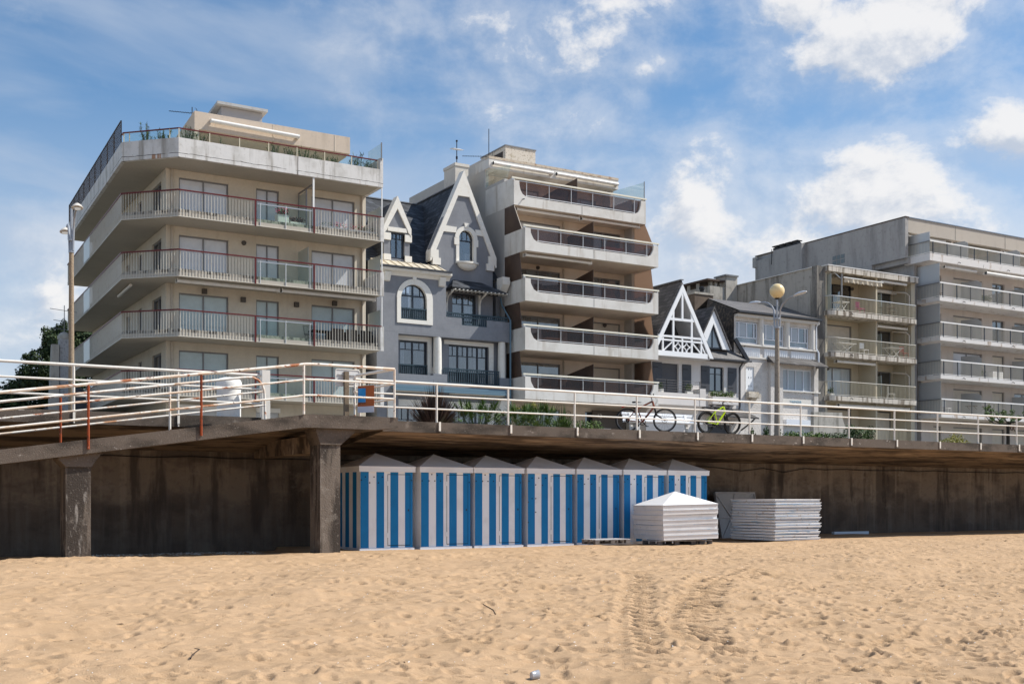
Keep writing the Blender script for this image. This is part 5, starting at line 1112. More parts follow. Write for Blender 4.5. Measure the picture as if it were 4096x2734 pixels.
# windows
for name, a in (('arch', (25.24, 26.76, 10.78, 12.63)),):
    f = band([(26.76, 11.87)] + arc(26.0, 11.87, .76, 0, 180, 14) + [(25.24, 11.87)], [(26.69, 11.87)] + arc(26.0, 11.87, .69, 0, 180, 14) + [(25.31, 11.87)], F + .12, F + .2)
    f.box(25.24, 25.31, F + .12, F + .2, 10.78, 11.87); f.box(26.69, 26.76, F + .12, F + .2, 10.78, 11.87); f.box(25.96, 26.04, F + .11, F + .2, 10.84, 12.58); f.box(25.31, 26.69, F + .115, F + .2, 12.0, 12.07); f.box(25.31, 26.69, F + .12, F + .2, 10.78, 10.84)
    for x in (25.6, 26.4): f.box(x, x + .035, F + .12, F + .19, 12.07, 12.45)
    wv = f.build('window', NAVY, vi); MB().prism([(25.26, 10.8), (26.74, 10.8), (26.74, 11.87)] + arc(26.0, 11.87, .74, 0, 180, 14) + [(25.26, 11.87)], 'y', F + .155, F + .165).build('pane', ROOMG, wv)
    c = MB()
    for x0, x1 in ((25.35, 25.85), (26.1, 26.55)): c.box(x0, x1, F + .3, F + .32, 10.85, 12.2)
    c.build('curtain', CURT, wv)
def vwin(x0, x1, z0, z1, y, lv=2, cur=None):
    wv = win(vi, x0, x1, z0, z1, y, NAVY, ROOMG, lv, .075, .08, 'pane', muntin=(.24, 2))
    for c in cur or (): MB().box(c[0], c[1], y + .12, y + .14, z0 + .1, z1 - .05).build('curtain', CURT, wv)
    return wv
vwin(25.45, 27.05, 7.9, 9.75, RY + .2, 2, [(25.5, 25.85)])
vwin(28.35, 30.8, 7.3, 9.72, RY + .2, 4, [(29.5, 29.75), (30.05, 30.4)])
vwin(28.8, 30.25, 10.32, 12.6, GY + .22, 2, [(29.75, 30.1)])
vwin(25.13, 26.6, 3.4, 6.25, F + .45, 2); vwin(28.55, 30.6, 3.4, 6.2, F + .45, 3)
vwin(25.13, 25.93, 14.12, 15.5, 55.5, 2)
f = band([(30.1, 15.64)] + arc(29.64, 15.64, .46, 0, 180, 12) + [(29.18, 15.64)], [(30.03, 15.64)] + arc(29.64, 15.64, .39, 0, 180, 12) + [(29.25, 15.64)], GY + .12, GY + .2)
f.box(29.18, 29.25, GY + .12, GY + .2, 14.36, 15.64); f.box(30.03, 30.1, GY + .12, GY + .2, 14.36, 15.64); f.box(29.25, 30.03, GY + .12, GY + .2, 15.5, 15.57); f.box(29.25, 30.03, GY + .12, GY + .2, 14.36, 14.42)
for x in (29.46, 29.76): f.box(x, x + .03, GY + .13, GY + .19, 15.57, 16.02)
wv = f.build('window', NAVY, vi); MB().prism([(29.2, 14.37), (30.08, 14.37), (30.08, 15.64)] + arc(29.64, 15.64, .44, 0, 180, 12) + [(29.2, 15.64)], 'y', GY + .155, GY + .165).build('pane', ROOMG, wv)
MB().box(29.72, 30.05, GY + .3, GY + .32, 14.4, 14.9).build('curtain', CURT, wv)
def balust(x0, x1, z0, z1, y, n, drop=0):
    b = MB(); b.box(x0, x1, y - .05, y + .02, z1 - .07, z1); b.box(x0, x1, y - .04, y + .01, z0, z0 + .05); b.box(x0, x1, y - .04, y + .01, z1 - .2, z1 - .16) if drop else None
    for k in range(n): x = x0 + .03 + (x1 - x0 - .06) * k / (n - 1); b.box(x - .022, x + .022, y - .035, y + .005, z0 + .05, z1 - .07)
    return b.build('balustrade', TEAL, vi)
balust(25.25, 26.77, 10.80, 11.38, F + .02, 14); balust(25.14, 27.04, 7.95, 8.5, RY - .02, 16); balust(27.75, 31.18, 7.6, 8.38, F + .05, 26, 1); balust(28.87, 30.39, 10.72, 11.35, F + .07, 13, 1); balust(27.95, 31.7, 11.12, 11.36, F + .03, 30)
# slate canopy on brackets over the upper door, pergola, lamp, downpipe
cv = MB(); A, B_, C_, D_ = (28.25, F - .05, 12.75), (31.65, F - .05, 12.68), (30.6, GY, 13.32), (28.85, GY, 13.34)
cv.face(A, B_, C_, D_); cv.face(A, D_, (28.35, GY, 12.75)); cv.face(B_, (31.6, GY, 12.7), C_); cv.face((28.25, F - .05, 12.70), (31.65, F - .05, 12.63), (31.6, GY, 12.65), (28.35, GY, 12.7)); cv.face(A, (28.25, F - .05, 12.70), (31.65, F - .05, 12.63), B_)
cv.build('canopy_roof', SLAT, vi); b = MB()
for k in range(14): x = 28.4 + .245 * k; b.box(x, x + .06, F - .12, F + .4, 12.58, 12.64)
for x in (28.42, 30.45):
    b.tube([(x, GY - .03, 11.95), (x, GY - .25, 12.35), (x, F + .15, 12.58)], .05, 6); b.box(x - .06, x + .06, GY - .1, GY - .002, 11.0, 12.6)
b.build('bracket', VILW, vi)
b = MB(); b.box(24.7, 31.6, 53.75, 53.85, 7.0, 7.14); b.box(24.7, 31.6, 53.78, 53.87, 7.15, 7.29); b.box(24.7, 31.6, 53.87, F - .005, 7.12, 7.28); b.build('pergola', PERG, vi)
b = MB(); b.box(24.9, 27.3, 53.9, F - .01, 6.98, 7.1); b.box(28.1, 31.3, 53.9, F - .01, 6.98, 7.1); b.build('pergola_blind', VILW, vi)
b = MB(); b.prism([(31.0, 6.05), (31.6, 6.05), (31.95, 6.9), (31.3, 6.9)], 'y', F - .1, F + .28); b.build('wall_bracket', VILW, vi)
wlamp(vi, 31.35, F + .3, 5.6); MB().tube([(31.8, GY - .05, 12.6), (31.85, GY - .1, 12.2), (31.85, F - .06, 11.2), (31.85, F - .06, 3.3)], .05, 8).build('downpipe', PERG, vi)
b = MB(); b.prism([(F + .1, 13.6), (F + .1, 13.2), (F + .5, 12.75), (F + .75, 12.75), (F + .75, 13.6)], 'x', 31.45, 31.9); b.box(31.5, 31.92, F + .08, F + .5, 13.3, 13.42); b.build('kneeler', VILW, vi)
b = MB(); b.face((31.3, 55.6, 13.6), (31.95, 55.6, 13.6), (31.95, 57.5, 15.5), (31.3, 57.5, 15.5)); b.build('side_slate', SLAT, vi)

# ================================================================ stepped concrete balcony block
b2 = thing('apartment_building', 'pale concrete apartment block with scooped balcony fronts and smoked glass', 'apartment building', (36.5, 53, 3.3))
XL, XR = 32.05, 41.1
LB = [17.6, 14.86, 12.14, 9.48, 6.81]
w = MB()
w.wall('x', XL, XL + .25, 55.25, 67.6, 3.3, 19.28); w.wall('x', XL, XL + .25, 57.5, 67.6, 19.282, 21.0); w.wall('x', XR - .25, XR, 55.25, 67.6, 3.3, 19.28); w.wall('x', XR - .25, XR, 57.5, 67.6, 19.282, 21.0)
w.box(XL + .252, XR - .252, 67.3, 67.6, 3.3, 21.0); w.build('side_wall', B2S, b2)
wi = MB(); hs = [(33.3, 36.25), (38.0, 40.55)]
hol = []
for zb in LB[1:] + [4.15]: hol += [(a, c, zb + .22, zb + 2.42) for a, c in hs]
wi.wall('y', 56, 56.2, XL + .25, XR - .25, 4.2, 17.6, hol); wi.wall('y', 58.3, 58.5, XL + .25, XR - .25, 17.6, 20.3, [(33.6, 36.2, 17.85, 19.8), (38.2, 40.4, 17.85, 19.8)])
wi.box(XL + .25, XR - .25, 57.1, 57.2, 4.2, 17.5); wi.build('back_wall', B2I, b2)
for li, zb in enumerate(LB):
    YF = 54.2 if li == 0 else 53.0; zt = zb + (1.36 if li == 0 else 1.23); zd = zb + .52
    s = MB().box(XL + .12, XR - .12, YF + .12, 58.3 if li == 0 else 56.0, zb + .004, zb + .2); bal = s.build('balcony', B2I if li else B2I, b2)
    def scoop(x, sg): return [(x + sg * .34, zt), (x + sg * .36, zt - .25), (x + sg * .42, zd + .34), (x + sg * .55, zd + .13), (x + sg * .75, zd + .03), (x + sg * 1.0, zd)]
    P = [(XL, zb), (XR, zb), (XR, zt)] + scoop(XR, -1) + scoop(XL, 1)[::-1] + [(XL, zt)]
    fr = MB(); fr.prism(P, 'y', YF, YF + .13)
    e0 = .004 if li == 0 else 0; fr.box(XL - e0, XL + .13, YF + .13, 57.4 if li == 0 else 55.248, zb, zt if li else 19.1); fr.box(XR - .13, XR + e0, YF + .13, 57.4 if li == 0 else 55.248, zb, zt if li else 19.1)
    if li == 0:
        fr2 = MB(); fr2.box(0, 0, 0, 0, 0, 0)
    fr.build('parapet', B2C, bal)
    MB().box(36.55, 36.58, YF - .006, YF, zb + .02, zd - .02).build('joint', mat('dark_joint', (.2, .19, .17), .9), bal)
    panel([(XL + .3, YF + .17), (XR - .3, YF + .17)], zd - .1, zt + .02).build('glass_pane', TINT, bal)
    r1 = MB().box(XL - .12, XR + .05, YF - .02, YF + .08, zt + .08, zt + .165); r1.build('handrail', CREAMR, bal)
    r2 = MB(); r2.box(XL + .38, XR - .38, YF + .03, YF + .06, zt - .02, zt + .015); r2.box(XL + .8, XR - .75, YF + .03, YF + .06, zd + .06, zd + .095)
    for k in range(6): x = XL + .85 + (XR - XL - 1.65) * k / 5; r2.box(x - .012, x + .012, YF + .04, YF + .07, zd - .02, zt + .08)
    r2.box(XL - .1, XL + .02, YF + .0, YF + .1, zt + .0, zt + .08); r2.box(XR - .06, XR - .02, YF, YF + .06, zt, zt + .08); r2.build('thin_rail', ALUB, bal)
    xm = 36.75 if li else 36.45
    yf = YF + .35
    if li: MB().prism([(yf, zb + .2), (56.0, zb + .2), (56.0, zb + 1.85), (yf, zb + 2.2)], 'x', xm, xm + .03).build('divider', BRN, bal)
    else: MB().prism([(yf, zb + .2), (58.3, zb + .2), (58.3, zb + 1.95), (yf, zb + 2.15)], 'x', xm, xm + .03).build('divider', BRN, bal)
    if li:                                                # brown end screens between this balcony and the one above
        ab = LB[li - 1] ; ya = (54.25 if li == 1 else 53.66)
        for x in (XL + .02, XR - .05): MB().prism([(55.26, zt + .02), (53.4, zt + .02), (ya, ab - .01), (55.26, ab - .01)], 'x', x, x + .03).build('end_screen', BRN if x < 35 else BRNT, bal)  # same screens: near end in the shaded brown, far end in the sunlit copy
        for k, (a, c) in enumerate(hs):
            shut = (li, k) in ((1, 0), (3, 1), (4, 1))
            win(b2, a, c, zb + .23, zb + 2.41, 56.14, ALU, (SHUT if li == 1 else SHUTW) if shut else GLAB, 1 if shut else 2, .05, .08, 'shutter' if shut else 'pane')
        MB().tube([(36.45, 55.94, zb + .2), (36.45, 55.94, zb + 2.65)], .05, 8).build('downpipe', PIPE, b2)
win(b2, 33.6, 36.2, 17.86, 19.79, 58.44, ALU, SHUT, 1, .05, .08, 'shutter'); win(b2, 38.2, 40.4, 17.86, 19.79, 58.44, ALU, GLAB, 2)
for a, c in hs: win(b2, a, c, 4.37, 6.56, 56.14, ALU, GLAB, 2)
rt = MB(); rt.box(XL - .006, XR + .02, 57.0, 58.6, 20.32, 20.86); rt.box(XL + .26, XR - .26, 58.6, 67.29, 20.5, 20.86); rt.build('roof', B2C, b2)
MB().box(XL - .012, XR + .03, 56.98, 57.45, 20.862, 21.004).build('roof_edge', RUSTC, b2)
b = MB(); b.box(34.3, 36.4, 59, 62, 20.86, 22.45); tk = b.build('roof_tank_room', LICH, b2); MB().box(34.26, 36.44, 58.96, 62.04, 22.452, 22.53).build('tank_cap', ALU, tk); MB().box(34.28, 34.302, 59.3, 60.6, 21.2, 22.2).build('opening', mat('dark_opening', (.06, .05, .045), .9), tk)
yagi(b2, (33.5, 59.6, 20.9), 2.6, (-.86, .51, .02), 1.6, 11, 1.5)
for a, c in ((32.25, 36.3), (36.55, 41.0)): awning(b2, a, c, 56.85, 20.58, .10)
MB().prism([(55.0, 19.26), (57.45, 19.26), (57.45, 20.3), (54.6, 19.9)], 'x', XL + .05, XL + .062).build('wind_screen', CLEAR, b2); MB().prism([(54.3, 18.98), (57.45, 19.3), (57.45, 20.3), (54.3, 20.1)], 'x', XR - .062, XR - .05).build('wind_screen', CLEAR, b2); MB().box(XR - .07, XR - .03, 54.26, 54.3, 18.9, 20.14).build('screen_post', ALU, b2)
for a, c in ((32.4, 36.6), (36.75, 40.9)): awning(b2, a, c, 54.55, 17.48, .075)
awning(b2, 32.3, 36.7, 53.45, 14.72, .075)
for x, z in ((34.7, 15.0 - .05), (39.4, 12.25 - .25)): wlamp(b2, x, 56.0, z - .25)
MB().tube([(32.6, YF + 1.2 - .0, 17.95), (32.6, 54.0, 17.93)], .03, 6).build('spout', DKM, b2)
# entrance with its number
b = MB(); b.wall('y', 55.8, 55.9, 38.4, 41.0, 4.2, 6.65, [(38.95, 39.75, 3.9, 5.6)]); b.build('entrance_front', mat('dark_entrance_panel', (.10, .085, .075), .5), b2)
win(b2, 38.95, 39.75, 4.2, 5.6, 55.88, BRWH, GLAS, 1)
def text(s, loc, size, m, par, rot=(R(90), 0, 0), ext=.006):
    c = bpy.data.curves.new('lettering', 'FONT'); c.body = s; c.size = size; c.extrude = ext; c.align_x = 'LEFT'
    o = bpy.data.objects.new('lettering', c); COL.objects.link(o); dg = bpy.context.evaluated_depsgraph_get(); dg.update()
    me = bpy.data.meshes.new_from_object(o.evaluated_get(dg)); bpy.data.objects.remove(o); me.materials.clear(); me.materials.append(m)
    M = Matrix.Translation(Vector(loc) - Vector(par['_w'])) @ Matrix.Rotation(rot[0], 4, 'X'); me.transform(M)
    o = bpy.data.objects.new('lettering', me); COL.objects.link(o); o.parent = par; o['_w'] = par['_w']; return o
text('12', (38.7, 55.79, 6.2), .36, mat('pale_number', (.6, .58, .55), .5), b2)
MB().ring((36.75, 55.9, 6.35), .18, .012, 'y', 24, 5).build('hoop', DKM, b2)
# things standing on these balconies
BWOOD = mat('dark_balcony_wood', (.07, .05, .04), .7); RWOOD = mat('reddish_table_wood', (.30, .09, .06), .5)
def table(x, y, z, lab, m, w_=1.1, d_=.7):
    t = thing('table', lab, 'table', (x, y, z)); MB().box(-w_ / 2, w_ / 2, -d_ / 2, d_ / 2, .70, .735).build('table_top', m, t, local=True)
    for sx in (-1, 1):
        for sy in (-1, 1): MB().tube([(sx * w_ * .42, sy * d_ * .4, .7), (-sx * w_ * .3, sy * d_ * .4, 0)], .016, 6).build('leg', m, t, local=True)
def chair(x, y, z, lab, m, rz=0, group=None):
    t = thing('chair', lab, 'chair', (x, y, z), rz, group); MB().box(-.22, .22, -.22, .22, .43, .46).build('seat', m, t, local=True); b = MB(); b.box(-.22, .22, .2, .225, .55, .95); b.build('backrest', m, t, local=True)
    for sx in (-1, 1):
        MB().tube([(sx * .2, -.2, .43), (sx * .21, -.22, 0)], .015, 5).build('leg', m, t, local=True); MB().tube([(sx * .2, .22, .95), (sx * .21, .22, .4), (sx * .21, .26, 0)], .015, 5).build('leg', m, t, local=True)
table(38.4, 53.9, 15.06, 'red-brown table behind smoked glass on the second balcony from the roof', RWOOD, 1.4); chair(39.6, 54.2, 15.06, 'dark chair beside the red-brown table', BWOOD, .6)
chair(33.5, 54, 12.34, 'dark chair at the near end of the third balcony from the roof', BWOOD, 2.5); table(34.3, 54.2, 12.34, 'dark low table on the third balcony from the roof', BWOOD); chair(35.8, 54, 12.34, 'dark chair beside the brown divider on the third balcony from the roof', BWOOD, -.8)
table(34.6, 54.2, 9.68, 'pale folding table on the fourth balcony from the roof', mat('pale_table', (.45, .38, .33), .6)); chair(33.6, 54.2, 9.68, 'dark folding chair at the near side of the pale folding table', BWOOD, 1.6); chair(35.6, 54.2, 9.68, 'dark folding chair at the divider side of the pale folding table', BWOOD, -1.6)
chair(34.0, 54, 7.01, 'dark garden chair on the lowest smoked-glass balcony, nearest the grey villa', BWOOD, 2.9); chair(35.4, 54, 7.01, 'dark garden chair in the middle of the lowest smoked-glass balcony', BWOOD, 3.2); table(34.7, 54.4, 7.01, 'dark long table on the lowest smoked-glass balcony', BWOOD, 1.8); chair(36.3, 54, 7.01, 'dark garden chair against the divider of the lowest smoked-glass balcony', BWOOD, -2.6)
for x, lb in ((37.9, 'low dark rattan chest on the top terrace nearest the divider'), (38.55, 'low dark rattan chest on the top terrace with a handle slot')):
    t = thing('rattan_chest', lb, 'chest', (x, 54.8, 17.8)); MB().box(-.3, .3, -.25, .25, 0, .55).build('body', BWOOD, t, local=True); MB().box(-.31, .31, -.26, .26, .552, .6).build('lid', BWOOD, t, local=True)
# ================================================================ white A-frame house
b3 = thing('house', 'white house with a timber A-frame balcony gable and dark slate roofs', 'house', (45, 54.3, 3.3))
F = 54.3
w = MB(); w.wall('y', F, F + .3, 41.2, 48.9, 3.3, 9.86, [(42.35, 43.65, 7.73, 9.53), (46.05, 47.2, 7.98, 9.53), (45.9, 47.8, 3.3, 6.0)]); w.box(48.65, 48.9, F + .3, 62, 3.3, 9.86); w.box(41.2, 41.45, F + .3, 62, 3.3, 9.86)
w.box(41.2, 45.06, 53.72, F - .002, 7.0, 7.72); w.prism([(53.72, 7.0), (F - .004, 7.0), (F - .004, 6.55)], 'x', 41.2, 45.0); w.box(44.8, 45.25, 53.70, F - .006, 7.0, 8.05)
w.build('wall', B3W, b3)
MB().box(42.36, 43.64, F + .14, F + .17, 7.75, 9.52).build('roller_shutter', SHUTG, b3)
win(b3, 46.06, 47.19, 8.0, 9.52, F + .2, NAVY, GLAB, 2, .07, .08, muntin=(.28, 1))
for x0, x1, z0, z1 in ((41.65, 42.33, 7.75, 9.55), (43.9, 44.58, 7.75, 9.53), (45.36, 46.03, 7.96, 9.54), (47.5, 48.2, 7.98, 9.54)):
    s = MB().box(x0, x1, F - .05, F - .01, z0, z1).build('shutter', SHGR, b3); pass
    for z in (z0 + .3, z1 - .3): MB().box(x0, x0 + .4, F - .058, F - .05, z - .02, z + .02).build('hinge', BLKM, s)
r = MB()
for z in (7.85, 8.0, 8.15, 8.3, 8.45): r.tube([(41.5, 53.74, z), (44.85, 53.74, z)], .009, 5); r.tube([(44.85, 53.74, z), (44.85, F - .05, z)], .009, 5)
for x in (42.3, 43.6, 44.83): r.box(x - .015, x + .015, 53.73, 53.76, 7.7, 8.47)
r.build('balcony_rail', BLKM, b3)
potplant((42.05, 54.0, 7.73), .3, .22, .2, LG2, 'small potted grass by the shut grey roller shutter', .45, 110, None, .035); potplant((44.2, 54.0, 7.73), .45, .22, .16, LG2, 'potted grass in front of the pair of grey shutters', .6, 240, None, .035)
b = MB().box(45.95, 48.0, 53.88, F - .004, 7.2, 7.66)
for x in (46.15, 47.5): b.prism([(53.95, 7.19), (F - .006, 7.19), (F - .006, 6.9), (54.2, 6.92)], 'x', x, x + .2)
b.build('flower_shelf', B3W, b3)
pl = thing('window_box_plants', 'row of bushy green herbs growing in the white stone flower shelf', 'plants', (46.95, 54.1, 7.66)); f = MB(); rn = random.Random(4)
for x in (-.85, -.5, -.1, .3, .7): f.leaves((x, 0, .17), (.26, .16, .24), 190, .045, rn, .1)
f.build('foliage', LG2, pl, local=True)
# main slate roof, A-frame roof, dormer
rf = MB(); rf.face((41.2, 53.85, 9.98), (48.98, 53.85, 9.98), (48.98, 54.9, 11.1), (41.2, 54.9, 11.1)); rf.face((41.2, 54.9, 11.1), (48.98, 54.9, 11.1), (48.98, 59, 13.6), (41.2, 59, 13.6)); rf.face((41.2, 53.85, 9.98), (48.98, 53.85, 9.98), (48.98, F, 9.88), (41.2, F, 9.88))
rf.build('roof', SLAL, b3)
ap = (43.2, 14.38); rf = MB()
for sg in (-1, 1): rf.prism([ap, (43.2 + sg * 2.5, 9.85), (43.2 + sg * 2.5 - sg * .16, 9.85), (43.2, 14.08)], 'y', 53.46, 59.5)
rf.build('gable_roof', SLAB, b3)
MB().beam((43.2, 53.4, 14.42), (43.2, 59.5, 14.42), .22, .05).build('ridge_tile', MATS['lead_flashing'], b3)
t = MB()
for sg in (-1, 1):
    t.prism([(43.2, 14.15), (43.2 + sg * 2.38, 9.86), (43.2 + sg * 2.10, 9.86), (43.2, 13.66)], 'y', 53.36, 53.45)
for x in (42.53, 43.92): t.box(x - .06, x + .06, 53.38, 53.46, 10.0, 12.6)
t.box(43.14, 43.26, 53.37, 53.46, 12.0, 13.9); t.box(42.3, 44.1, 53.375, 53.455, 11.95, 12.1)
t.box(41.35, 45.1, 53.35, 53.45, 9.82, 10.12); t.box(41.5, 44.95, 53.375, 53.455, 10.72, 10.82); t.box(41.4, 45.0, 53.37, 53.46, 10.93, 11.05)
for x in (41.75, 43.2, 44.65): t.box(x - .05, x + .05, 53.38, 53.46, 10.12, 11.05)
t.build('timber_frame', BRWH, b3)
t = MB()
t.beam((41.8, 53.42, 10.14), (42.5, 53.42, 10.72), .06, .07); t.beam((44.6, 53.42, 10.14), (43.95, 53.42, 10.72), .06, .07); t.beam((44.95, 53.42, 10.14), (44.68, 53.42, 10.6), .06, .06)
for cx in (42.88, 43.53):
    cz = 10.42; s = .29
    for qx, qz, a in ((cx - s, cz - s, 0), (cx + s, cz - s, 90), (cx + s, cz + s, 180), (cx - s, cz + s, 270)): t.tube([(x, 53.42, z) for x, z in arc(qx, qz, .27, a, a + 90, 7)], .035, 5)
t.build('lattice_panel', BRWH, b3)
sf = MB()
for sg in (-1, 1): sf.prism([(43.2, 13.98), (43.2 + sg * 2.25, 9.88), (43.2 + sg * 2.20, 9.88), (43.2, 13.9)], 'y', 53.48, 55.4)
sf.box(41.0, 45.4, 53.48, 55.4, 9.80, 9.86); sf.build('balcony_lining', mat('white_boarded_soffit', (.62, .62, .63), .7), b3)
bk = MB(); bk.prism([(41.1, 9.86), (45.3, 9.86), (43.2, 13.9)], 'y', 55.4, 55.5); bk.build('back_wall', SHGR, b3)
for x0, x1, zt in ((42.0, 42.9, 11.6), (43.0, 43.5, 12.4), (43.6, 44.4, 11.4)): win(b3, x0, x1, 9.95, zt, 55.39, NAVY, GLAB, 1, .06)
da = (46.18, 13.2); rf = MB()
for sg in (-1, 1): rf.prism([da, (46.18 + sg * 1.42, 10.62), (46.18 + sg * 1.30, 10.62), (46.18, 13.0)], 'y', 53.98, 58)
rf.build('dormer_roof', SLAB, b3); t = MB()
for sg in (-1, 1): t.prism([(46.18, 12.98), (46.18 + sg * 1.3, 10.6), (46.18 + sg * .72, 10.6), (46.18, 12.15)], 'y', 54.06, 54.14)
t.build('dormer_board', BRWH, b3)
gw = MB()
for sg in (-1, 1): gw.beam((46.18, 54.2, 12.15), (46.18 + sg * .72, 54.2, 10.65), .07, .07)
gw.box(45.46, 46.9, 54.17, 54.23, 10.6, 10.7); gw.box(46.15, 46.21, 54.17, 54.23, 10.7, 12.1); gq = gw.build('triangular_window', NAVY, b3); MB().prism([(45.5, 10.65), (46.86, 10.65), (46.18, 12.12)], 'y', 54.21, 54.22).build('pane', GLAB, gq)
MB().box(45.6, 49.0, 53.74, 53.85, 9.90, 9.99).build('gutter', ZIND, b3); MB().tube([(48.4, 53.9, 9.9), (48.45, F - .06, 9.6), (48.45, F - .06, 7.2), (48.35, F - .1, 6.9), (48.2, 54.0, 6.85)], .05, 8).build('downpipe', ZIND, b3)
cn = MB(); cn.face((45.4, 53.0, 6.45), (48.9, 53.0, 6.4), (48.6, F - .01, 7.0), (45.4, F - .01, 7.05)); cn.face((45.4, 53.0, 6.4), (48.9, 53.0, 6.35), (48.6, F - .01, 6.6), (45.4, F - .01, 6.6)); cn.face((45.4, 53.0, 6.45), (48.9, 53.0, 6.4), (48.9, 53.0, 6.32), (45.4, 53.0, 6.37)); cn.build('porch_roof', SLAB, b3)
b = MB(); b.tube([(48.7, 53.1, 6.4), (48.65, 53.5, 6.1), (48.6, F - .02, 5.7)], .05, 6); b.build('porch_bracket', ZIND, b3)
MB().box(45.91, 47.79, F + .15, F + .18, 3.3, 5.98).build('door', SHGR, b3)
ch = MB(); ch.box(49.6, 51.2, 60, 61, 11, 15.2); c_ = ch.build('chimney', mat('brown_rendered_chimney', (.16, .12, .09), .95, [((.08, .06, .05), .6, 2, .45, .7), ((.26, .21, .16), .5, 5, .55, .7)], .4, 20), b3); MB().box(49.55, 51.25, 59.95, 61.05, 15.2, 15.34).build('chimney_cap', B4C, c_); MB().lathe([(.16, 15.34), (.14, 15.6), (.2, 15.62), (.2, 15.78), (.1, 15.82)], 50.55, 60.4, 12).build('chimney_pot', BLKM, c_)
yagi(b3, (43.9, 60.5, 12.8), 3.0, (-.86, .4, .0), .9, 8, .8)
rb = MB(); rb.prism([(59, 13.6), (64, 11), (59, 11)], 'x', 41.2, 48.9); rb.build('rear_roof', SLAB, b3)

# ================================================================ older white house with the veranda windows
b4 = thing('house', 'old roughcast white house with three veranda windows under a low slate roof', 'house', (51.6, 54.3, 3.3))
w = MB(); w.wall('y', F, F + .3, 48.92, 55.08, 3.3, 10.98, [(49.0, 49.68, 8.25, 9.7), (51.95, 54.68, 8.37, 9.78), (52.2, 54.65, 3.3, 6.3)]); w.wall('y', F + .02, F + .3, 48.05, 55.08, 11.1, 12.9, [(48.2, 50.02, 11.15, 12.52), (50.46, 52.23, 11.15, 12.5), (52.66, 54.43, 11.15, 12.5)])
w.box(48.05, 48.9, F + .04, F + .3, 10.3, 11.1); w.box(50.9, 54.95, 54.18, F - .002, 7.9, 8.2); w.box(50.85, 51.9, 54.05, F - .004, 3.3, 10.2); w.box(54.7, 55.07, 54.12, F - .006, 3.3, 9.9)
w.build('wall', ROUGH, b4)
def corr(x0, x1, z0, z1, y, n):
    P = []
    for k in range(n * 4 + 1): a = 2 * math.pi * k / 4; P.append((x0 + (x1 - x0) * k / (n * 4), y - .035 - .035 * math.sin(a)))
    MB().prism(P + [(x1, y), (x0, y)], 'z', z0, z1).build('fluted_panel', BRWH, b4)
corr(48.5, 50.15, 10.35, 10.9, F, 10); corr(50.5, 52.5, 10.35, 10.9, F, 11); corr(52.8, 54.9, 10.35, 10.9, F, 11); corr(51.95, 54.65, 7.85, 8.28, F - .02, 9)
b = MB(); b.box(48.1, 55.06, 54.14, F + .018, 11.0, 11.1); b.box(48.4, 55.06, F - .08, F - .003, 10.24, 10.33); b.box(51.9, 55.2, 54.05, F - .02, 8.28, 8.36); b.box(51.95, 54.75, 54.2, F - .008, 7.52, 7.84)
for x in (50.05, 52.27, 54.47): b.tube([(x + .2, F - .02, 11.1), (x + .2, F - .02, 12.75)], .17, 12)
b.box(48.1, 55.06, 54.0, F + .018, 12.75, 12.93)
b.build('white_trim', mat('flaking_white_trim', (.70, .67, .62), .8, [((.33, .27, .2), .6, (6, 6, 3), .58, .74)], .2, 30), b4)
for x0, x1 in ((48.22, 50.0), (50.48, 52.21), (52.68, 54.41)):
    wv = win(b4, x0, x1, 11.16, 12.49, F + .18, PVC, GLAB, 1, .06, .08); q = MB(); q.box(x0 + .06, x1 - .06, F + .105, F + .17, 11.5, 11.56)
    for k in (.16, .52, .86): xx = x0 + (x1 - x0) * k; q.box(xx - .04, xx + .04, F + .10, F + .165, 11.562, 12.43)
    q.build('sash', PVC, wv); MB().box(x0 + .1, x0 + (x1 - x0) * .52, F + .13, F + .145, 11.6, 12.4).build('blind', mat('pale_blind', (.40, .43, .46), .3, coat=.7), wv)
wv = win(b4, 51.97, 54.66, 8.38, 9.77, F + .16, PVC, mat('grey_blind_glass', (.36, .40, .43), .25, coat=.9), 4, .07, .08)
MB().box(49.0, 49.68, F + .05, F + .1, 8.26, 9.69).build('shutter', BRWH, b4); b = MB()
for z in (8.45, 8.98, 9.5):
    for x in (49.25, 49.45): b.box(x, x + .03, F + .04, F + .05, z, z + .1)
b.build('shutter_slot', DKM, b4)
b = MB(); b.box(48.95, 49.95, 53.95, F - .002, 7.75, 8.0); b.box(49.0, 49.85, 54.05, F - .002, 8.0, 8.12); b.prism([(54.0, 7.74), (F - .002, 7.74), (F - .002, 7.5)], 'x', 49.3, 49.7); b.build('stone_ledge', LICH, b4)
rf = MB(); E1, E2 = (48.0, 53.85, 13.1), (55.08, 53.85, 13.05); rf.face(E1, E2, (55.08, 57.2, 14.35), (48.4, 57.2, 14.35)); rf.face((48.0, 53.85, 13.02), (55.08, 53.85, 12.98), (55.08, F + .2, 12.95), (48.0, F + .2, 12.95)); rf.face(E1, E2, (55.08, 53.85, 12.98), (48.0, 53.85, 13.02)); rf.face((48.4, 57.2, 14.35), (55.08, 57.2, 14.35), (55.08, 61, 12.5), (48.4, 61, 12.5)); rf.build('roof', SLAL if False else slate('faded_slate', (.14, .13, .125), .3, .17, 1.4), b4)
sd = MB(); sd.face((48.02, F + .02, 10.4), (48.02, 57.8, 10.4), (48.38, 57.2, 14.3), (48.02, 53.9, 13.05), (48.02, F + .02, 12.9)); sd.face((48.9, F - .1, 9.9), (48.02, F + .4, 10.9), (48.02, 56, 11.4), (48.9, 56, 10.4)); sd.build('diamond_slate_side', DIAM, b4)
sd = MB(); sd.beam((48.0, F - .1, 11.35), (48.85, 53.95, 10.0), .2, .22); sd.build('side_flashing', ZIND, b4)
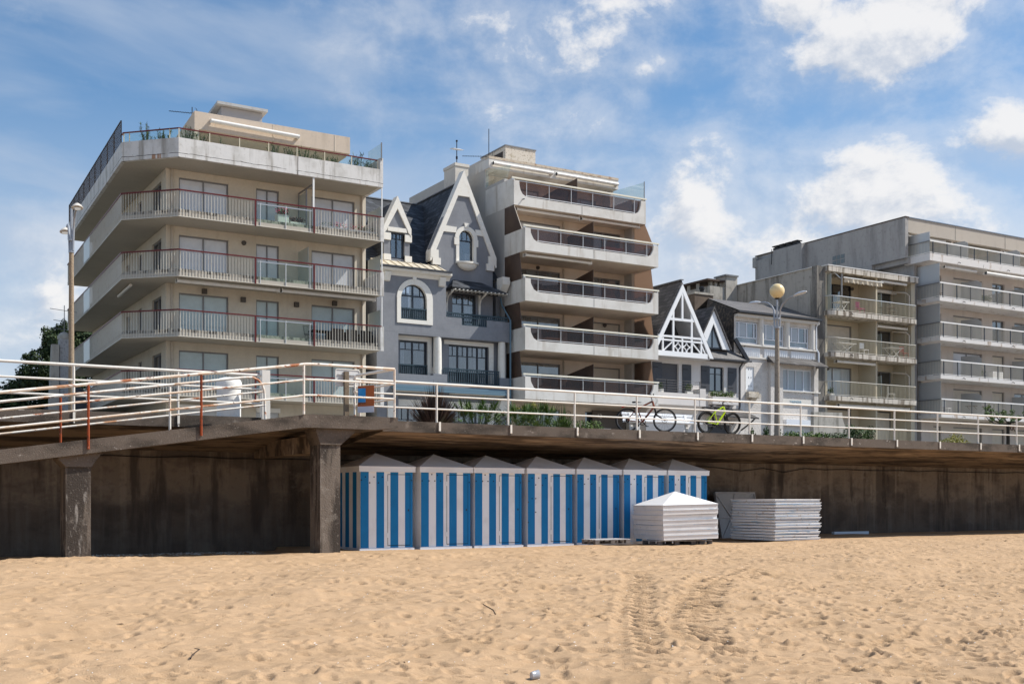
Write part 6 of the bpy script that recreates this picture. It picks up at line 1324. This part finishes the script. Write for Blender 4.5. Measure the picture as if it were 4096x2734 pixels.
MB().box(47.98, 55.08, 53.74, 53.85, 12.96, 13.08).build('gutter', ZIND, b4)
cv = MB(); cv.face((50.6, 53.55, 10.0), (55.4, 53.55, 9.98), (55.0, F - .01, 10.5), (50.75, F - .01, 10.5)); cv.face((50.6, 53.55, 9.94), (55.4, 53.55, 9.92), (55.0, F - .01, 10.1), (50.75, F - .01, 10.1)); cv.face((50.6, 53.55, 10.0), (55.4, 53.55, 9.98), (55.4, 53.55, 9.92), (50.6, 53.55, 9.94)); cv.face((50.6, 53.55, 10.0), (50.75, F - .01, 10.5), (50.75, F - .01, 10.1), (50.6, 53.55, 9.94)); cv.build('slate_canopy', SLAB, b4)
MB().box(52.22, 54.63, F + .1, F + .14, 3.3, 6.28).build('garage_shutter', SHUTP, b4); MB().box(52.15, 54.8, 54.0, F - .001, 6.12, 6.5).build('shutter_box', PVC, b4)
MB().tube([(54.93, 53.9, 12.9), (55.0, F - .06, 12.6), (55.0, F - .06, 11.2), (55.02, 54.05, 10.9), (55.02, 54.05, 10.1)], .055, 8).build('downpipe', PVC, b4)
text('YAKIMOUR', (52.62, 54.19, 7.60), .20, mat('faded_blue_lettering', (.30, .46, .56), .7), b4)

# ================================================================ narrow grey block with three loggias
b5 = thing('apartment_building', 'narrow streaked concrete block with rounded loggia balconies and a frilled awning', 'apartment building', (59.8, 54.3, 3.3))
w = MB(); w.box(55.1, 55.35, F + .4, 62.5, 3.3, 16.58); w.box(64.25, 64.5, F + .4, 62.5, 3.3, 16.5); w.box(55.352, 64.248, 62.2, 62.5, 3.3, 16.5); w.build('side_wall', B4C, b5)
MB().box(55.08, 55.83, F - .05, F + .39, 3.3, 16.66).build('pier', B4D, b5); MB().box(55.832, 56.05, F, F + .3, 3.3, 16.3).build('pier_edge', B4I, b5)
MB().box(64.12, 64.5, F + .0, F + .39, 3.3, 16.4).build('end_pier', B4I, b5)
MB().box(55.84, 64.52, F - .28, 62.4, 16.36, 16.72).build('roof', B4B, b5); MB().box(55.82, 64.56, F - .30, F + .4, 16.722, 16.77).build('roof_edge', WHT, b5)
MB().box(55.0, 55.3, F + .4, 62.5, 16.581, 16.62).build('wall_cap', WHT, b5)
hol = []; LC = [13.45, 10.72, 7.86, 5.1]
for k, zb in enumerate(LC): hol += [(56.4, 59.9, zb + .2, zb + (2.5 if k else 2.55)), (61.9, 63.85, zb + .2, zb + 2.45)]
w = MB(); w.wall('y', 55.8, 56.0, 55.6, 64.25, 3.3, 16.36, hol); w.box(60.6, 60.75, F - .02, 55.79, 3.3, 16.35); w.box(64.0, 64.2, F + .4, 55.79, 3.3, 16.35); w.box(55.37, 64.2, 57.2, 57.3, 3.3, 16.3); w.build('loggia_wall', B4I, b5)
YB = 53.7
for k, zb in enumerate(LC[:3]):
    c = [(64.35, F + .38), (55.9, F + .38), (55.7, F - .02)] + [(56.35 + .6 * math.cos(R(a)), YB + .38 + .38 * math.sin(R(a))) for a in range(190, 271, 20)] + [(63.8 + .5 * math.cos(R(a)), YB + .38 + .38 * math.sin(R(a))) for a in range(270, 361, 20)]
    bal = MB().prism(c, 'z', zb, zb + .30).build('balcony', B4B, b5)
    MB().box(55.9, 64.2, F + .381, 55.79, zb + .05, zb + .25).build('floor_slab', B4I, bal)
    line = [(55.8, F - .0)] + [(56.4 + .55 * math.cos(R(a)), YB + .42 + .36 * math.sin(R(a))) for a in range(200, 271, 17)] + [(63.75 + .45 * math.cos(R(a)), YB + .42 + .36 * math.sin(R(a))) for a in range(270, 361, 18)] + [(64.2, F)]
    zr = zb + 1.27
    bars(line, zb + .38, zr, .125, .018).build('balusters', mat('yellowed_baluster', (.50, .45, .33), .5), bal); railbar(line, zr, .05, .045).build('handrail', ALUB if k == 0 else BAR, bal); railbar(line, zb + .38, .03, .03).build('bottom_rail', BAR, bal)
    MB().tube([(57.6, YB + .02, zb + .2), (57.6, YB - .12, zb + .17), (57.6, YB - .2, zb + .1)], .025, 6).build('spout', DKM, bal)
    panel([(61.3, F + .1), (61.3, 55.7)], zb + .4, zb + 1.95, .015).build('divider', FROST, bal)
    sh = k == 1
    win(b5, 56.42, 59.88, zb + .22, zb + (2.48 if k else 2.53), 55.92, ALU if k else DKM, SHUTW if sh else (mat('pale_curtained_glass', (.42, .48, .52), .1, [((.58, .64, .68), .8, (3, 3, .4), .45, .6)], coat=.9) if k == 2 else GLAS), 1 if sh else 2, .06, .08, 'shutter' if sh else 'pane')
    win(b5, 61.92, 63.83, zb + .22, zb + 2.43, 55.92, ALU, GLAS, 2)
for a, c in ((56.42, 59.88), (61.92, 63.83)): win(b5, a, c, 5.32, 7.5, 55.92, ALU, SHUTW, 1, .06, .08, 'shutter')
b = MB(); b.tube([(61.0, F - .02, 16.2), (63.6, F - .02, 16.2)], .09, 10); b.build('awning', AWN, b5); awning(b5, 61.7, 64.0, 55.55, 15.86, .13, 'shutter_box')
aw = MB(); n = 44; A = []; 
for i in range(n + 1):
    x = 57.2 + 3.6 * i / n; d_ = .05 * math.sin(i * 1.15) + .03 * math.sin(i * .43); A.append((x, F - .42, 15.98 - .0 * i / n, d_))
for i in range(n):
    x0, y0, z0, d0_ = A[i]; x1, y1, z1, d1_ = A[i + 1]
    aw.face((x0, y0 + d0_ * .5, z0 + .0), (x1, y1 + d1_ * .5, z1), (x1, y1 + d1_ + .02, z1 - .22 - .06 * abs(math.sin((i + 1) * .9))), (x0, y0 + d0_ + .02, z0 - .22 - .06 * abs(math.sin(i * .9))))
aw.face((57.2, F - .42, 16.0), (60.8, F - .42, 16.0), (60.8, F + .9, 16.25), (57.2, F + .9, 16.25))
aw.build('frilled_awning', mat('faded_awning_cloth', (.60, .52, .40), .9, [((.42, .34, .24), .6, 3, .45, .7)]), b5); MB().beam((57.1, F - .44, 16.02), (60.85, F - .44, 16.02), .05, .06).build('awning_bar', WHT, b5); MB().beam((56.6, F + .1, 16.5), (57.0, F - .3, 15.95), .05, .06).build('awning_arm', ALUB, b5)
panel([(56.1, YB + .3), (56.1, F + 1.3)], 13.8, 16.2, .015).build('wind_screen', FROST, b5); MB().box(56.85, 56.93, YB + .1, YB + .18, 13.8, 16.2).build('screen_post', ALU, b5)
awning(b5, 61.0, 64.0, F + .25, 13.2, .09); awning(b5, 56.8, 60.4, F - .1, 10.5, .09); awning(b5, 57.0, 63.8, F - .1, 7.62, .09)
for x, z in ((59.95, 16.05 - .25), (57.6, 10.2)): wlamp(b5, x, 55.8, z)
dp = MB()
for zb in LC[:3]: dp.tube([(63.2, 55.2, zb + 2.35), (63.75, F + .1, zb + 2.2), (63.9, F - .02, zb + 2.0), (63.9, F - .02, zb + .35)], .06, 8)
dp.build('downpipe', PIPE, b5)
b = MB(); P = [(56.0, 3.3), (60.2, 3.3), (60.2, 5.3)] + [(60.2 - 0 + 0, 5.3)]
P = [(54.9, 3.3), (59.4, 3.3), (59.4, 5.25)] + [(59.4 - 1.9 * math.sin(R(a)), 7.05 - 1.8 * math.cos(R(a))) for a in (15, 35, 55, 75, 90)] + [(54.9, 7.0)]
MB().prism([(x * .905, (z - 1.32) * .92 + 1.32 if z > 3.3 else z) for x, z in P], 'y', 49.2, 49.45).build('garden_wall', B4C, b5)
gl = [(53.4, 49.3), (57.8, 49.3)]
bars(gl, 4.6, 5.75, .125, .018).build('garden_rail_bars', MATS['yellowed_baluster'], b5); railbar([(52.6, 49.3), (57.8, 49.3)], 5.76, .05, .05).build('garden_rail', BAR, b5)
table(57.6, 54.3, 11.0, 'white oval table on the middle loggia balcony', WHT, 1.6); chair(59.6, 54.4, 11.0, 'white slatted chair on the middle loggia balcony', WHT); table(62.2, 54.2, 11.0, 'table under a white cloth on the middle loggia balcony', WHT, 1.3); chair(63.4, 54.3, 11.0, 'red chair at the end of the middle loggia balcony', mat('red_chair_cloth', (.42, .03, .03), .7))
chair(59.2, 54.4, 13.74, 'magenta folding chair on the top loggia balcony', mat('magenta_chair_cloth', (.40, .02, .14), .7)); table(57.4, 54.4, 13.74, 'small white table on the top loggia balcony', WHT, .9); chair(62.3, 54.3, 13.74, 'dark chair near the end of the top loggia balcony', BWOOD, .6); table(61.8, 54.3, 13.74, 'dark slatted table on the top loggia balcony', BWOOD)
chair(62.0, 54.2, 8.15, 'white wire chair tilted on the lowest loggia balcony', WHT, .9); potplant((56.35, 54.25, 8.15), .35, .3, .2, LG1, 'small dark pot plant in the corner of the lowest loggia balcony', .45, 120)
# vents and chimney wall beside it
vb = thing('chimney_block', 'streaked concrete chimney block with slotted vents against the grey wall', 'chimney', (53.3, 63, 3.3))
MB().box(52.6, 54.98, 62, 66, 10, 16.35).build('wall', B4C, vb); MB().box(54.0, 55.05, 61.9, 63, 10, 17.15).build('chimney_stack', B4C, vb); MB().box(53.9, 55.09, 61.8, 63.1, 17.152, 17.26).build('chimney_cap', ALU, vb)
for k in range(6): MB().box(52.62, 52.7, 63.2 + 1.0 * k, 63.5 + 1.0 * k, 16.36, 16.72).build('vent_pier', B4C, vb)
for k in range(3): MB().box(52.9 + .45 * k, 53.1 + .45 * k, 62.3, 62.5, 16.36, 16.72).build('vent_pier', B4C, vb)
MB().box(52.4, 54.2, 62.0, 69.5, 16.73, 16.85).build('vent_cap', mat('rusty_vent_cap', (.10, .07, .055), .9), vb)
b = MB(); b.box(52.65, 54.0, 66.2, 69.3, 10, 16.36); b.build('rear_stack', B4C, vb)

# ================================================================ large balcony block at the end of the row
b6 = thing('apartment_building', 'wide grey concrete block with long white-edged balconies, tallest past the globe lamp', 'apartment building', (72, 54, 3.3))
X0, X1 = 64.35, 96
w = MB(); w.box(X0, X0 + .3, 55.0, 64.9, 18.3, 21.12); w.box(X0 + .9, X0 + 1.2, 55.0, 64.9, 3.3, 17.95); w.box(X0, X0 + .3, 64.9, 70.2, 3.3, 21.05); w.box(X0 + .3, X0 + 1.2, 55.06, 64.85, 17.96, 18.29); w.box(X0, X0 + .3, 58, 64.9, 3.3, 18.29)
w.box(X0 - .5, X0 - .01, 64.5, 67.6, 3.3, 21.1); w.box(X0 - .3, X0 - .002, 67.6, 69.75, 3.3, 20.7); w.box(X0 - .302, X0 - .0, 69.752, 70.2, 20.2, 21.0); w.build('gable_wall', B5C, b6)
MB().box(X0 - .04, X0 + .36, 54.96, 70.2, 21.125, 21.2).build('wall_cap', BRN, b6)
gb = MB()
for i in range(3):
    for j in range(2): gb.box(X0 - .02, X0 - .003, 60.6 + .42 * i, 60.94 + .42 * i, 18.95 + .36 * j, 19.24 + .36 * j)
gb.build('glass_blocks', mat('dull_glass_block', (.16, .19, .2), .2), b6)
b = MB(); b.box(X0 + .31, X1, 55.0, 55.3, 20.1, 21.12); b.box(X0 + .31, X1, 55.32, 70.1, 20.6, 20.9); fa = b.build('roof_fascia', B5F, b6); MB().box(X0 + .3, X1, 54.94, 55.36, 21.122, 21.18).build('roof_edge', mat('blue_grey_edge', (.16, .2, .26), .5), b6)
for x in (69.6, 75.2, 80.8): MB().box(x, x + .04, 54.99, 55.0, 20.12, 21.1).build('joint', MATS['dark_joint'], b6)
for k in range(4): y = 65.0 + .72 * k; cp = MB(); cp.box(X0 - .45, X0 - .05, y, y + .5, 21.1, 21.3); cp.box(X0 - .52, X0 + .02, y - .06, y + .56, 21.38, 21.44); cp.box(X0 - .4, X0 - .1, y + .05, y + .12, 21.3, 21.38); cp.build('chimney_vent', BLKM, b6)
MB().tube([(X0 - .6, 67.65, 21.2), (X0 - .6, 67.65, 20.6), (X0 - .6, 67.7, 20.0)], .03, 6).build('ladder_hook', BLKM, b6)
LE = [17.9, 15.09, 12.36, 9.73, 7.05]
WX = [(67.25, 68.1, 0), (69.4, 72.6, 0), (73.75, 75.15, 1), (76.3, 78.6, 1), (80.2, 82.6, 0), (84, 86, 1), (88, 91, 0)]
hol = []
for zb in LE[1:] + [4.3]: hol += [(a, c, zb + .3, zb + 2.32) for a, c, _ in WX]
w = MB(); w.wall('y', 55, 55.25, 66.0, X1, 3.3, 17.9, hol); w.box(66.0, 66.2, 55.25, 58, 3.3, 17.9); w.box(65.6, X1, 57.4, 57.5, 18.2, 20.1); w.box(66.3, X1, 56.4, 56.5, 3.3, 17.6); w.build('facade_wall', B5W, b6)
for li, zb in enumerate(LE):
    YF = 53.4 if li == 0 else 53.0; xa = 64.95 if li == 0 else 65.42 + .05 * li
    zr = zb + (1.33 if li == 0 else 1.24); yb = 55.6 if li == 0 else 54.98
    bal = MB().box(xa, X1, YF, yb - .02, zb, zb + .27 if li else zb + .5).build('balcony', B5E, b6)
    zl = zb + (.33 if li else .56)
    ln = [(xa + .03, yb), (xa + .03, YF + .03), (X1, YF + .03)]
    bars(ln, zl, zr, .125, .018).build('balusters', mat('greyed_baluster', (.52, .49, .42), .5), bal); b = MB()
    railbar([ln[1], ln[2]], zr + .03, .07, .09).build('handrail', WHT, bal); railbar([ln[0], ln[1]], zr + .02, .05, .06).build('side_handrail', ALU, bal); railbar(ln, zl, .03, .035).build('bottom_rail', WHT, bal)
    for k in range(17): x = xa + .35 + 1.45 * k; MB().box(x - .025, x + .025, YF + .0, YF + .06, zl - .1, zr).build('dark_post', mat('dark_blue_grey_post', (.05, .06, .075), .5), bal)
    for x in (70.6, 77.2, 83.6): MB().box(x, x + .03, YF - .004, YF + .0, zb + .01, zb + .25).build('joint', MATS['dark_joint'], bal)
    for x in (67.9, 73.3, 78.8): MB().tube([(x, YF + .02, zb + .14), (x, YF - .12, zb + .12), (x, YF - .2, zb + .05)], .025, 6).build('spout', DKM, bal)
    up = (20.05 if li == 0 else LE[li - 1])
    panel([(xa + .12, YF + .12), (xa + .12, yb)], zl, min(up - .15, zr + (.75 if li == 0 else 1.4)), .015).build('end_screen', FROSTG, bal)
    for x, d_ in ((70.2, 0), (76.0, 0), (82.2, 0)):
        dv = MB(); dv.prism([(YF + .25, zl), (yb, zl), (yb, zb + 2.0), (YF + .6, zb + 1.95), (YF + .25, zb + 1.7)], 'x', x, x + .015) if li else dv.prism([(YF + .2, zl), (57.4, zl), (57.4, zb + 1.9), (YF + .5, zb + 1.9), (YF + .2, zb + 1.7)], 'x', x - 1.0, x - .985)
        dv.build('divider', FROSTG, bal)
    if li == 0: awning(b6, 64.9, 68.9, 55.3, 19.98, .07); awning(b6, 75.4, 78.5, 55.3, 19.98, .07)
    if li == 1: awning(b6, 66.8, 70.2, 53.7, 17.68, .08); awning(b6, 70.9, 76.8, 53.4, 17.60, .11); awning(b6, 77.2, 81, 53.6, 17.6, .1)
    if li == 4: awning(b6, 69.7, 75, 54.6, 6.85, .07)
    if li:
        for k, (a, c, sh) in enumerate(WX):
            sh = [[0, 1, 0, 0, 1, 0, 1], [1, 1, 0, 0, 0, 1, 0], [0, 2, 1, 1, 0, 0, 1], [1, 1, 1, 0, 1, 0, 0]][li - 1][k]
            win(b6, a, c, zb + .31, zb + 2.31, 55.2, ALU, {0: GLAB, 1: SHUTW, 2: mat('pale_net_glass', (.55, .56, .62), .15, coat=.8)}[sh], 1 if sh == 1 else 2, .06, .08, 'shutter' if sh == 1 else 'pane')
for x in (69.55, 75.15, 80.8): MB().box(x, x + .25, 55.32, 57.3, 18.3, 20.09).build('terrace_pier', B5W, b6)
for x in (66, 71.5): win(b6, x, x + 2.6, 18.35, 20.0, 57.38, ALU, GLAB, 2)
for a, c, _ in WX[:5]: win(b6, a, c, 4.61, 6.6, 55.2, ALU, SHUTW, 1, .06, .08, 'shutter')
an = MB()
for x in (72.1, 77.3, 80.0): an.tube([(x, 60, 21.0), (x + .1, 60, 22.2)], .02, 5)
an.tube([(71.6, 60, 21.9), (72.6, 60, 22.1)], .015, 5); an.build('antenna', ALU, b6)
b = MB(); b.box(63.0, X1, 50.2, 50.3, 3.3, 5.12); b.build('low_white_wall', WHT, b6)
text('UKR', (75.35, 54.98, 6.55), .5, mat('dark_brown_lettering', (.10, .05, .04), .6), b6)
potplant((71.4, 54.0, 15.4), 1.6, .4, .3, LG1, 'long trough of bushy dark plants on the second balcony of the wide block', .6, 420, None, .06, POT)
potplant((70.9, 53.9, 10.04), .9, .4, .3, LG2, 'trough with a leafy plant on the wide block balcony with net-curtained doors', .55, 160, None, .06, POT)
for x, lb in ((71.9, 'white square planter box nearest the leafy trough'), (72.6, 'white square planter box farther from the leafy trough')):
    t = thing('planter', lb, 'planter', (x, 53.6, 10.0), 0); MB().box(-.22, .22, -.2, .2, 0, .6).build('pot', WHT, t, local=True); q = MB()
    for z in (.15, .3, .45): q.box(-.225, .225, -.208, -.2, z, z + .03)
    q.build('slat', BAR, t, local=True)
table(70.5, 53.9, 7.35, 'dark table on the lowest visible balcony of the wide block', BWOOD, 1.6); chair(67.2, 53.8, 7.35, 'white chair at the near corner of the wide block lowest balcony', WHT, .2); chair(72.8, 53.9, 7.35, 'green folding chair on the lowest visible balcony of the wide block', mat('green_chair', (.08, .13, .03), .6), .7)
chair(66.6, 54.0, 15.4, 'dark chair behind the end screen of the wide block second balcony', BWOOD, 1.0)

# ================================================================ trees and small buildings beyond the cream block
rn = random.Random(9)
t = thing('pine_tree', 'dark maritime pine with a dense rounded crown rising behind the promenade lamp', 'tree', (15.2, 90, 3.2)); cr = MB(); tk = MB()
tk.tube([(0, 0, 0), (.3, 0, 4), (.2, .4, 8), (.6, .3, 12)], [.42, .34, .25, .1], 10)
for k in range(120):
    a = rn.random() * 6.283; hgt = rn.random() ** .8; rad = 5.7 * math.cos(R(82 * max(0, hgt - .15) / .85)) * rn.uniform(.35, 1.0) + .2; c = Vector((rad * math.cos(a), rad * math.sin(a), 2.6 + 8.2 * hgt))
    s = rn.uniform(.75, 1.2) * (1 - .3 * hgt); tk.tube([(.25, .1, c.z * .75), c * .6 + Vector((0, 0, c.z * .35)), c], [.12, .07, .03], 5); cr.leaves(c, (s, s, s * .8), 330, .12, rn, .2); cr.leaves(c + Vector((rn.uniform(-.5, .5), rn.uniform(-.5, .5), s * .7)), (s * .4, s * .4, s * .6), 90, .10, rn, .2)
cr.build('crown', LCON, t, local=True); tk.build('trunk', BARK, t, local=True)
for i, (x, y, h, wd) in enumerate(((5.2, 62, 4.1, 2.0), (7.0, 63, 4.3, 1.6), (8.6, 64, 4.2, 1.5), (2.0, 63, 4.2, 2.4))):
    bush((x, y, 3.2), [(-wd * .5, 0, h * .55, wd * .6, 1, h * .42), (wd * .4, 0, h * .6, wd * .6, 1, h * .42), (0, 0, h * .35, wd, 1, h * .4)], 1500, .12, LCON, 'hedge_shrub', ['dense dark hedge shrub left of the pine behind the railing', 'dense dark hedge shrub directly below the pine crown', 'dense dark hedge shrub next to the pale chimney pillar', 'dense dark hedge shrub at the frame edge'][i], 'shrub', True, 'dark hedge below the pine')
pl = thing('house', 'low pale roughcast house corner with a pillar chimney and an aerial', 'house', (10, 62, 3.3))
MB().box(9.0, 10.95, 60.6, 66, 3.3, 5.6).build('wall', ROUGH, pl); MB().face((8.8, 60.4, 5.6), (11.0, 60.4, 5.6), (11.0, 63, 7.2), (10.0, 63, 7.2)).face((8.8, 60.4, 5.6), (10.0, 63, 7.2), (8.8, 66, 5.6)).build('roof', SLAB, pl)
c_ = MB().box(9.42, 9.95, 60.0, 60.55, 3.3, 9.3).build('chimney', mat('grey_roughcast_pillar', (.42, .42, .43), .95, [((.2, .2, .2), .7, 9, .5, .64)], 1, 12), pl); MB().lathe([(.33, 9.3), (.33, 9.45), (.2, 9.62), (.04, 9.7)], 9.68, 60.3, 14).build('chimney_cap', B4C, c_)
MB().prism([(8.8, 3.3), (9.38, 3.3), (9.38, 9.0), (9.05, 9.0)], 'y', 59.9, 60.3).build('pillar', B4C, pl)
b = MB(); b.tube([(9.68, 60.3, 9.6), (9.68, 60.3, 11.0)], .02, 5)
for z, L in ((10.75, .8), (10.2, .6), (9.8, .7)): b.tube([(9.68 - L * .8, 60.5, z + .08), (9.68 + L * .7, 60.1, z - .08)], .014, 5)
b.build('antenna', ALU, pl)

# ---------------------------------------------------------------- tidy up the helper properties
for o in list(bpy.data.objects):
    if '_w' in o: del o['_w']
